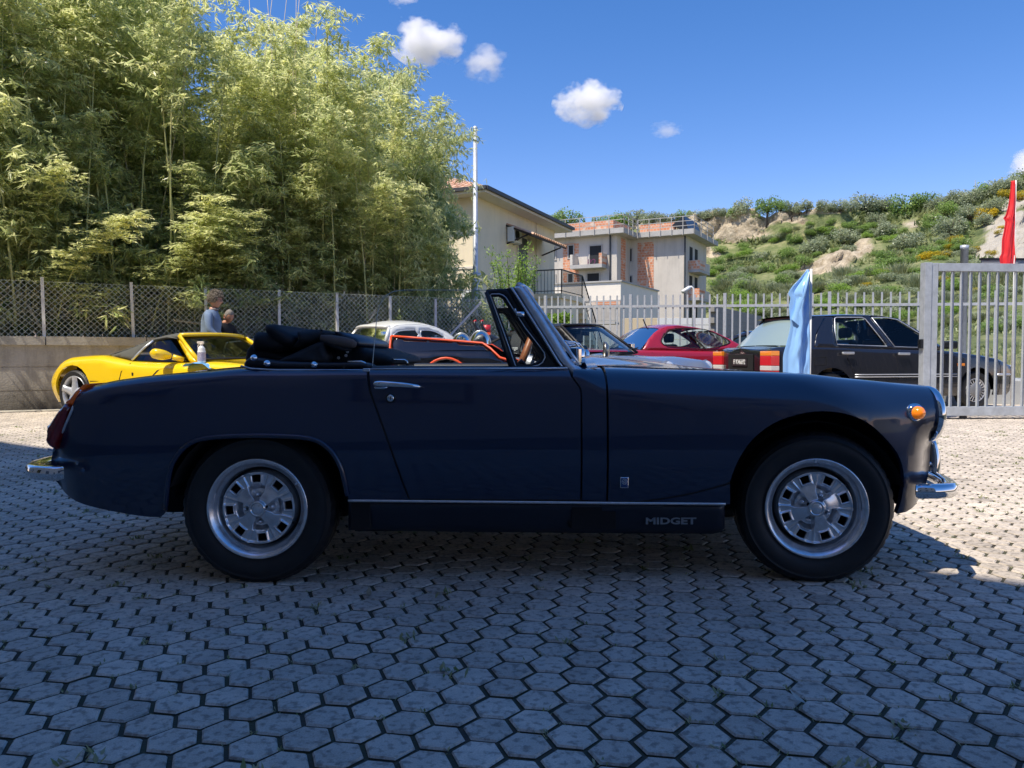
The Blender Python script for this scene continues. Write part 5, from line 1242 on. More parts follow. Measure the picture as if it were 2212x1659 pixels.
# -- rear and front quarter bumpers
def bumper(name, pts, zt, zb, m):
    """bar swept in plan: pts = (x, w)"""
    g = MB(); rows = []; n = len(pts)
    for i in range(n):
        a = Vector((*pts[max(i-1, 0)], 0)); b = Vector((*pts[min(i+1, n-1)], 0)); d = (b-a).normalized(); nn = Vector((-d.y, d.x, 0)); row = []; k = .8 if i == 0 else 1
        h = (zt-zb)/2; zc = (zt+zb)/2
        for j in range(13):
            th = 2*math.pi*j/12; cx_ = math.cos(th); sz = math.sin(th); r1 = .028; 
            e1 = math.copysign(abs(cx_)**.6, cx_); e2 = math.copysign(abs(sz)**.75, sz)
            row.append(Vector((pts[i][0], pts[i][1], 0))+nn*r1*e1*k+Vector((0, 0, zc+h*e2*k+(0))))
        rows.append(row)
    g.grid(rows); g.F.append(tuple(range(12))); return g.build(name, m, car, True)
zf0, zf1 = at(2020, 1069, 2.8).z, at(2020, 1038, 2.8).z
pf_ = [(1.352, -.690), (1.36, -.694), (1.42, -.694), (1.465, -.682), (1.50, -.645), (1.53, -.57), (1.555, -.48), (1.575, -.38), (1.588, -.26)]
b_ = bumper("front_bumper", pf_, zf1, zf0, M_CHROME); mirror(b_)
g = MB(); zz = .37
rows = []
for j in range(9):
    t = j/8; z = .33+.16*t; r0 = .036*(1-.5*t**2); rows.append([Vector((1.575+.035*math.sin(math.pi*(.25+.5*t))+math.cos(a)*r0*.8, -.33+math.sin(a)*r0, z)) for a in [2*math.pi*q/10 for q in range(11)]])
g.grid(rows); g.F.append(tuple(8*11+q for q in range(10))); both(g.build("overrider", M_CHROME, car, True))
zr0, zr1 = at(105, 1027, 2.86).z, at(105, 996, 2.86).z
pr_ = [(xw(146, .66), -.672), (xw(138, .66), -.682), (xw(118, .66), -.678), (xw(95, .64), -.655), (xw(82, .6), -.61), (xw(76, .6)-.02, -.54), (xw(76, .6)-.035, -.44), (xw(76, .6)-.04, -.30)]
b_ = bumper("rear_bumper", pr_, zr1, zr0, M_CHROME); mirror(b_)
# number plate lamp bits / registration plate at the front
g = MB(); g.box(1.585, 1.60, -.18, .18, .36, .47); bevel(g.build("number_plate", M_BLACKM, car), .004)
# -- headlamps
HL = Vector((1.573-X0+.0, -.53, .609))
def headlamp(sg):
    e = MB(); c = (HL.x-.012, sg*.53, HL.z)
    e.lathe([(.103, -.010), (.1055, -.004), (.106, .002), (.1045, .012), (.098, .020), (.090, .022), (.087, .018)], 40, c, 'x'); h = e.build("headlamp_ring", M_CHROME, car, True)
    e = MB(); e.lathe([(.087, .016), (.08, .030), (.06, .042), (.03, .049), (0.0005, .051)], 32, c, 'x'); ln = e.build("lens", mat("headlamp_glass", (.75, .77, .78), rough=.08, metal=.5, coat=1), h, True)
    
headlamp(-1); headlamp(1)
# -- side indicator
ci = P3(*mp(1977, 891)); di = (P3(*mp(1977, 891))-P3(*mp(1950, 891))).normalized(); ni = Vector((di.y, -di.x, 0)).normalized()
ie = MB(); b1 = di; b2 = Vector((0, 0, 1))
def disc_lathe(g, c, n, prof, k=24):
    a = n.orthogonal().normalized(); b = n.cross(a); V = []
    for r_, e_ in prof: V += [c+n*e_+a*r_*math.cos(2*math.pi*j/k)+b*r_*math.sin(2*math.pi*j/k) for j in range(k)]
    g.add(V, [(i*k+j, i*k+(j+1) % k, (i+1)*k+(j+1) % k, (i+1)*k+j) for i in range(len(prof)-1) for j in range(k)])
disc_lathe(ie, ci, ni, [(.034, -.01), (.033, .004), (.028, .010), (.024, .012)]); si = ie.build("side_indicator", M_CHROME, car, True)
ie = MB(); disc_lathe(ie, ci, ni, [(.0245, .010), (.022, .026), (.014, .036), (.0005, .039)]); ie.build("lens", mat("orange_lens", (.9, .22, .01), rough=.15, coat=1, emit=((1, .25, .01), .12)), si, True); mirror(si)
# -- door handle and lock
def rodpoly(name, pts, rs, m, off, flat=.8):
    P_ = [P3(*mp(*p))+Vector((0, -o, 0)) for p, o in zip(pts, off)]; g = MB(); g.tube(P_, rs, 10, flat=flat); return g.build(name, m, car, True)
both(rodpoly("door_handle", [(809, 829), (812, 828.7), (826, 828.5), (845, 829), (870, 830.5), (890, 832.5), (904, 834.5), (915, 836.5)], [.006, .0105, .0112, .0100, .0092, .008, .0072, .0025], M_CHROME, [.012, .026, .034, .038, .038, .034, .026, .008]))
both(rodpoly("handle_base", [(808, 836), (812, 837.5), (832, 837.8), (838, 836)], [.003, .005, .005, .003], M_CHROME, [.006, .010, .010, .006]))
cL = P3(*mp(844, 860)); nL = Vector((0, -1, .02)).normalized()
g = MB(); disc_lathe(g, cL, nL, [(.019, -.004), (.018, .004), (.0135, .006), (.013, .001)]); lk = g.build("lock_surround", M_BLACKM, car, True)
g = MB(); disc_lathe(g, cL, nL, [(.0128, .0), (.0125, .008), (.0105, .010), (.0005, .0105)]); lb = g.build("lock_barrel", M_CHROME, lk, True)
g = MB(); g.box(cL.x-.0014, cL.x+.0014, cL.y-.0125, cL.y-.009, cL.z-.006, cL.z+.006); g.build("keyhole", M_RUB, lk)
# -- badge, jacking plug, lettering
b0 = sidexz(1338, 1052, .67); b1_ = sidexz(1356.5, 1029, .67); bc = P3((b0[0]+b1_[0])/2, (b0[1]+b1_[1])/2)
def bS(off):
    def f(u, v, d=0): return Vector((bc.x+u, bc.y-off-d, bc.z+v))
    return f
bw_, bh_ = (b1_[0]-b0[0])/2, (b1_[1]-b0[1])/2
bd_ = plate("badge", [(-bw_, -bh_), (bw_, -bh_), (bw_, bh_), (-bw_, bh_)], bS(.006), M_CHROME, car, .004, .002, .008)
i_ = .0025; plate("badge_field", [(-bw_+i_, -bh_+i_), (bw_-i_, -bh_+i_), (bw_-i_, bh_-i_), (-bw_+i_, bh_-i_)], bS(.0068), mat("badge_blue", (.01, .05, .19), rough=.3, coat=1), bd_, .004, .0006, .002)
g = MB(); r0 = bw_*.62; cz_ = .0035
g.tube([bc+Vector((r0*math.cos(a), -.0080, cz_+r0*math.sin(a))) for a in [2*math.pi*q/24 for q in range(24)]], .0008, 5, closed=True)
for k in range(6):
    a = 2*math.pi*k/6; P_ = [bc+Vector((r_*math.cos(a+1.1*r_/r0), -.0080, cz_+r_*math.sin(a+1.1*r_/r0))) for r_ in [r0*q for q in (.3, .55, .8, .98)]]; g.tube(P_, [.0006, .001, .0012, .0006], 5)
g.tube([bc+Vector((r0*.3*math.cos(a), -.0080, cz_+r0*.3*math.sin(a))) for a in [2*math.pi*q/12 for q in range(12)]], .0007, 5, closed=True)
g.build("badge_emblem", M_STEEL, bd_)
cJ = P3s(*mp(1237, 1130)); g = MB(); disc_lathe(g, cJ, Vector((0, -1, 0)), [(.0225, -.004), (.0215, .004), (.017, .005), (.016, .002), (.010, .002), (.009, .005), (.0005, .005)]); both(g.build("jacking_plug", M_RUB, car, True))
a_ = P3s(*mp(1394, 1126)); b_ = P3s(*mp(1503, 1126)); M_LETT = mat("satin_lettering", (.30, .31, .33), rough=.35, metal=.8)
tx = text_obj("name_lettering", "MIDGET", .0330, M_LETT, car, .0012, 1.0, .0011); tx.rotation_euler = (rad(90), 0, 0)
wd = max(v.co.x for v in tx.data.vertices)-min(v.co.x for v in tx.data.vertices); k_ = (b_.x-a_.x)/wd
for v in tx.data.vertices: v.co.x *= k_
tx.location = ((a_.x+b_.x)/2, a_.y-.0065, a_.z)
# ------------------------------------------------ wheels (pressed steel, eight trapezoid windows)
def rostyle():
    e = empty("wheel", (0, 0, 0)); NSEG = 96
    g = MB(); g.lathe([(.176, -.135), (.181, -.125), (.182, -.012), (.1845, .0), (.182, .006), (.177, .0055), (.1705, .000), (.163, -.009), (.1575, -.020), (.154, -.024), (.151, -.026), (.149, -.038), (.1462, -.058), (.143, -.066), (.137, -.066), (.1345, -.056), (.1325, -.030), (.1315, -.0175)][::1], NSEG, sgn=-1); g.build("rim", M_WHEEL, e, True)
    nr, nt = 58, 240; V = []; Fc = []
    def hgt(r, th):
        a = (th % (math.pi/2))-math.pi/4; off = 0
        aS = abs(a)               # distance from the spoke axis (spokes at 45 deg + k*90)
        halfS = .39 + .17*max(0, (.06-r)/.03)
        spoke = 1-sstep(halfS-.045, halfS+.045+.02*(1 if r > .05 else 0), aS)
        es = -.002-.016*sstep(.03, .10, r); ep = -.046+.024*sstep(.066, .088, r)
        e_ = ep+(es-ep)*spoke
        # raised rib on the edge of each spoke
        e_ += .0045*math.exp(-((aS-halfS)/.03)**2)*sstep(.03, .05, r)
        # window frames
        w8 = ((th+math.pi/8) % (math.pi/4))-math.pi/8; du = abs(w8)*r; hw_ = .0150+.10*(r-.108); dr = abs(r-.1085)
        m_ = max(du-hw_, dr-.0125)
        e_ += .0075*math.exp(-((m_-.0035)/.0035)**2)
        if m_ < 0: e_ -= .006
        # nut pockets
        ap = min((th % (math.pi/2)), math.pi/2-(th % (math.pi/2))); dx = math.hypot(r-.050, ap*.05); e_ += .006*math.exp(-(dx/.010)**2)
        e_ += .007*sstep(.124, .130, r)
        e_ += (.008)*sstep(.034, .026, r)
        return e_
    rr_ = [.026+(.1318-.026)*i/(nr-1) for i in range(nr)]
    for r_ in rr_:
        for j in range(nt):
            th = 2*math.pi*j/nt; V.append((r_*math.cos(th), -hgt(r_, th), r_*math.sin(th)))
    for i in range(nr-1):
        for j in range(nt):
            rc = (rr_[i]+rr_[i+1])/2; th = 2*math.pi*(j+.5)/nt; w8 = ((th+math.pi/8) % (math.pi/4))-math.pi/8
            if abs(w8)*rc < .0150+.10*(rc-.108) and abs(rc-.1085) < .0125: continue
            Fc.append((i*nt+j, i*nt+(j+1) % nt, (i+1)*nt+(j+1) % nt, (i+1)*nt+j))
    obj("wheel_disc", V, Fc, M_WHEEL, e, True)
    g = MB(); g.lathe([(.15, -.062), (.0005, -.062)], 32, sgn=-1); g.lathe([(.155, -.125), (.155, -.055)], 32, sgn=-1); g.build("brake_backing", M_DARK, e)
    g = MB(); g.lathe([(.030, -.006), (.0295, .004), (.026, .0075), (.022, .0075), (.0205, .004)], 32, sgn=-1); hc = g.build("hub_ring", M_CHROME, e, True)
    g = MB(); g.lathe([(.0205, .0035), (.016, .0055), (.0005, .0065)], 28, sgn=-1); g.build("hub_cap", M_WHEEL, hc, True)
    nm = None
    for k in range(4):
        if nm is None:
            g = MB(); g.lathe([(.0095, -.034), (.0095, -.020), (.008, -.017), (.006, -.011), (.0035, -.008), (.0004, -.0075)], 8, sgn=-1); o = g.build("wheel_nut", M_WHEEL, e, True); nm = o.data
        else: o = bpy.data.objects.new("wheel_nut", nm); COL.objects.link(o); o.parent = e
        o.location = (.050*math.cos(k*math.pi/2), 0, .050*math.sin(k*math.pi/2))
    # valve and balance weight
    g = MB(); a = rad(28); g.bar((.180*math.cos(a), -.006, .180*math.sin(a)), (.168*math.cos(a), -.007, .168*math.sin(a)), .014, .006); g.build("balance_weight", M_GALV, e)
    g = MB(); a = rad(-30); g.tube([(.139*math.cos(a), .045, .139*math.sin(a)), (.134*math.cos(a), .026, .134*math.sin(a))], .004, 7); g.build("valve", M_RUB, e)
    return e
def tyre(name, r=.283, w=.150, tread=True):
    g = MB(); n = 176; prof = [(.178, -.010), (.1855, -.0035), (.191, -.0005), (.20, .004), (.213, .0085), (.228, .0108), (.243, .0095), (.2525, .0060), (.2532, .0072), (.2548, .0072), (.2555, .0048), (.264, -.001), (.2695, -.0075), (.2700, -.0085), (.2745, -.0140), (.2785, -.021), (.2805, -.030), (.2815, -.055), (.2780, -.056), (.2780, -.060), (.2818, -.061), (.2818, -.090), (.278, -.091), (.278, -.095), (.2812, -.096), (.2790, -.128), (.268, -.145), (.235, -.158), (.19, -.150)]
    sc_ = r/.283; V = []
    for (rr_, e_) in prof:
        for j in range(n):
            th = 2*math.pi*j/n; rad_ = rr_*sc_
            if -.045 < e_ < -.0080 and (j % 4) == 0: rad_ -= .0035
            if -.13 < e_ < -.061 and (j % 4) == 2: rad_ -= .003
            V.append((rad_*math.cos(th), -e_, rad_*math.sin(th)))
    k = len(prof); Fc = [(i*n+j, i*n+(j+1) % n, (i+1)*n+(j+1) % n, (i+1)*n+j) for i in range(k-1) for j in range(n)]
    return obj(name, V, Fc, M_TYRE, None, True)
wr = rostyle(); WZ = .272
ty = tyre("tyre"); ty.parent = wr
for v in ty.data.vertices:         # flattened where it rests
    if v.co.z < -WZ+.001: v.co.z = -WZ+.001; v.co.y -= .004
def wheel_at(src, px, w, steer, spin, first=False, sg=-1):
    p = at(px, 1103, YC-.65); e = src if first else dup(src)
    e.parent = car; e.location = (p.x-X0, sg*w, WZ); e.rotation_euler = (0, 0, rad(steer)); e.scale = (1, 1 if sg < 0 else -1, 1)
    for ch in e.children:
        if ch.name.split('.')[0] != "tyre": ch.rotation_euler = (0, rad(spin), 0)
        if ch.name.startswith("wheel_nut"):
            a = math.atan2(ch.location.z, ch.location.x); a2 = a-rad(spin); ch.location = (.05*math.cos(a2), 0, .05*math.sin(a2))
    return e
wheel_at(wr, 555, .645, 0, -5, True)
wf = None
r1 = wheel_at(wr, 1766, .640, -6.0, 0)
for ch in r1.children:
    if ch.name.split('.')[0] != "tyre": ch.rotation_euler = (0, rad(-65), 0)
    if ch.name.startswith("wheel_nut"): 
        k = int(round(((math.atan2(ch.location.z, ch.location.x)) % 6.28318)/1.5708)) % 4
k = 0
for ch in r1.children:
    if ch.name.startswith("wheel_nut"): a2 = k*math.pi/2+rad(65); ch.location = (.05*math.cos(a2), 0, .05*math.sin(a2)); k += 1
for (px, st) in ((555, 0), (1766, -6)):
    e = dup(wr); e.parent = car; p = at(px, 1103, YC-.65); e.location = (p.x-X0, .645, WZ); e.scale = (1, -1, 1); e.rotation_euler = (0, 0, rad(st))
# ------------------------------------------------ windscreen
def pl_xz(pts, w): return [sidexz(a, b, w) for a, b in pts]
def flatS(w0, tumble=.10, zb=.78):
    def f(u, v, d=0): return Vector((u, -(w0-tumble*(v-zb)+d), v))
    return f
pil = [(1109.4, 618.5), (1118, 614), (1127, 613.5), (1140, 629.7), (1171, 675.8), (1201, 723.4), (1226, 765), (1234, 777), (1245, 788), (1259, 796), (1272, 798.2), (1279, 801), (1280.5, 806), (1279.8, 814), (1274, 817.2), (1235, 817), (1227.7, 806.8), (1208, 781.5), (1171, 720.5), (1141.4, 672.9)]
PW = .605
pp_ = plate("windscreen_pillar", pl_xz(pil, PW+.01), flatS(PW+.014), M_STEEL, car, .006, .019, .035); mirror(pp_)
pp_2 = MB(); Pp = [Vector((x, -(PW+.014-.1*(z-.78)), z)) for x, z in pl_xz([(1105, 620), (1139, 674), (1169, 721.5), (1206, 782.5), (1228, 810)], PW)]; pp_2.tube(Pp, .0045, 6); both(pp_2.build("pillar_bead", M_STEEL, car, True))
seal = [(1095, 621), (1109, 618), (1142, 673), (1172, 721), (1209, 782), (1229, 808), (1233, 815), (1224, 803), (1209, 799), (1180, 755), (1123, 670)]
both(plate("pillar_seal", pl_xz(seal, PW), flatS(PW), M_RUB, car, .01, .005, .02))
# header rail, base rail and the curved glass
def scr(u, v):   # u -1..1 across, v 0 bottom ..1 top
    (xb, zb__), (xt, zt__) = sidexz(1240, 787, PW), sidexz(1122, 618, PW)
    x = xb+(xt-xb)*v+.075*(1-u*u)*(1-.25*v); z = zb__+(zt__-zb__)*v; w = (PW-.1*(z-.78))*u; return Vector((x, w, z))
g = MB(); rows = [[scr(-1+2*i/28, j/10) for j in range(11)] for i in range(29)]; g.grid(rows); ws = g.build("windscreen_glass", M_GLASS, car, True)
g = MB(); g.tube([scr(-1+2*i/28, 1.0)+Vector((0, 0, .004)) for i in range(29)], .014, 8); g.build("header_rail", M_STEEL, car, True)
g = MB(); g.tube([scr(-1+2*i/28, .03) for i in range(29)], .013, 8); g.build("base_rail", M_STEEL, car, True)
for sg in (-1, 1):
    g = MB(); g.tube([scr(sg*.985, i/8)+Vector((.014, 0, 0)) for i in range(9)], .008, 6); g.build("screen_edge_trim", M_STEEL, car, True)
# quarter light
qo = [(1050, 624.8), (1056, 623.4), (1094, 621.6), (1099, 625), (1124, 671.4), (1150, 711), (1181, 756), (1196, 780), (1210, 798.8), (1160, 799.2), (1104, 798), (1098, 785), (1075, 713), (1047.6, 634)]
qi = [(1058, 635.5), (1062, 633.8), (1078, 633.4), (1086, 636), (1093, 641.6), (1110, 669), (1135, 708), (1166, 748), (1176, 762), (1177.5, 772), (1172, 783), (1163, 789), (1150, 791.5), (1116, 792), (1113, 789), (1086, 712)]
both(plate("quarter_light_frame", pl_xz(qo, PW-.01), flatS(PW-.004), M_BLACKM, car, .008, .005, .022, holes=[pl_xz(qi, PW-.01)]))
qg = [(1064, 640), (1077, 639.5), (1085, 644), (1103, 673), (1130, 714), (1160, 752), (1169, 765), (1170, 773), (1165, 780), (1156, 785), (1148, 786.5), (1122, 786.5), (1118, 783), (1092, 712)]
both(plate("quarter_light_seal", pl_xz(qi, PW-.01), flatS(PW-.010), M_RUB, car, .008, .004, .014, holes=[pl_xz(qg, PW-.01)]))
g = MB(); Pq = [Vector((x, -(PW-.002-.1*(z-.78)), z)) for x, z in pl_xz(qi, PW)]; g.tube(Pq, .0022, 5, closed=True); both(g.build("quarter_light_bead", M_STEEL, car, True))
pg = panel("quarter_light_glass", pl_xz(qg, PW-.01), lambda u, v: Vector((u, -(PW-.02-.1*(v-.78)), v)), M_GLASS, car, .08, (), 0); mirror(pg)
g = MB(); x_, z_ = sidexz(1124, 681, PW); g.box(x_-.012, x_+.014, -PW-.014, -PW+.004, z_-.006, z_+.012); x2, z2 = sidexz(1117, 672, PW); g.tube([(x_, -PW-.01, z_+.004), (x2-.004, -PW-.012, z2-.006), (x2-.007, -PW-.012, z2+.008)], .0035, 6); g.build("quarter_light_catch", M_CHROME, car, True)
hinge = MB(); x_, z_ = sidexz(1126, 788, PW); x2, z2 = sidexz(1166, 780, PW); hinge.tube([(x_-.02, -PW+.03, z_-.003), (x_+.0, -PW+.03, z_+.012), (x_+.02, -PW+.03, z_-.004), (x_+.045, -PW+.03, z_-.006)], [.006, .010, .006, .004], 6); hinge.tube([(x_+.035, -PW+.03, z_-.004), (x2, -PW+.03, z2)], .0035, 6); hinge.build("quarter_light_stay", M_BLACKM, car, True)
# door glass with its visible cut edge
dg_ = smooth_poly([(803.8, 796), (806, 762), (809, 722), (812, 684), (816.5, 662), (824, 645), (836, 634), (850, 627.5), (872, 625)], n=3)+[(1051, 625), (1075, 700), (1103, 790), (1103, 796)]
pgd = panel("door_glass", pl_xz(dg_, PW-.01), lambda u, v: Vector((u, -(PW-.012-.1*(v-.78)), v)), M_GLASSC, car, .12, (), 0)
g = MB(); g.tube([Vector((x, -(PW-.012-.1*(z-.78)), z)) for x, z in pl_xz(dg_[:-3], PW-.01)], .0016, 5, cap=False); g.build("glass_edge", mat("glass_edge", (.55, .60, .55), rough=.25), pgd, True)
g = MB(); g.tube([Vector((x, -(PW+.002), z)) for x, z in pl_xz([(1104, 797), (1079, 716), (1050, 631)], PW)], .007, 7); g.build("glass_channel", M_BLACKM, car, True)
# second door glass (far side) rolled down: small winder catch pieces seen inside
g = MB(); 
for (a, b, c, d, w) in ((862, 781, 870, 786, -.5), (895, 790, 912, 794, -.56)): 
    x1_, z1_ = sidexz(a, b, -w*-1 if False else .50); 
g = MB(); P_ = [Vector((sidexz(px_, py_, .45)[0], -.45, sidexz(px_, py_, .45)[1])) for px_, py_ in ((848, 778), (874, 778), (879, 781), (880, 790))]; g.tube(P_, .0045, 6); g.build("seat_belt_bracket", M_CHROME, car, True)
g = MB(); P_ = [Vector((sidexz(px_, py_, .60)[0], -.612, sidexz(px_, py_, .6)[1])) for px_, py_ in ((753, 781), (782, 781.5), (789, 784), (793, 791), (799, 797))]; g.tube(P_, .0045, 6); g.build("hood_frame_bracket", M_CHROME, car, True)
g = MB(); x_, z_ = sidexz(796, 799, .62); g.box(x_-.012, x_+.012, -.665, -.60, z_-.006, z_+.006); bevel(g.build("striker_plate", M_STEEL, car), .002)
# seats, steering wheel, dash
M_SEAT = mat("black_leather", (.012, .012, .014), rough=.45)
for sg in (-1, 1):
    st = empty("seat", (0, 0, 0)); st.parent = car
    x0_ = xw(850, .3); g = MB(); g.box(x0_, x0_+.5, sg*.31-.22, sg*.31+.22, .28, .42); bevel(g.build("cushion", M_SEAT, st), .05, 3)
    g = MB(); Mx = Matrix.Translation((x0_-.02, sg*.31, .40)) @ Matrix.Rotation(rad(-14), 4, 'Y'); g.box(-.08, .05, -.22, .22, -.1, .385, Mx); bevel(g.build("backrest", M_SEAT, st), .05, 3)
M_WOOD = mat("tan_leather_rim", (.36, .12, .03), rough=.45, vscale=30, col2=(.16, .05, .015)); sw = empty("steering_wheel", (0, 0, 0)); sw.parent = car
px_, pz_ = sidexz(1128, 772, -.32); cW = Vector((px_, .31, pz_-.015)); axW = Vector((-.93, 0, .36)).normalized(); a1 = Vector((0, 1, 0)); a2 = axW.cross(a1)
g = MB(); g.tube([cW+a1*.185*math.cos(t_)+a2*.185*math.sin(t_) for t_ in [2*math.pi*q/40 for q in range(40)]], .016, 10, closed=True); g.build("rim", M_WOOD, sw, True)
g = MB()
for k in range(3): 
    t_ = 2*math.pi*k/3+.5; g.bar(cW+axW*-.03, cW+(a1*math.cos(t_)+a2*math.sin(t_))*.18, .022, .004)
disc_lathe(g, cW-axW*.03, axW, [(.04, -.01), (.035, .015), (.0005, .02)]); g.tube([cW-axW*.03, cW-axW*.4], .02, 8); g.build("spokes", M_STEEL, sw, True)
g = MB(); rows = []
for i in range(13):
    w = .58*(1-2*i/12); rows.append([Vector((xw(1190)+dx_, w, z_)) for dx_, z_ in ((.06, .60), (.0, .62), (-.01, .70), (.01, .765), (.06, .79), (.14, .805))])
g.grid(rows); g.build("dashboard", M_VINYL, car, True)
# folded seat tops seen through the glass: dark vinyl hump
x_, z_ = sidexz(875, 792, .35)
# wipers, washers, mirrors on scuttle
g = MB()
for (pxb, pyb, w, pxt, pyt, wt) in ((1258, 764, .25, 1215, 736, .36), (1268, 762, -.1, 1222, 741, .05), (1262, 762, -.4, 1226, 746, -.25)):
    b = sidexz(pxb, pyb, w); t_ = sidexz(pxt, pyt, wt); b3 = Vector((b[0], -w, b[1])); t3 = Vector((t_[0], -wt, t_[1])); m3 = b3.lerp(t3, .5)+Vector((.01, 0, .02))
    g.tube([b3, m3, t3], [.006, .004, .003], 6); g.tube([t3+Vector((.004, .13, -.005)), t3, t3+Vector((.004, -.13, -.005))], .0035, 5)
g.build("wipers", M_CHROME, car, True)
g = MB()
for (pxb, pyb, w) in ((1255, 760, .25), (1266, 762, -.1), (1262, 762, -.4)):
    b = sidexz(pxb, pyb, w); c = Vector((b[0]-.005, -w, b[1]-.01)); g.lathe([(.022, -.01), (.022, .012), (.014, .024), (.0005, .026)], 10, c, 'z')
g.build("wiper_spindles", M_CHROME, car, True)
mm = empty("door_mirror", (0, 0, 0)); mm.parent = car       # squarish chrome mirror on the near side
x_, z_ = sidexz(1241, 769, .54); g = MB(); g.box(-.010, .014, -.040, .030, -.040, .034, Matrix.Translation((x_, -.54, z_)) @ Matrix.Rotation(rad(20), 4, 'Z')); bevel(g.build("housing", M_CHROME, mm), .010, 3)
g = MB(); g.box(-.013, -.0105, -.034, .024, -.034, .028, Matrix.Translation((x_, -.54, z_)) @ Matrix.Rotation(rad(20), 4, 'Z')); g.build("mirror_glass", M_BLACKM, mm); g = MB(); g.tube([(x_, -.54, z_-.03), (x_+.008, -.55, z_-.08)], .007, 7); g.build("stem", M_CHROME, mm, True)
x_, z_ = sidexz(1308, 757, -.50); mm = empty("wing_mirror", (0, 0, 0)); mm.parent = car
g = MB(); 
g.lathe([(.0005, .028), (.028, .022), (.048, .006), (.052, -.006), (.050, -.010)], 20, (0, 0, 0), 'x'); g.V = [(v[0]*.8, v[1], v[2]*.9) for v in g.V]; o = g.build("shell", mat("worn_chrome", (.35, .33, .29), rough=.3, metal=.9), mm, True); o.location = (x_, .50, z_); g = MB(); g.tube([(x_, .50, z_-.02), (x_+.01, .5, z_-.1)], .006, 6); g.build("stem", M_CHROME, mm, True)
x_, z_ = sidexz(1175, 650, 0)
# aerial-less; inner rear view mirror
c = scr(0, .86)+Vector((-.07, 0, 0)); g = MB(); g.box(-.008, .008, -.09, .09, -.025, .025, Matrix.Translation(c)); bevel(g.build("interior_mirror", M_BLACKM, car), .006, 2)
# ------------------------------------------------ folded soft top
sft = empty("folded_hood", (0, 0, 0)); sft.parent = car
def S2(w0):
    def f(u, v, d=0):
        k = noise.noise(Vector((u*9, v*9, w0*7)))*.012+noise.noise(Vector((u*25, v*25, w0*3)))*.004
        return Vector((u, -(w0+d+k), v))
    return f
def fold(name, pts, w0, r, depth, m=M_CLOTH, n=3, wr=.006, fr=30):
    pl = pl_xz(smooth_poly(pts, True, n), w0); ph = R.random()*6
    def wob(u, v, d): return wr*math.sin(u*fr+v*fr*1.3+ph+3*noise.noise(Vector((u*6, v*6, ph))))*min(1, d/.02)
    return plate(name, pl, S2(w0), m, sft, .010, r, depth, wob=wob)
fold("rear_curtain", [(533, 784), (529, 762), (535, 750), (545, 742), (570, 745), (600, 760), (640, 765), (690, 770), (700, 785), (600, 786)], .50, .03, 1.0)
fold("fold", [(542, 757), (541, 735), (546, 721), (556, 716.5), (580, 719), (620, 721), (648, 722), (690, 714), (710, 722), (690, 735), (655, 744), (632, 750), (605, 758), (583, 761), (560, 758)], .54, .035, 1.05, fr=22, wr=.010)
fold("fold", [(570, 703.5), (580, 700.5), (592, 700.5), (606, 709), (622, 717), (636, 727), (639, 738), (632, 746), (618, 748), (598, 742), (582, 730), (572, 716)], .56, .022, 1.0, wr=.008, fr=40)
fold("fold", [(638.5, 716), (660, 712), (688, 711.5), (704, 716), (713, 722), (700, 731), (676, 742), (650, 748), (634, 752), (625, 748), (638, 735)], .575, .03, .9, wr=.008)
fold("fold", [(596, 782), (630, 763), (670, 744), (692, 736), (703, 737), (697, 745), (700, 760), (704, 772), (694, 786), (650, 788)], .60, .025, .5, wr=.006)
fold("fold", [(690, 738), (704, 736), (745, 752), (741, 759), (715, 752), (700, 745)], .585, .012, .3)
fold("folded_flap", [(722, 717.5), (728, 716), (760, 727), (772, 733), (776, 744), (768, 748), (752, 738), (730, 726)], .54, .012, .7, mat("blue_black_vinyl", (.02, .03, .05), rough=.35))
fold("fold", [(700, 745), (725, 742), (770, 748), (800, 757), (838, 768), (850, 783), (835, 789), (780, 792), (700, 789)], .48, .03, .9, wr=.004)
fold("hood_cover", [(523, 789), (531, 776), (545, 772), (600, 779), (680, 783), (760, 783), (790, 785), (797, 795), (700, 797), (600, 797), (540, 794)], .625, .012, .12, M_VINYL, wr=.001)
g = MB(); P_ = [Vector((sidexz(a, b, .56)[0], -.57, sidexz(a, b, .56)[1])) for a, b in ((694, 730), (715, 734), (740, 738), (762, 743), (770, 745))]; g.tube(P_, [.012, .0185, .019, .017, .010], 12); g.build("hood_roll", mat("taupe_fabric", (.11, .085, .075), rough=.85), sft, True)
for (a, b) in ((548, 773), (576.6, 785), (678, 788)):
    x_, z_ = sidexz(a, b, .64); g = MB(); disc_lathe(g, Vector((x_, -.636, z_)), Vector((0, -1, 0)), [(.0125, -.004), (.0115, .004), (.007, .006), (.0065, .011), (.0005, .013)], 14); g.build("press_stud", M_CHROME, sft, True)
g = MB(); P_ = [Vector((sidexz(a, b, .63)[0], -.645, sidexz(a, b, .63)[1])) for a, b in ((523, 790), (545, 796), (600, 799), (700, 799.5), (790, 799.5))]; g.tube(P_, .003, 6); g.build("hood_edge_bead", M_STEEL, car, True)
for (a, b) in ((749, 768), (733, 773), (752, 760)):
    x_, z_ = sidexz(a, b, .50); g = MB(); disc_lathe(g, Vector((x_, -.515, z_)), Vector((0, -1, 0)), [(.006, -.003), (.005, .004), (.0004, .005)], 10); g.build("rivet", M_STEEL, sft)
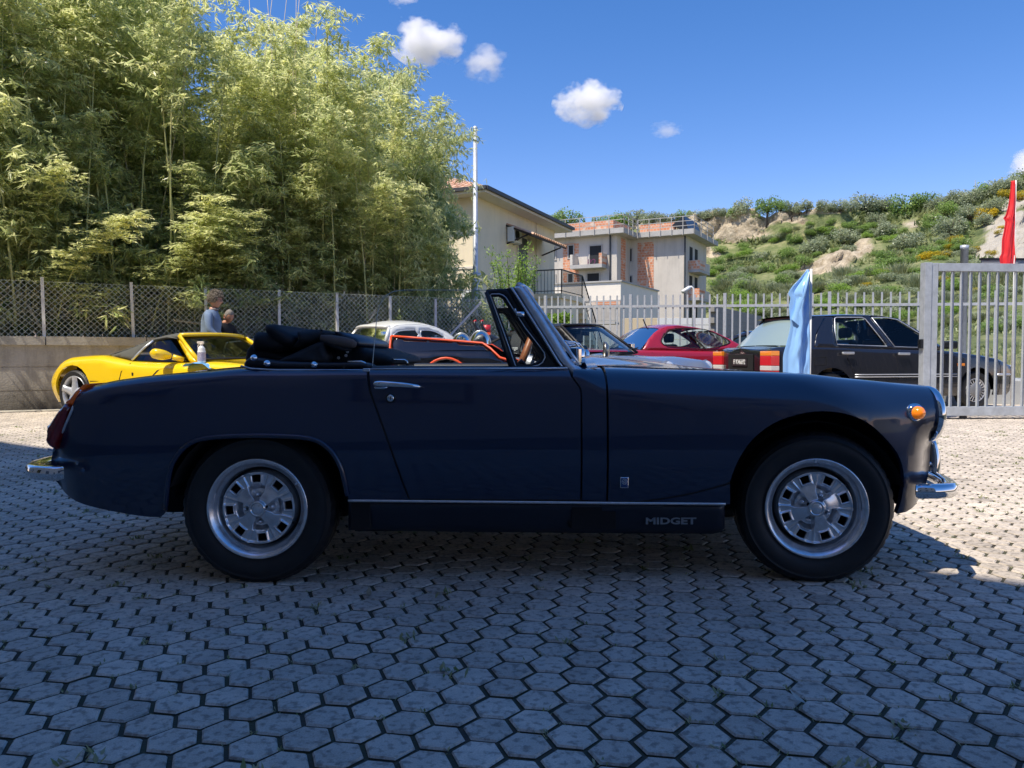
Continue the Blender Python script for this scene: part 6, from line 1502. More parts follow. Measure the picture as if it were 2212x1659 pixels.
# ------------------------------------------------------------------ PARKED CARS BEHIND
class BG:
    def __init__(s, name, label, O, th, W, zs, zc, a=.10, b=.09, zb=.24, tuck=.05, cat="car"):
        s.O = Vector((O[0], O[1], 0)); s.th = rad(th); s.e = empty(name, s.O, s.th, label, cat); s.f = Vector((math.cos(s.th), math.sin(s.th), 0)); s.l = Vector((-s.f.y, s.f.x, 0))
        s.W = pchip(W); s.zs = pchip(zs); s.zc = pchip(zc); s.a = a; s.b = b; s.zb = zb; s.tuck = tuck; s.x0 = zs[0][0]; s.x1 = zs[-1][0]
    def loc(s, px, py, w): return onplane(px, py, s.O-s.l*w, s.f)
    def P(s, x, q, d=0.0):
        zs = s.zs(x); q1 = zs-s.b; a, b = s.a, s.b
        def sw(z): return s.W(x)-s.tuck*max(0, (.5-z)/.3)**2-.02*max(0, (z-.5)/.3)**2
        if q <= q1: w = sw(q); z = q
        else:
            w1 = sw(q1); t = (q-q1)/b
            if t <= math.pi/2: w = w1-a+a*math.cos(t); z = q1+b*math.sin(t)
            else:
                dd = (t-math.pi/2)*b; w = w1-a-dd; k = min(1, dd/max(.05, w1-a)); z = zs+(s.zc(x)-zs)*(1-math.cos(math.pi*k))/2
        return Vector((x, -w-d, z))
    def QT(s, x, dd=0): return s.zs(x)-s.b+s.b*math.pi/2+dd
    def QC(s, x): return s.QT(x, max(.01, s.W(x)-.02*max(0, (s.zs(x)-s.b-.5)/.3)**2-s.a-.001))
    def Q(s, x, z):
        q1 = s.zs(x)-s.b; return z if z <= q1 else q1+s.b*math.asin(min(1, (z-q1)/s.b))
    def body(s, m, arches, cab=None, res=.07):
        P_ = []; x = s.x0; pts = [(s.x0, s.zb+.06), (s.x0+.06, s.zb)]
        for (xc, r, zc) in arches:
            h = math.sqrt(max(0, r*r-(zc-s.zb)**2)); a0 = math.atan2(s.zb-zc, -h); a1 = math.atan2(s.zb-zc, h)
            if a0 < 0: a0 += 2*math.pi
            for i in range(15): a = a0+(a1-a0)*i/14; pts.append((xc+r*math.cos(a), zc+r*math.sin(a)))
        pts += [(s.x1-.06, s.zb), (s.x1, s.zb+.06)]
        n = 30; top = []
        for i in range(n+1):
            x = s.x1+(s.x0-s.x1)*i/n; dd = None
            if cab and cab[0] < x < cab[1]: top.append((x, s.QT(x, .05)))
            else: top.append((x, s.QC(x)))
        o = panel("body", pts+top, s.P, m, s.e, res, (), .03, res); mirror(o)
        for xe, bl in ((s.x0, -.07), (s.x1, .08)):
            g = MB(); rows = []; q0, q1 = s.zb+.06, s.QC(xe)
            for i in range(13):
                v = s.P(xe, q0+(q1-q0)*i/12); rows.append([Vector((xe+bl*(1-abs(1-2*j/10)**3), v.y*(1-2*j/10), v.z)) for j in range(11)])
            g.grid(rows); g.build("bumper_panel", m, s.e, True)
        g = MB(); cx0, cx1 = (cab or (s.x0+.5, s.x1-.5)); g.box(s.x0+.35, cx0, -.62, .62, s.zb, s.zs((s.x0+cx0)/2)-.12); g.box(cx1, s.x1-.35, -.6, .6, s.zb, s.zs(s.x1-.4)-.12); g.box(cx0, cx1, -.74, .74, s.zb-.02, s.zb+.12); g.build("inner_structure", M_DARK, s.e)
        return o
    def cabin(s, m, outline, wins, Wb, k, zb, roof, front=None, rear=None, gl=None, trim=None, bulge=.06, crown=.05):
        """outline and wins in local (x,z); roof/front/rear are polylines of (x,z)"""
        gl = gl or M_GLASST
        S = lambda u, v, d=0: Vector((u, -(Wb-k*max(0, v-zb)-.10*k*max(0, v-zb)**2+d), v))
        o = plate("cabin_side", outline, S, m, s.e, .05, .012, .03, holes=wins); mirror(o)
        for w_ in wins:
            p = panel("side_window", w_, lambda u, v: S(u, v, -.014), gl, s.e, .15, (), 0); mirror(p)
            if trim:
                g = MB(); g.tube([S(u, v, .002) for u, v in w_], .008, 5, closed=True); mirror(g.build("window_trim", trim, s.e, True))
        def across(line, nm, mm, bl, cr, frac=1.0):
            rows = []
            for (x, z) in line:
                w = (Wb-k*max(0, z-zb)-.10*k*max(0, z-zb)**2)*frac; rows.append([Vector((x+bl*(1-(1-2*j/14)**2), -w*(1-2*j/14), z+cr*(1-(1-2*j/14)**2)-(.012 if abs(1-2*j/14) > .95 else 0))) for j in range(15)])
            g = MB(); g.grid(rows); return g.build(nm, mm, s.e, True)
        if roof: across(roof, "roof", m, 0, crown)
        if front:
            o = across(front, "windscreen", gl, bulge, crown*.6, .97); 
        if rear: across(rear, "rear_window", gl, -bulge*.6, crown*.6, .97)
        return S
    def seats(s, x, zs_, m, rows=((-.36), (.36)), hr=True):
        for y in rows:
            e = empty("seat", (0, 0, 0)); e.parent = s.e; g = MB(); g.box(x-.07, x+.07, y-.24, y+.24, zs_-.5, zs_, Matrix.Identity(4)); bevel(g.build("backrest", m, e), .05, 2)
            if hr: g = MB(); g.box(x-.06, x+.05, y-.13, y+.13, zs_+.03, zs_+.20); bevel(g.build("headrest", m, e), .04, 2)
    def poly(s, pts, w): return [s.loc(a, b, w) for a, b in pts]
def alloy(kind, r, rim):
    e = empty("wheel", (0, 0, 0)); t = tyre("tyre", r); t.parent = e; k = rim/.182
    for v in t.data.vertices:      # low profile where the rim is large
        rr_ = math.hypot(v.co.x, v.co.z)
        if rr_ < r*.86: q = (rr_-.178*r/.283)/(r*.86-.178*r/.283); nr_ = rim*.98+(r*.86-rim*.98)*max(0, q); v.co.x *= nr_/rr_; v.co.z *= nr_/rr_
    ms = mat("bright_alloy", (.62, .63, .66), rough=.3, metal=.5)
    g = MB(); g.lathe([(rim, -.10), (rim*1.0, .0), (rim*.97, .004), (rim*.93, -.012), (rim*.90, -.05)], 36, sgn=-1); g.build("rim", ms, e, True)
    g = MB(); g.lathe([(rim*.92, -.09), (.0005, -.09)], 24, sgn=-1); g.build("brake_backing", M_DARK, e)
    if kind == "star":
        for q in range(5):
            a = 2*math.pi*q/5+math.pi/2; d = Vector((math.cos(a), 0, math.sin(a))); n = Vector((-math.sin(a), 0, math.cos(a))); g = MB(); rows = []
            for (t_, w_) in ((.0, .055), (.3, .060), (.6, .045), (.85, .038), (.97, .055)):
                c = d*rim*t_; y = -.012+.05*(1-t_)*0-.02*math.sin(math.pi*t_)*-1; rows.append([c-n*w_+Vector((0, .02+0*y, 0)), c-n*w_*.8+Vector((0, -.004+y*.5, 0)), c+Vector((0, -.012+y*.5, 0)), c+n*w_*.8+Vector((0, -.004+y*.5, 0)), c+n*w_+Vector((0, .02, 0))])
            g.grid(rows); g.build("spoke", ms, e, True)
    else:
        g = MB(); g.lathe([(rim*.62, -.002), (rim*.56, .010), (rim*.2, .014), (.0005, .014)], 30, sgn=-1); g.build("wheel_cover", mat("grey_cover", (.25, .26, .28), rough=.4, metal=.4), e, True); sp = MB()
        for q in range(20): a = 2*math.pi*q/20; sp.bar((rim*.6*math.cos(a), .0, rim*.6*math.sin(a)), (rim*.93*math.cos(a), .012, rim*.93*math.sin(a)), .018, .012)
        sp.build("cover_vanes", ms, e)
    return e
def put_wheels(bg, w, xs, y, z):
    first = True
    for x in xs:
        for sg in (-1, 1):
            e = w if first else dup(w); first = False; e.parent = bg.e; e.location = (x, sg*y, z); e.scale = (1, 1 if sg < 0 else -1, 1)
M_YEL = mat("yellow_paint", (.90, .60, .01), rough=.25, coat=1); M_SOFT = mat("grey_green_soft_top", (.085, .085, .072), rough=.85, bump=.001, bscale=150)
# --- yellow sports car
yl = (.4226, .9063)
Y = BG("yellow_sports_car", "bright yellow low sports convertible with dark soft top raised, parked by the wall", (-5.90+yl[0]*.93, 10.3+yl[1]*.93), -25, [(-.62, .80), (-.45, .90), (-.1, .93), (.6, .93), (1.2, .89), (2.2, .90), (2.9, .88), (3.3, .74)],
       [(-.56, .52), (-.47, .60), (-.40, .68), (-.30, .76), (-.15, .815), (.1, .835), (.42, .845), (.75, .80), (1.0, .768), (1.5, .752), (2.0, .75), (2.4, .765), (2.75, .745), (3.1, .67), (3.3, .56)], [(-.56, .55), (-.3, .80), (.3, .86), (1, .80), (2.05, .82), (2.6, .72), (3.3, .5)], a=.14, b=.12, zb=.20, tuck=.10)
Y.body(M_YEL, [(0, .375, .335), (2.45, .36, .33)], (.55, 2.1), .07)
S = Y.cabin(M_YEL, [(1.98, .75), (2.10, .755), (1.60, 1.075), (1.52, 1.085), (1.555, 1.045)], [], .76, .62, .76, None, front=[(2.12, .775), (1.60, 1.085)], bulge=.16, crown=.03)
SO = [(.52, .835), (.80, .93), (1.02, 1.01), (1.22, 1.075), (1.42, 1.10), (1.60, 1.10), (1.60, 1.07), (1.30, 1.04), (1.19, 1.025), (1.05, .90), (.98, .77), (.80, .80)]
o = plate("soft_top_side", SO, lambda u, v, d=0: Vector((u, -(.80-.62*max(0, v-.76)+d), v)), M_SOFT, Y.e, .05, .015, .02); mirror(o)
g = MB(); rows = []
for (x, z) in [(.30, .845), (.52, .90), (.80, .975), (1.02, 1.045), (1.22, 1.10), (1.42, 1.125), (1.60, 1.105)]:
    w = .80-.62*max(0, min(z, 1.10)-.80); rows.append([Vector((x, -w*(1-2*j/14), z+.035*(1-(1-2*j/14)**2)-.05*abs(1-2*j/14)**5)) for j in range(15)])
g.grid(rows); g.build("soft_top", M_SOFT, Y.e, True)
gp = panel("side_window", [(1.02, .77), (1.08, .90), (1.21, 1.02), (1.50, 1.04), (1.96, .76)], lambda u, v: Vector((u, -(.785-.62*max(0, v-.76)), v)), glass_mat("light_glass", (.85, .9, .88)), Y.e, .2, (), 0); mirror(gp)
g = MB(); g.tube([Vector((x, -(.80-.62*(z-.76)), z)) for x, z in ((.99, .775), (1.05, .87), (1.10, .94), (1.20, 1.03))], .016, 6); o = g.build("soft_top_frame", M_STEEL, Y.e, True); mirror(o)
for sg in (-1, 1):
    g = MB(); g.tube([(2.12, sg*.745, .775), (1.86, sg*.66, .93), (1.60, sg*.565, 1.09)], .028, 7); g.build("screen_pillar", M_YEL, Y.e, True)
g = MB(); g.tube([(1.60+.16*(1-(i/6-1)**2), .565*(i/6-1), 1.10+.018*(1-(i/6-1)**2)) for i in range(13)], .026, 7); g.build("header_rail", M_YEL, Y.e, True)
g = MB(); g.tube([(2.12+.16*(1-(i/6-1)**2), .745*(i/6-1), .785+.02*(1-(i/6-1)**2)) for i in range(13)], .014, 6); g.build("screen_seal", M_RUB, Y.e, True)
g = MB(); rows = []
for i in range(9):
    t = i/8; c = Vector((1.74-.05*t, -.86-.20*t, .835+.03*t)); r0 = (.03+.05*math.sin(math.pi*min(1, t*.62+.12)))*(1 if t < .9 else .7); rows.append([c+Vector((math.cos(a)*r0*1.1, 0, math.sin(a)*r0*.85)) for a in [2*math.pi*q/12 for q in range(13)]])
g.grid(rows); g.F.append(tuple(8*13+q for q in range(12))); mo = g.build("door_mirror", M_YEL, Y.e, True); g = MB(); g.tube([(1.86, -.74, .78), (1.78, -.84, .82)], .035, 8); g.build("stalk", M_YEL, mo, True); mirror(mo)
for _pts in (((.90, .36), (.89, .50), (.93, .63), (1.03, .74)), ((1.98, .74), (1.93, .60), (1.90, .40)), ((.36, .50), (.9, .50)), ((-.53, .52), (-.37, .52))):
    g = MB(); g.tube([Y.P(x, Y.Q(x, z), .002) for x, z in _pts], .0045, 5); mirror(g.build("shut_line", M_DARK, Y.e))
g = MB(); rows = [[Y.P(x, Y.Q(x, z), .004) for x, z in ((1.42+.05*t, .54+.02*t), (1.56+.04*t, .65+.01*t), (1.72+.02*t, .70+.005*t))] for t in (0, .5, 1)]; g.grid(rows); mirror(g.build("door_scoop", M_DARK, Y.e, True))
c = Y.P(1.12, .60); g = MB(); g.box(c.x-.012, c.x+.012, c.y-.006, c.y+.002, c.z-.018, c.z+.018); g.build("wing_badge", M_RUB, Y.e)
put_wheels(Y, alloy("star", .325, .240), (0, 2.45), .90, .325)
g = MB(); g.box(-.35, .9, -.6, .6, .25, .74); g.box(.9, 2.1, -.66, .66, .2, .34); g.build("inner_floor", M_DARK, Y.e)
Y.seats(1.02, .84, mat("tan_leather", (.22, .10, .05), rough=.6), hr=True)
g = MB(); rows = [[Vector((1.95+.12*q, -.68+1.36*j/10, .70+.06*q-.01*abs(j-5)*.3)) for q in (0, 1)] for j in range(11)]; g.grid(rows); g.build("dashboard", M_VINYL, Y.e, True)
g = MB(); cc = Vector((1.82, .34, .76)); ax = Vector((-.92, 0, .38)); g.tube([cc+Vector((0, 1, 0))*.17*math.cos(t_)+ax.cross(Vector((0, 1, 0)))*.17*math.sin(t_) for t_ in [2*math.pi*q/24 for q in range(24)]], .014, 7, closed=True); g.build("steering_wheel", M_RUB, Y.e, True)
g = MB(); g.tube([(2.22, .35, .80), (2.05, -.1, .83), (1.93, -.35, .88)], .008, 5); g.build("wiper", M_RUB, Y.e)
# bottle and cloth on its cowl
bpy.context.view_layer.update(); _h = scene.ray_cast(bpy.context.evaluated_depsgraph_get(), Vector((-3.80, 9.42, 1.3)), Vector((0, 0, -1))); bp_ = _h[1].copy() if _h[0] else Vector((-3.8, 9.42, .76))
clh = MB(); rows = []
for i in range(13):
    row = []
    for j in range(9): x = -.20+.40*i/12; y = -.11+.22*j/8; row.append(Vector((x+.02*noise.noise(Vector((i*.5, j*.5, 1))), y, .008+.028*max(0, noise.noise(Vector((x*9, y*9, 2))))-.06*sstep(.12, .22, abs(x+.02)) )))
    rows.append(row)
clh.grid(rows); o = clh.build("cleaning_cloth", mat("pale_blue_cloth", (.16, .42, .72), rough=.95), None, True); o.location = bp_; o.rotation_euler.z = rad(-20); tag(o, "crumpled pale blue cleaning cloth spread under the spray bottle on the yellow bonnet", "cloth")
bo_ = empty("spray_bottle", bp_+Vector((0, 0, .01)), 0, "white plastic spray bottle with printed label standing on the yellow car's bonnet", "bottle")
g = MB(); g.lathe([(.0, 0), (.044, 0), (.048, .01), (.048, .15), (.040, .165), (.044, .18), (.030, .20), (.017, .215), (.017, .225)], 24, (0, 0, 0), 'z'); g.build("bottle_body", M_PIVORY, bo_, True)
g = MB(); g.lathe([(.0486, .03), (.0486, .135)], 24, (0, 0, 0), 'z'); lb_ = g.build("bottle_label", mat("bottle_label_print", (.62, .60, .62), rough=.5, vscale=90, col2=(.20, .14, .30)), bo_, True)
g = MB(); g.lathe([(.02, .222), (.021, .24), (.012, .245)], 14, (0, 0, 0), 'z'); g.box(-.045, .03, -.014, .014, .238, .268); g.box(-.052, -.045, -.01, .01, .243, .262); g.tube([(-.03, 0, .24), (-.045, 0, .21), (-.04, 0, .19)], .006, 6); bevel(g.build("trigger_head", mat("cream_trigger", (.75, .66, .55), rough=.4), bo_), .004)
# --- white and navy small saloon behind (faces left)
M_WHT = mat("white_car_paint", (.74, .74, .71), rough=.3, coat=.6); M_NAV2 = mat("dark_blue_car_paint", (.02, .03, .07), rough=.3, coat=1)
WH = BG("white_small_car", "small old rounded white car with dark blue lower body, beyond the black finned car", (at(851, 728, 12.5).x+.3, 13.25), 38, [(-1.5, .55), (-1.2, .68), (-.5, .74), (.8, .74), (1.15, .68), (1.35, .55)],
        [(-1.5, .62), (-1.3, .82), (-.9, .92), (-.4, 1.02), (0, 1.08), (.8, 1.05), (1.15, .95), (1.35, .78)], [(-1.5, .66), (-1.2, .96), (-.8, 1.02), (0, 1.1), (.95, 1.06), (1.35, .85)], a=.16, b=.14, zb=.25)
WH.body(M_NAV2, [(-.85, .33, .29), (.75, .33, .29)], (-.62, .95), .08)
wp = lambda pts: WH.poly(pts, .66)
w1_ = wp(smooth_poly([(851, 728.6), (854, 721), (864, 715.5), (880, 713.5), (898, 713), (901, 716), (902, 728.6)], True, 2)); w2_ = wp(smooth_poly([(911.5, 728.6), (911, 716), (914, 713.7), (928, 713.7), (940, 716), (952, 722), (960, 730), (940, 730)], True, 2))
out_ = wp([(832, 742), (840, 722), (847, 708), (860, 701.5), (880, 699), (905, 698.5), (930, 701.5), (950, 707.5), (970, 718), (985, 731), (991, 742)])
zbw = WH.loc(900, 742, .66)[1]; xs_ = [WH.loc(a, b, .60) for a, b in ((836, 706), (850, 700.5), (866, 698.5), (890, 698.5), (911, 700), (930, 702.5), (949, 706.5), (972, 718), (991, 736))]
WH.cabin(M_WHT, out_, [w1_, w2_], .70, .36, zbw, [out_[i] for i in range(2, 10)], front=None, gl=M_GLASST, crown=.07, trim=M_STEEL)
fr_ = [WH.loc(832.5, 740, .66), WH.loc(839, 722, .66), out_[2]]
def acr(bg, line, nm, mm, ws, bl, cr=.03):
    rows = []
    for (x, z), w in zip(line, ws): rows.append([Vector((x+bl*(1-(1-2*j/14)**2), -w*(1-2*j/14), z+cr*(1-(1-2*j/14)**2))) for j in range(15)])
    g = MB(); g.grid(rows); return g.build(nm, mm, bg.e, True)
acr(WH, fr_, "windscreen", M_GLASST, (.66, .62, .56), -.14)
for sg in (-1, 1):
    g = MB(); g.tube([(fr_[0][0], sg*.67, fr_[0][1]), (fr_[1][0], sg*.63, fr_[1][1]), (fr_[2][0], sg*.57, fr_[2][1])], .03, 7); g.build("screen_pillar", M_WHT, WH.e, True)
g = MB(); g.tube([(fr_[2][0]-.14*(1-(i/6-1)**2), .57*(i/6-1), fr_[2][1]+.03*(1-(i/6-1)**2)+.01) for i in range(13)], .03, 7); g.build("header_rail", M_WHT, WH.e, True)
WH.seats(.55, 1.12, mat("grey_seat_cloth", (.10, .10, .11), rough=.9), hr=False); put_wheels(WH, alloy("plain", .29, .19), (-.85, .75), .68, .29)
# --- black finned open car with orange red edging
M_BLKP = mat("black_gloss_paint", (.004, .004, .005), rough=.12, coat=1); M_ORG = mat("orange_red_edging", (.75, .08, .02), rough=.4)
FX = empty("finned_car", (at(974, 775, 9.4).x, 10.2, 0), rad(-3), "glossy black open custom car with tall tail fins edged in orange red", "car")
fO = Vector(FX.location)-Vector((math.sin(rad(3)), math.cos(rad(3)), 0))*.9; ff = Vector((math.cos(rad(3)), -math.sin(rad(3)), 0))
def fl(px, py): return onplane(px, py, fO, ff)
fin = [(min(1.74, q_[0]), q_[1]) for q_ in [fl(*p) for p in [(838, 725), (900, 729.5), (960, 734), (1040, 740.5), (1058, 752), (1080, 772), (1120, 784), (1240, 790)]]]
bot = [(fin[-1][0], .28), (.34, .28)]+[(.0+.34*math.cos(a), .33+.34*math.sin(a)*1.35) for a in [math.pi*i/12 for i in range(13)]]+[(-.34, .28), (-1.0, .30)]+[fl(*p) for p in [(852, 830), (853, 785), (852, 776), (846, 768), (842, 760), (839, 750), (838, 738)]]
Sf = lambda u, v, d=0: Vector((u, -(.9-.20*sstep(.78, 1.1, v)+.03*math.sin(math.pi*min(1, max(0, (v-.3)/.6)))+d), v))
o = plate("body_side", fin+bot, Sf, M_BLKP, FX, .06, .015, .09); mirror(o)
g = MB(); g.tube([Sf(*p, .008) for p in fin], .014, 6); g.tube([Sf(*p, .008) for p in [fl(*q) for q in [(838, 725), (838, 738), (839, 750), (842, 760), (846, 768), (852, 776), (853, 785)]]], .015, 6); mirror(g.build("edge_piping", M_ORG, FX, True))
g = MB(); g.tube([Vector((.36*math.cos(a), Sf(0, .6).y-.012, .33+.36*1.33*math.sin(a))) for a in [math.pi*i/16 for i in range(17)]], .014, 6); mirror(g.build("arch_piping", M_ORG, FX, True))
g = MB(); rows = []
for x, z in ((-1.0, .82), (-.6, .88), (0, .90), (.6, .90), (1.2, .80), (1.6, .74), (1.74, .62)): rows.append([Vector((x, -.85+1.7*j/12, z-.05*(1-(1-j/6)**2))) for j in range(13)])
g.grid(rows); g.build("deck", M_BLKP, FX, True)
g = MB(); g.box(-1.0, 1.6, -.8, .8, .25, .5); g.build("inner_structure", M_DARK, FX)
for (px, py) in ((1025, 733), (967, 735)):
    x_, z_ = fl(px, py); yy = -.35 if px > 1000 else .35
    g = MB(); rows = [[Vector((x_+.02+.13*math.cos(a)*math.sqrt(max(0, 1-t*t)), yy+.20*t, z_-.05+.17*math.sin(a)*math.sqrt(max(0, 1-t*t)))) for a in [math.pi*q/14 for q in range(15)]] for t in [-1+2*i/10 for i in range(11)]]; g.grid(rows); g.build("bubble_screen", glass_mat("clear_bubble", (.90, .93, .94), 1.25), FX, True)
    g = MB(); g.tube([Vector((x_+.02+.135*math.cos(a), yy-.02, z_-.05+.175*math.sin(a))) for a in [math.pi*q/14 for q in range(15)]], .006, 6); g.build("bubble_rim", M_STEEL, FX, True)
put_wheels(type("q", (), {"e": FX})(), alloy("plain", .33, .2), (0, 1.3), .86, .33)
# black machine with two upright arms behind it
mp_ = at(1040, 735, 12.6); mo = empty("machine", (mp_.x, 12.6, 0), 0, "black machine with two upright curved arms tipped red and an orange label", "machine")
def ml(px, py): p = at(px, py, 12.6); return Vector((p.x-mp_.x, 0, p.z))
for dx_ in (0, 15):
    g = MB(); g.tube([ml(1025.5+dx_, 694), ml(1026+dx_, 703), ml(1030+dx_, 711), ml(1033+dx_, 718), ml(1030+dx_, 728)], [.022, .022, .028, .04, .06], 8); a_ = g.build("arm", M_BLACKM, mo, True); g = MB(); g.tube([ml(1023+dx_, 695.5), ml(1029+dx_, 692)], .018, 8); g.build("red_tip", mat("red_plastic", (.5, .02, .03), rough=.4), a_, True)
g = MB(); rows = []
for (px, yt, yb) in ((1012, 742, 760), (1022, 727, 760), (1034, 717, 760), (1048, 716, 760), (1062, 722, 760), (1078, 730, 760), (1086, 740, 760)):
    t_, b_ = ml(px, yt), ml(px, yb); c = (t_+b_)/2; h = (t_.z-b_.z)/2; rows.append([c+Vector((0, .14*math.cos(a), h*math.sin(a))) for a in [2*math.pi*q/12 for q in range(13)]])
g.grid(rows); g.build("body", M_BLACKM, mo, True); g = MB(); a_, b_ = ml(1041, 724), ml(1060, 718.5); g.box(a_.x, b_.x, -.16, -.145, a_.z, b_.z); g.build("orange_label", M_ORG, mo)
g = MB(); 
for x in (-.1, .3): g.bar((x, 0, 0), (x, 0, .85), .06)
g.build("support", M_BLACKM, mo); p_ = ml(1050, 706); g = MB(); g.lathe([(.07, -.05), (.07, .09)], 12, (p_.x, .25, p_.z-.05), 'z', True, True); g.build("red_cylinder", MATS["red_plastic"], mo, True)
# --- grey targa topped coupe (faces right, towards us)
M_GREY = mat("silver_grey_paint", (.20, .22, .26), rough=.28, metal=.4, coat=1); M_BLKTOP = mat("black_roof_vinyl", (.012, .012, .014), rough=.5)
T = BG("grey_coupe", "silver grey rear engined coupe with black lift out roof, nose pointing towards the bonnet", (.04, 12.3), -38, [(-.72, .60), (-.5, .74), (0, .82), (.8, .79), (1.6, .78), (2.3, .82), (2.8, .77), (3.15, .62)],
       [(-.72, .60), (-.6, .72), (-.35, .82), (0, .86), (.5, .86), (1.6, .86), (2.0, .835), (2.4, .83), (2.8, .79), (2.98, .765), (3.10, .66), (3.15, .60)], [(-.72, .62), (-.5, .82), (-.3, .90), (.5, .92), (1.75, .90), (2.2, .82), (2.8, .70), (3.15, .50)], a=.17, b=.14, zb=.22, tuck=.08)
T.body(M_GREY, [(0, .33, .31), (2.27, .33, .31)], (-.35, 1.8), .07)
wn_ = [(.70, .90), (.68, 1.02), (.80, 1.20), (1.22, 1.22), (1.68, .90)]
T.cabin(M_BLKTOP, [(-.40, .84), (.0, 1.03), (.35, 1.18), (.65, 1.265), (1.26, 1.265), (1.34, 1.22), (1.80, .86)], [wn_, [(-.18, .885), (.05, 1.01), (.30, 1.12), (.42, 1.12), (.42, .885)]], .74, .36, .86, [(.35, 1.20), (.55, 1.262), (.75, 1.285), (1.0, 1.29), (1.26, 1.27)], front=[(1.82, .88), (1.30, 1.262)], rear=[(-.38, .86), (.0, 1.045), (.36, 1.20)], bulge=.13, crown=.035, gl=glass_mat("smoky_glass", (.78, .87, .86)))
g = MB(); rows = []
for x in (.47, .66): rows.append([Vector((x+.02*abs(t), (.75-.36*(z-.86))*t if False else yy, zz)) for (t, yy, zz) in [(i/12, -math.cos(math.pi*i/12)*(.75-.36*min(.41, math.sin(math.pi*i/12)*.6)), .86+.44*min(1, math.sin(math.pi*i/12)**.35)) for i in range(13)]])
g.grid(rows); g.build("roll_hoop", M_BLKTOP, T.e, True)
tt = text_obj("hoop_lettering", "targa", .075, M_PIVORY, T.e, .001, 1, .0006, .25); tt.rotation_euler = (rad(90), 0, 0); tt.location = (.56, -.745, .95)
for sg in (-1, 1):
    g = MB(); g.tube([(1.82, sg*.72, .88), (1.56, sg*.66, 1.08), (1.30, sg*.585, 1.265)], .02, 7); g.build("screen_pillar", M_BLKTOP, T.e, True)
    hh = MB(); c = (3.0, sg*.60, .655); hh.lathe([(.005, .075), (.06, .065), (.095, .035), (.112, .0), (.118, -.02)], 24, c, 'x'); hl_ = hh.build("headlight", MATS.get("headlamp_glass") or mat("headlamp_glass", (.75, .77, .78), rough=.08, metal=.5, coat=1), T.e, True)
    hh = MB(); hh.lathe([(.113, .0), (.125, -.02), (.124, -.04), (.10, -.10)], 24, c, 'x'); hh.build("bezel", M_GREY, hl_, True)
g = MB(); g.tube([(1.30+.13*(1-(i/6-1)**2), .585*(i/6-1), 1.275+.02*(1-(i/6-1)**2)) for i in range(13)], .016, 7); g.build("header_rail", M_BLKTOP, T.e, True); g = MB(); c = Vector((1.33, .0, 1.17)); g.box(-.012, .012, -.11, .11, -.035, .035, Matrix.Translation(c)); bevel(g.build("interior_mirror", M_BLACKM, T.e), .01)
g = MB(); 
for yy in (-.25, .35): g.tube([(1.90, yy, .905), (1.86, yy+.02, .935), (1.84, yy+.22, .945), (1.80, yy+.42, .96)], .009, 5)
g.build("wipers", M_RUB, T.e); g = MB(); g.box(1.98, 2.06, -.22, .22, .868, .884); g.build("air_grille", M_RUB, T.e)
mi = empty("door_mirror", (0, 0, 0)); mi.parent = T.e; g = MB(); g.box(-.05, .05, -.06, .06, -.065, .065, Matrix.Translation((1.62, .86, .98))); bevel(g.build("shell", M_CHROME, mi), .03, 3); g = MB(); g.tube([(1.62, .86, .93), (1.62, .78, .88)], .02, 6); g.build("stalk", M_CHROME, mi)
T.seats(.95, 1.0, M_VINYL, hr=True); put_wheels(T, alloy("plain", .31, .2), (0, 2.27), .78, .31)
# --- dark red coupe (faces right, away)
M_RED = mat("dark_red_paint", (.34, .012, .028), rough=.28, coat=1)
Rr = BG("red_coupe", "dark red two door coupe with pillarless side glass, seen from its rear corner", (0, 0), 18, [(-1.1, .70), (-.7, .82), (0, .86), (2, .86), (2.8, .83), (3.15, .72)],
        [(-1.1, .80), (-.95, .90), (-.3, .94), (.3, .945), (1.5, .935), (2.4, .92), (2.9, .86), (3.15, .72)], [(-1.1, .84), (-.8, .97), (.2, .985), (1, .97), (2.4, .96), (2.9, .90), (3.15, .74)], a=.10, b=.08, zb=.24)
Rr.O = Vector((at(1300, 700, 13.3).x, 13.3, 0))+Rr.l*.86; Rr.e.location = Rr.O
Rr.body(M_RED, [(.15, .34, .31), (2.55, .34, .31)], (.15, 2.45), .07)
sw1 = [Rr.loc(a, b, .70) for a, b in smooth_poly([(1430, 741), (1431, 734), (1437, 727), (1447, 717.5), (1458, 712.8), (1476, 710), (1500, 709.6), (1528, 711), (1545, 717), (1560, 725.5), (1578, 738), (1560, 746), (1521, 754), (1480, 750), (1440, 747)], True, 2)]
sw1 = [(x, max(z, .965)) for x, z in sw1]
ro = [Rr.loc(a, b, .62) for a, b in ((1344, 711), (1387, 705.4), (1425, 702.5), (1462, 701.4), (1509, 705.4), (1547, 713.7))]
ou = [Rr.loc(a, b, .70) for a, b in ((1385, 757), (1402, 734), (1418, 719), (1432, 710), (1450, 704), (1475, 702.5), (1509, 706.5), (1547, 714.5), (1580, 733), (1600, 746), (1606, 756))]
ou[0] = (ou[0][0], .93); ou[-1] = (ou[-1][0], .93)
xr_ = [ou[3][0], ou[4][0], ou[5][0], ou[6][0], ou[7][0]]
Rr.cabin(M_RED, ou, [sw1], .76, .42, .94, [(ou[i][0], ou[i][1]) for i in (3, 4, 5, 6, 7)], front=[(ou[-1][0]+.03, .95), (ou[7][0], ou[7][1]-.005)], rear=[(ou[0][0]-.04, .96), (ou[1][0], ou[1][1]), (ou[2][0], ou[2][1]), (ou[3][0]-.01, ou[3][1])], bulge=.10, crown=.045, gl=glass_mat("green_glass", (.80, .88, .87)), trim=M_RUB)
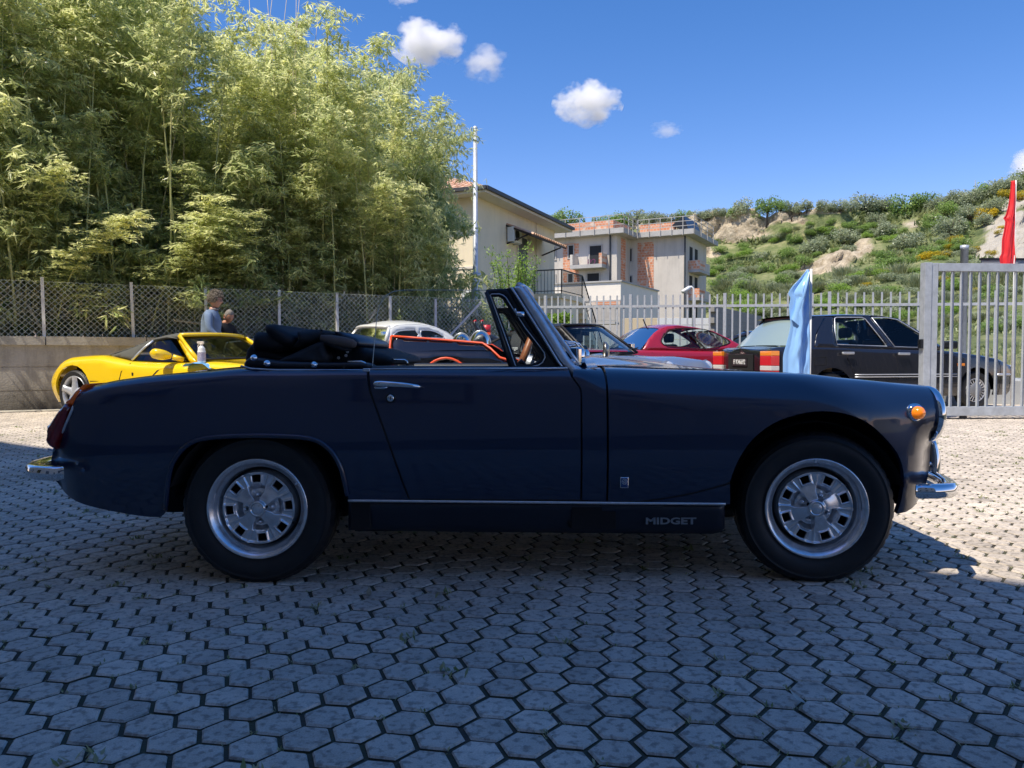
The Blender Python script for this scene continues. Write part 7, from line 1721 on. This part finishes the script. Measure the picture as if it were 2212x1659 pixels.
g = MB(); xq = sum(p[0] for p in ou[4:7])/3; a_ = Rr.loc(1478, 711, .62); b_ = Rr.loc(1522, 754, .72); g.bar((a_[0], -.63, a_[1]), (b_[0], -.745, max(b_[1], .97)), .02); mirror(g.build("window_divider", M_RUB, Rr.e))
g = MB(); x_, z_ = ou[3]; g.tube([(x_+.05, 0, z_+.04), (x_-.03, 0, z_+.2)], .012, 6); g.build("aerial", M_RUB, Rr.e); 
g = MB(); g.tube([Rr.P(x, Rr.Q(x, z), .002) for x, z in ((.55, .90), (.55, .72), (.9, .70), (1.0, .90))], .004, 5); g.build("fuel_flap_line", M_RUB, Rr.e)
Rr.seats(ou[4][0]+.15, 1.05, M_VINYL); Rr.seats(ou[3][0]-.15, .98, M_VINYL, hr=True); put_wheels(Rr, alloy("plain", .31, .2), (.15, 2.55), .82, .31)
# --- black saloon with number plate
M_BLS = mat("black_saloon_paint", (.012, .012, .016), rough=.2, coat=1)
K = BG("black_saloon", "black four door saloon with amber and red tail lights, partly behind the gate", (0, 0), 14, [(-.92, .80), (-.7, .86), (0, .875), (2.0, .875), (3.0, .85), (3.35, .76)],
       [(-.92, .93), (-.8, .965), (-.2, .975), (.5, .96), (1.8, .93), (2.4, .88), (3.0, .80), (3.35, .70)], [(-.92, .95), (-.7, .985), (.2, 1.0), (1.9, .97), (2.6, .90), (3.35, .72)], a=.07, b=.06, zb=.22, tuck=.04)
K.O = Vector((at(1800, 700, 11.3).x, 11.3, 0))+K.l*.875; K.e.location = K.O
K.body(M_BLS, [(0, .36, .30), (2.60, .36, .30)], (-.38, 1.98), .07)
kp = lambda pts, w=.80: K.poly(pts, w)
kw1 = kp([(1808, 744), (1811, 715), (1817, 687), (1822, 684.5), (1878, 684.5), (1884, 688), (1900, 718), (1915, 748)]); kw2 = kp([(1932, 749), (1916, 718), (1899, 685), (1930, 685), (1954, 689.5), (1975, 705), (1994, 720), (1998, 732), (1998, 751)]); kw3 = None
ko = kp([(1757, 752), (1763, 735), (1782, 695), (1786, 684), (1795, 680.5), (1840, 679), (1886, 679.5), (1922, 681), (1956, 686.5), (1990, 711), (2012, 728), (2032, 746), (2036, 754)])
ko[0] = (ko[0][0], .955); ko[-1] = (ko[-1][0], .92)
kr = [(ko[i][0], ko[i][1]+.004) for i in (4, 5, 6, 7, 8)]
rt_ = (ko[3][0]-.28, ko[4][1]-.005)
K.cabin(M_BLS, ko, [kw1, kw2], .815, .36, .95, [(rt_[0], rt_[1]-.01)]+kr, front=[(ko[-1][0]+.02, .95), (ko[8][0], ko[8][1])], rear=None, bulge=.10, crown=.03, gl=glass_mat("saloon_glass", (.80, .88, .86)), trim=M_STEEL)
rb0, rt0 = (-.62, .985), (-.22, ko[4][1]-.03)
acr(K, [rb0, ((rb0[0]+rt0[0])/2, (rb0[1]+rt0[1])/2+.02), rt0], "rear_window", mat("screened_glass", (.27, .35, .34), rough=.25, coat=1), (.70, .66, .60), -.05, .012)
for sg in (-1, 1):
    rows = []
    for (x0_, z0_), (x1_, z1_), w0_, w1_ in (((rb0[0]-.02, .97), (ko[0][0], .955), .71, .81), ((-.42, 1.17), (ko[1][0]+.04, 1.17), .665, .74), ((rt0[0], rt0[1]+.02), (ko[4][0], ko[4][1]), .60, .655)): rows.append([Vector((x0_, sg*w0_, z0_)), Vector(((x0_+x1_)/2, sg*(w0_+w1_)/2*1.01, (z0_+z1_)/2)), Vector((x1_, sg*w1_, z1_))])
    g = MB(); g.grid(rows); g.build("rear_pillar", M_BLS, K.e, True); g = MB(); g.tube([r[0]+Vector((-.005, sg*.004, .004)) for r in rows], .008, 5); g.build("rear_window_trim", M_STEEL, K.e, True)
g = MB(); g.tube([(rt0[0]-.05*(1-(i/5-1)**2), .60*(i/5-1), rt0[1]+.015) for i in range(11)], .02, 6); g.build("roof_rear_edge", M_BLS, K.e, True)
for sg in (-1, 1):   # tail lights
    for nm, za, zc_, mm in (("amber_lamp", .835, .905, mat("amber_lamp", (.85, .26, .02), rough=.2, coat=1, emit=((1, .3, 0), .02))), ("red_lamp", .69, .833, mat("red_lamp", (.62, .02, .03), rough=.2, coat=1, emit=((1, .03, .03), .01))), ("reversing_lamp", .62, .688, mat("clear_lamp", (.62, .60, .58), rough=.2)), ("lower_red_lamp", .56, .618, mat("red_lamp", (.62, .02, .03)))):
        y0_, y1_ = sorted((sg*.845, sg*.56)); g = MB(); g.box(-1.005, -.86, y0_, y1_, za, zc_); bevel(g.build(nm, mm, K.e), .008)
g = MB(); g.box(-1.0, -.985, -.36, .36, .60, .86); bevel(g.build("plate_recess", M_DARK, K.e), .01); g = MB(); g.box(-1.012, -1.002, -.215, .215, .675, .80); npk = g.build("number_plate", mat("plate_black", (.02, .02, .024), rough=.4), K.e)
tp = text_obj("plate_lettering", "FI K46692", .105, mat("plate_white", (.75, .75, .72), rough=.5), npk, .002, .80, .001); tp.rotation_euler = (rad(90), 0, rad(-90)); tp.location = (-1.0145, 0, .738)
g = MB(); g.lathe([(.04, -.004), (.04, .012), (.0005, .015)], 16, (-.975, 0, .925), 'x', sgn=1); g.V = [(-1.95-v[0]+.0, v[1], v[2]) for v in g.V]; g.build("boot_badge", M_CHROME, K.e, True)
for (a, b) in ((1823, 758), (1944, 759)):
    x_, z_ = K.loc(a-5, b+6, .88); z_ = .875 if a < 1900 else .865; g = MB(); g.box(x_, x_+.20, -.915, -.88, z_-.018, z_+.018); bevel(g.build("door_handle", M_STEEL, K.e), .008)
for pts in ([(.30, .92), (.26, .80), (.36, .60), (.50, .40), (.52, .24)], [(1.02, .93), (1.12, .80), (1.14, .5), (1.13, .24)], [(1.92, .92), (1.98, .80), (2.0, .50), (1.98, .24)], [(-.30, .80), (-.30, .70), (-.10, .70), (-.10, .82), (-.30, .81)]):
    g = MB(); g.tube([K.P(x, K.Q(x, z), .001) for x, z in pts], .0055, 5); mirror(g.build("shut_line", M_DARK, K.e))
g = MB()
for z in (.52, .555): g.tube([K.P(x, z, .006) for x in [.38+(2.2-.38)*i/10 for i in range(11)]], .008, 5)
g.tube([K.P(x, .54, .006) for x in (-.9, -.6, -.38)], .02, 6); g.tube([K.P(x, .54, .006) for x in (2.98, 3.15, 3.3)], .02, 6); mirror(g.build("rubbing_strip", M_STEEL, K.e, True))
x_, z_ = 2.28, .70; p_ = K.P(x_, z_); g = MB(); g.box(x_-.07, x_+.07, p_.y-.012, p_.y+.01, z_-.02, z_+.02); bevel(g.build("side_repeater", MATS["amber_lamp"], K.e), .005)
mi = empty("door_mirror", (0, 0, 0)); mi.parent = K.e; g = MB(); g.box(-.06, .10, -.09, .09, -.06, .06, Matrix.Translation((1.95, -.97, 1.0))); bevel(g.build("shell", M_BLACKM, mi), .03, 3); g = MB(); g.tube([(1.95, -.9, .98), (1.93, -.82, .97)], .025, 6); g.build("stalk", M_BLACKM, mi)
g = MB(); g.box(3.30, 3.44, -.70, .70, .58, .69); bevel(g.build("headlights", MATS.get("headlamp_glass") or M_STEEL, K.e), .02)
K.seats(1.15, 1.10, M_VINYL); K.seats(.15, 1.05, mat("beige_seat", (.34, .27, .20), rough=.9), hr=True)
put_wheels(K, alloy("slots", .30, .185), (0, 2.60), .835, .30); x_, z_ = K.loc(1815, 740, .8); g = MB(); g.box(x_+.03, x_+.22, -.7, -.69, .965, 1.03); g.build("blue_paper", mat("blue_paper", (.05, .30, .60), rough=.8), K.e)
# --- dark car glimpsed between coupe and saloon, seen through the fence
D = BG("dark_car", "dark car just visible between the red coupe and the black saloon", (at(1640, 700, 17.4).x, 18.2), 170, [(-2, .7), (-1.5, .84), (0, .86), (1.5, .84), (2.1, .7)], [(-2, .70), (-1.6, .90), (0, .95), (1.2, .88), (2.1, .66)], [(-2, .74), (-1.5, .95), (0, .99), (1.2, .93), (2.1, .7)], zb=.22)
D.body(M_BLS, [(-1.3, .34, .3), (1.3, .34, .3)], (-1.3, 1.0), .09)
D.cabin(M_BLS, [(-1.3, .9), (-.9, 1.25), (-.5, 1.38), (.1, 1.38), (.4, 1.30), (1.02, .93)], [[(-1.0, .98), (-.7, 1.24), (-.4, 1.31), (.1, 1.31), (.3, 1.25), (.75, .98)]], .80, .4, .93, [(-.5, 1.385), (-.2, 1.40), (.1, 1.385)], front=[(1.05, .95), (.1, 1.38)], rear=[(-1.35, .95), (-.5, 1.38)])
put_wheels(D, alloy("plain", .31, .2), (-1.3, 1.3), .82, .31)
# ------------------------------------------------------------------ FLAGS, BOTTLE
M_SATIN = mat("light_blue_satin", (.30, .55, .95), rough=.28, spec=.7); M_REDC = mat("red_cloth", (.85, .03, .035), rough=.55)
def flag(name, prof, Y, px_pole, m, label, seed, amp=.035, pole=None, base_z=0.0, folds=9):
    """prof: rows (py, px_left, px_right) from top to bottom; pleated cloth hanging beside its pole"""
    p0 = at(px_pole, prof[-1][0], Y); e = empty(name, (p0.x, Y, base_z), 0, label, "flag"); rows = []; rr = random.Random(seed); ph = rr.uniform(0, 6)
    f = pchip([(r[0], r[1]) for r in prof]); h = pchip([(r[0], r[2]) for r in prof]); y0, y1 = prof[0][0], prof[-1][0]; n = 60
    for i in range(n+1):
        py = y0+(y1-y0)*i/n; row = []; m_ = 48
        for j in range(m_+1):
            t = j/m_; p = at(f(py)+(h(py)-f(py))*t, py, Y); w = (h(py)-f(py))/F*Y
            a = amp*min(1, w/.12)*(math.sin(t*folds+ph+1.2*noise.noise(Vector((t*2, py*.006, seed))))+.35*math.sin(t*folds*2.3+py*.008+ph*2))+.009*noise.noise(Vector((t*9, py*.03, seed+3)))*1.4
            a += .012*math.sin((py*.11+t*14))*sstep(.55, 1, t)
            row.append(Vector((p.x-p0.x, a*math.sin(math.pi*min(1, max(0, (1-t)*1.1+.02)))-.012, p.z-base_z)))
        rows.append(row)
    g = MB(); g.grid(rows); o = g.build("cloth", m, e, True); so = o.modifiers.new("solid", 'SOLIDIFY'); so.thickness = .0015
    g = MB(); zt = at(px_pole, y0-2, Y).z; g.tube([(0, 0, pole if pole is not None else 0), (0, 0, zt-base_z)], .0085, 8); g.build("pole", M_PIVORY if pole is None else M_BLACKM, e, True)
    g = MB(); 
    return e
fe = flag("blue_flag", [(583, 1741, 1747), (600, 1728, 1747), (622, 1708, 1747), (636, 1701, 1747), (642, 1706, 1747), (665, 1703, 1747), (700, 1706, 1747), (740, 1698, 1748), (775, 1690, 1748), (806, 1690, 1748), (860, 1696, 1748)], 5.4, 1748.5, M_SATIN, "shiny pale blue satin flag hanging on a white pole beyond the bonnet", 3, .035, folds=7)
g = MB(); g.lathe([(.0, .0), (.16, .0), (.16, .02), (.03, .04), (.03, .12), (0, .12)], 24, (0, 0, 0), 'z'); g.build("base", M_BLACKM, fe, True)
# folded over top corner of the blue flag
g = MB(); rows = []
for i in range(14):
    t = i/13; a = at(1744, 590, 5.4).lerp(at(1724, 706, 5.4), t); b = at(1742, 588, 5.4).lerp(at(1706, 690, 5.4), t); a2 = a.lerp(b, .5)
    rows.append([a+Vector((0, -.035, 0)), a2+Vector((0, -.055-.02*math.sin(t*5), 0)), b+Vector((0, -.03, 0)), b+Vector((.01, -.005, 0))])
rows = [[p-fe.location for p in r] for r in rows]; g.grid(rows); g.build("folded_corner", M_SATIN, fe, True)
re_ = flag("red_flag", [(391, 2183, 2192), (430, 2179, 2193), (465, 2171, 2192), (472, 2166, 2192), (478, 2170, 2192), (500, 2167, 2191), (520, 2163, 2191), (548, 2162, 2192), (556, 2158, 2193), (572, 2160, 2191)], 11.6, 2190.5, M_REDC, "furled red flag on a pole standing behind the gate at far right", 8, .03, folds=6)
p = at(2121, 560, 11.9); g = MB(); zt = at(2121, 561.5, 11.9).z; g.box(0, 2.2, 0, .03, zt-.16, zt); 
s = empty("sign_board", (p.x, 11.9, 0), rad(2), "dark framed board whose top edge shows behind the gate below the red flag", "sign"); o = g.build("board", mat("grey_board", (.25, .27, .30), rough=.5), s); g = MB(); g.box(-.02, 2.22, -.01, .04, zt+.001, zt+.03); g.build("frame", M_BLACKM, s)
for x in (.95, 2.1): g = MB(); g.bar((x, .045, 0), (x, .045, zt), .04); g.build("leg", M_BLACKM, s)
# ------------------------------------------------------------------ PEOPLE
M_SKIN = mat("skin", (.56, .30, .21), rough=.5, var=.08, vscale=20, bump=.001, bscale=90); M_SKIN2 = mat("tanned_skin", (.50, .24, .15), rough=.5, var=.1, vscale=20)
M_SWEAT = mat("blue_grey_sweatshirt", (.17, .235, .35), rough=.9, var=.12, vscale=14, bump=.003, bscale=50); M_BLKT = mat("black_tee", (.015, .015, .018), rough=.85); M_JEAN = mat("dark_trousers", (.03, .035, .05), rough=.9)
M_HAIR = mat("curly_grey_brown_hair", (.10, .08, .06), rough=.85, vscale=60, col2=(.34, .29, .23)); M_HAIR2 = mat("short_grey_hair", (.12, .10, .085), rough=.8, vscale=80, col2=(.30, .27, .24))
def skin(name, pts, edges, radii, m, parent, root=0, lev=2):
    me = bpy.data.meshes.new(name); me.from_pydata([tuple(p) for p in pts], edges, []); o = bpy.data.objects.new(name, me); COL.objects.link(o)
    sk = o.modifiers.new("skin", 'SKIN'); sk.use_smooth_shade = True
    for i, r_ in enumerate(radii): me.skin_vertices[0].data[i].radius = r_ if hasattr(r_, '__len__') else (r_, r_)
    me.skin_vertices[0].data[root].use_root = True
    ss = o.modifiers.new("sub", 'SUBSURF'); ss.levels = lev; ss.render_levels = lev
    bpy.context.view_layer.update(); dg = bpy.context.evaluated_depsgraph_get(); nm = bpy.data.meshes.new_from_object(o.evaluated_get(dg)); nm.materials.clear(); nm.materials.append(m)
    bpy.data.objects.remove(o); q = bpy.data.objects.new(name, nm); COL.objects.link(q); q.parent = parent; nm.polygons.foreach_set("use_smooth", [True]*len(nm.polygons)); return q
def head_mesh(c, s, yaw, pitch, m, parent, name="head"):
    """head facing +x before yaw: cranium, brow, nose, lips, chin, ears modelled on one sheet"""
    nu, nv = 40, 30; rows = []; Mr = Matrix.Translation(c) @ Matrix.Rotation(yaw, 4, 'Z') @ Matrix.Rotation(pitch, 4, 'Y')
    for j in range(nv+1):
        v = j/nv; th = math.pi*v; z = math.cos(th); rr_ = math.sin(th); row = []
        for i in range(nu):
            a = 2*math.pi*i/nu; x = rr_*math.cos(a); y = rr_*math.sin(a); fx = max(0, math.cos(a))
            X = x*(.098 if x < 0 else .090); Y_ = y*.074; Z = z*.118
            if Z < 0: X *= 1-.28*(-z)**1.5*(1.3 if x < 0 else .45); Y_ *= 1-.30*(-z)**1.4
            fr = fx**8*rr_
            def gz(cz, w): return math.exp(-((z-cz)/w)**2)
            X += .024*fx**60*gz(-.12, .15)*1.0+.012*fx**60*gz(-.26, .07) + .006*fr*gz(.16, .08) - .010*(math.exp(-((abs(a if a < math.pi else a-2*math.pi)-.42)/.16)**2))*gz(.03, .09) + .006*fx**14*gz(-.47, .05) + .005*fx**14*gz(-.57, .04) - .004*fx**14*gz(-.52, .015) + .010*fx**6*gz(-.82, .13)
            row.append(Mr @ Vector((X*s, Y_*s, Z*s)))
        rows.append(row)
    g = MB(); V = [p for r in rows for p in r]; g.add(V, [(j*nu+i, (j+1)*nu+i, (j+1)*nu+(i+1) % nu, j*nu+(i+1) % nu) for j in range(nv) for i in range(nu)])
    for sg in (1, -1):   # ears
        P_ = [Mr @ (Vector((-.005+.020*math.cos(t_)*(1), sg*(.074+.010*abs(math.sin(t_/2))), -.012+.032*math.sin(t_)))*s) for t_ in [2*math.pi*q/12 for q in range(12)]]
        g.tube(P_, .006*s, 6, closed=True); k = [Mr @ (Vector((-.005, sg*.072, -.012))*s)]; b = len(g.V); g.V += [tuple(k[0])]+[tuple(p) for p in P_]; g.T += [1]*13; g.F += [(b, b+1+q, b+1+(q+1) % 12) for q in range(12)]
    for sg in (1, -1):
        pass
    o = g.build(name, m, parent, True)
    ge = MB()
    for sg in (1, -1):
        c_ = Vector((.078, sg*.030, .004))*s; ge.add([Mr @ (c_+Vector((.006*math.cos(u)*math.cos(w), .009*math.sin(w), .0035*math.sin(u)*math.cos(w)))*s) for u in [2*math.pi*q/8 for q in range(8)] for w in (-1.2, -.5, 0, .5, 1.2)], [(q*5+k, ((q+1) % 8)*5+k, ((q+1) % 8)*5+k+1, q*5+k+1) for q in range(8) for k in range(4)])
    ge.build("eyes", M_PIVORY, o, True); ge = MB()
    for sg in (1, -1):
        c_ = Vector((.0845, sg*.030, .004))*s; ge.add([Mr @ (c_+Vector((.002*(k == 8), .0042*math.cos(2*math.pi*k/8)*(k < 8), .0042*math.sin(2*math.pi*k/8)*(k < 8)))*s) for k in range(9)], [(k, (k+1) % 8, 8) for k in range(8)])
    ge.build("pupils", M_BLACKM, o); return o, Mr
def hair_shell(Mr, s, m, parent, thick, curl, seed, low=-.1, front=.45, n=900):
    rr = random.Random(seed); g = MB(); nu, nv = 40, 22; V = []
    for j in range(nv+1):
        th = math.pi*.72*j/nv; z = math.cos(th); q = math.sin(th)
        for i in range(nu):
            a = 2*math.pi*i/nu; c_ = math.cos(a); lim = low+(front-low)*sstep(.25, .75, c_)
            zz = max(z, lim); k = 1+thick*(1+curl*noise.noise(Vector((c_*4+seed, math.sin(a)*4, z*5))))*(1 if z > lim+.02 else .15); q2 = math.sqrt(max(0, 1-zz*zz)) if z < lim else q
            V.append(Mr @ (Vector((q2*c_*(.098 if c_ < 0 else .090)*k, q2*math.sin(a)*.075*k, zz*.118*k))*s))
    g.add(V, [(j*nu+i, (j+1)*nu+i, (j+1)*nu+(i+1) % nu, j*nu+(i+1) % nu) for j in range(nv) for i in range(nu)])
    if curl > .2:
        for k in range(n):
            a = rr.uniform(0, 6.28); z = rr.uniform(-.1, 1); c_ = math.cos(a)
            if z < low+(front-low)*sstep(.25, .75, c_): continue
            q = math.sqrt(1-z*z); kk = 1+thick*rr.uniform(.8, 1.5); c0 = Vector((q*c_*.095*kk, q*math.sin(a)*.076*kk, z*.118*kk)); r0 = rr.uniform(.006, .012); ax = Vector((rr.gauss(0, 1), rr.gauss(0, 1), rr.gauss(0, 1))).normalized(); b1 = ax.orthogonal().normalized(); b2 = ax.cross(b1)
            g.tube([Mr @ ((c0+b1*r0*math.cos(t_)+b2*r0*math.sin(t_)+ax*.002*t_)*s) for t_ in [q_*1.1 for q_ in range(6)]], .0035*s, 4, cap=False)
    return g.build("hair", m, parent, True)
def hand(wrist, d, up, m, parent, s=1.0):
    d = d.normalized(); side = d.cross(up).normalized(); up = side.cross(d)
    pts = [wrist, wrist+d*.045*s, wrist+d*.085*s]; ed = [(0, 1), (1, 2)]; rr_ = [(.024*s, .018*s), (.038*s, .016*s), (.040*s, .014*s)]
    q = skin("hand", pts, ed, rr_, m, parent, 0, 1)
    for k, (o_, L) in enumerate(((-.027, .066), (-.009, .074), (.009, .070), (.026, .056))):
        b = wrist+d*.082*s+side*o_*s; p1 = b+d*L*.45*s-up*.006*s; p2 = p1+d*L*.32*s-up*.016*s; p3 = p2+d*L*.23*s-up*.02*s; skin("finger", [b-d*.02*s, b, p1, p2, p3], [(0, 1), (1, 2), (2, 3), (3, 4)], [.009*s, .009*s, .0085*s, .0078*s, .0065*s], m, q, 0, 1)
    b = wrist+d*.03*s-side*.028*s; p1 = b+d*.025*s-side*.025*s-up*.006*s; p2 = p1+d*.028*s-side*.008*s-up*.01*s; skin("finger", [b, p1, p2], [(0, 1), (1, 2)], [.012*s, .0105*s, .008*s], m, q, 0, 1)
def person(px, Y, H, yaw, label, kind):
    p = at(px, 700, Y); e = empty("person", (p.x, Y, 0), yaw, label, "person"); s = H/1.78; V3 = lambda x, y, z: Vector((x, y, z))*s
    man = kind == 1; lean = .05 if man else .10
    top = M_SWEAT if man else M_BLKT; sk = M_SKIN if man else M_SKIN2
    # trousers with legs
    pts = [V3(0, 0, .95), V3(.01, .09, .88), V3(.02, .10, .50), V3(0, .10, .10), V3(.01, -.09, .88), V3(.02, -.10, .50), V3(0, -.10, .10), V3(0, 0, 1.02)]
    skin("trousers", pts, [(0, 1), (1, 2), (2, 3), (0, 4), (4, 5), (5, 6), (0, 7)], [(.13*s, .16*s), (.095*s, .095*s), (.065*s, .065*s), (.055*s, .055*s), (.095*s, .095*s), (.065*s, .065*s), (.055*s, .055*s), (.12*s, .16*s)], M_JEAN, e)
    for sg in (1, -1): skin("shoe", [V3(-.05, sg*.10, .045), V3(.06, sg*.10, .045), V3(.17, sg*.105, .035)], [(0, 1), (1, 2)], [.045*s, .045*s, .036*s], M_BLKT, e, 0, 1)
    # torso and arms as one surface
    fx = lean; arms = [((-.0, 1), (.02, .02)), ]
    sh = 1.45; pts = [V3(0, 0, .98), V3(.01, 0, 1.15), V3(fx*.5, 0, 1.32), V3(fx*.7, 0, 1.44), V3(fx*.7, .13, sh), V3(fx*.7, -.13, sh), V3(fx, 0, 1.50)]
    ed = [(0, 1), (1, 2), (2, 3), (3, 4), (3, 5), (3, 6)]; ra_ = [(.125*s, .165*s), (.115*s, .15*s), (.125*s, .175*s), (.09*s, .13*s), (.07*s, .07*s), (.07*s, .07*s), (.06*s, .065*s)]
    # near arm (-y) and far arm (+y)
    el = {1: (V3(fx-.02, .24, 1.19), V3(fx+.14, .17, .99)), -1: (V3(fx+.02, -.25, 1.20), V3(fx+.20, -.20, 1.02))} if man else {1: (V3(fx+.05, .24, 1.22), V3(fx+.24, .10, 1.24)), -1: (V3(fx+.02, -.24, 1.20), V3(fx+.22, -.12, 1.10))}
    for sg, si in ((1, 4), (-1, 5)):
        k = len(pts); A, B = el[sg]; S0 = V3(fx*.8, sg*.20, 1.40); pts += [S0, A] + ([B] if man else []); ed += [(si, k), (k, k+1)]+([(k+1, k+2)] if man else []); ra_ += [(.068*s, .068*s), (.056*s, .056*s)]+([(.044*s, .044*s)] if man else [])
        if not man: skin("forearm", [A+(S0-A)*.2, A, B], [(0, 1), (1, 2)], [.042*s, .042*s, .030*s], sk, e)
        hand(B, (B-A), Vector((0, sg*.3, 1)), sk, e, s)
    skin("sweatshirt" if man else "tee_shirt", pts, ed, ra_, top, e)
    skin("neck", [V3(fx*.8, 0, 1.44), V3(fx*1.1, 0, 1.56)], [(0, 1)], [.062*s, .055*s], sk, e, 0, 2)
    if man:
        g = MB(); g.tube([V3(fx+.072*math.cos(a), .074*math.sin(a), 1.507+.012*math.cos(a)) for a in [2*math.pi*q/16 for q in range(16)]], .013*s, 7, closed=True); g.build("collar", mat("grey_beige_collar", (.30, .27, .24), rough=.9), e, True)
    hc_ = V3(fx*1.5+.02, 0, 1.655) if man else V3(fx+.09, 0, 1.625)
    h, Mr = head_mesh(hc_, s*1.02, rad(-8 if man else -22), rad(4 if man else 26), sk, e)
    hair_shell(Mr, s*1.02, M_HAIR if man else M_HAIR2, h, .24 if man else .05, .55 if man else .15, 3 if man else 9, low=-.35 if man else -.15, front=.35 if man else .5)
    if man:
        g = MB(); 
        for sg in (1, -1): g.tube([Mr @ (Vector((.096, sg*.033+.024*math.cos(a), .004+.017*math.sin(a)))*s) for a in [2*math.pi*q/14 for q in range(14)]], .0022*s, 5, closed=True); g.tube([Mr @ (Vector((.094, sg*.056, .006))*s), Mr @ (Vector((.02, sg*.078, .008))*s), Mr @ (Vector((-.03, sg*.08, 0))*s)], .002*s, 5)
        g.build("glasses", M_BLACKM, h, True)
    return e
person(453, 12.15, 1.84, rad(4), "person with curly hair and glasses in a blue grey sweatshirt behind the yellow car", 1)
person(478, 12.62, 1.62, rad(-25), "shorter person with short grey hair in a black tee shirt, head bowed", 2)
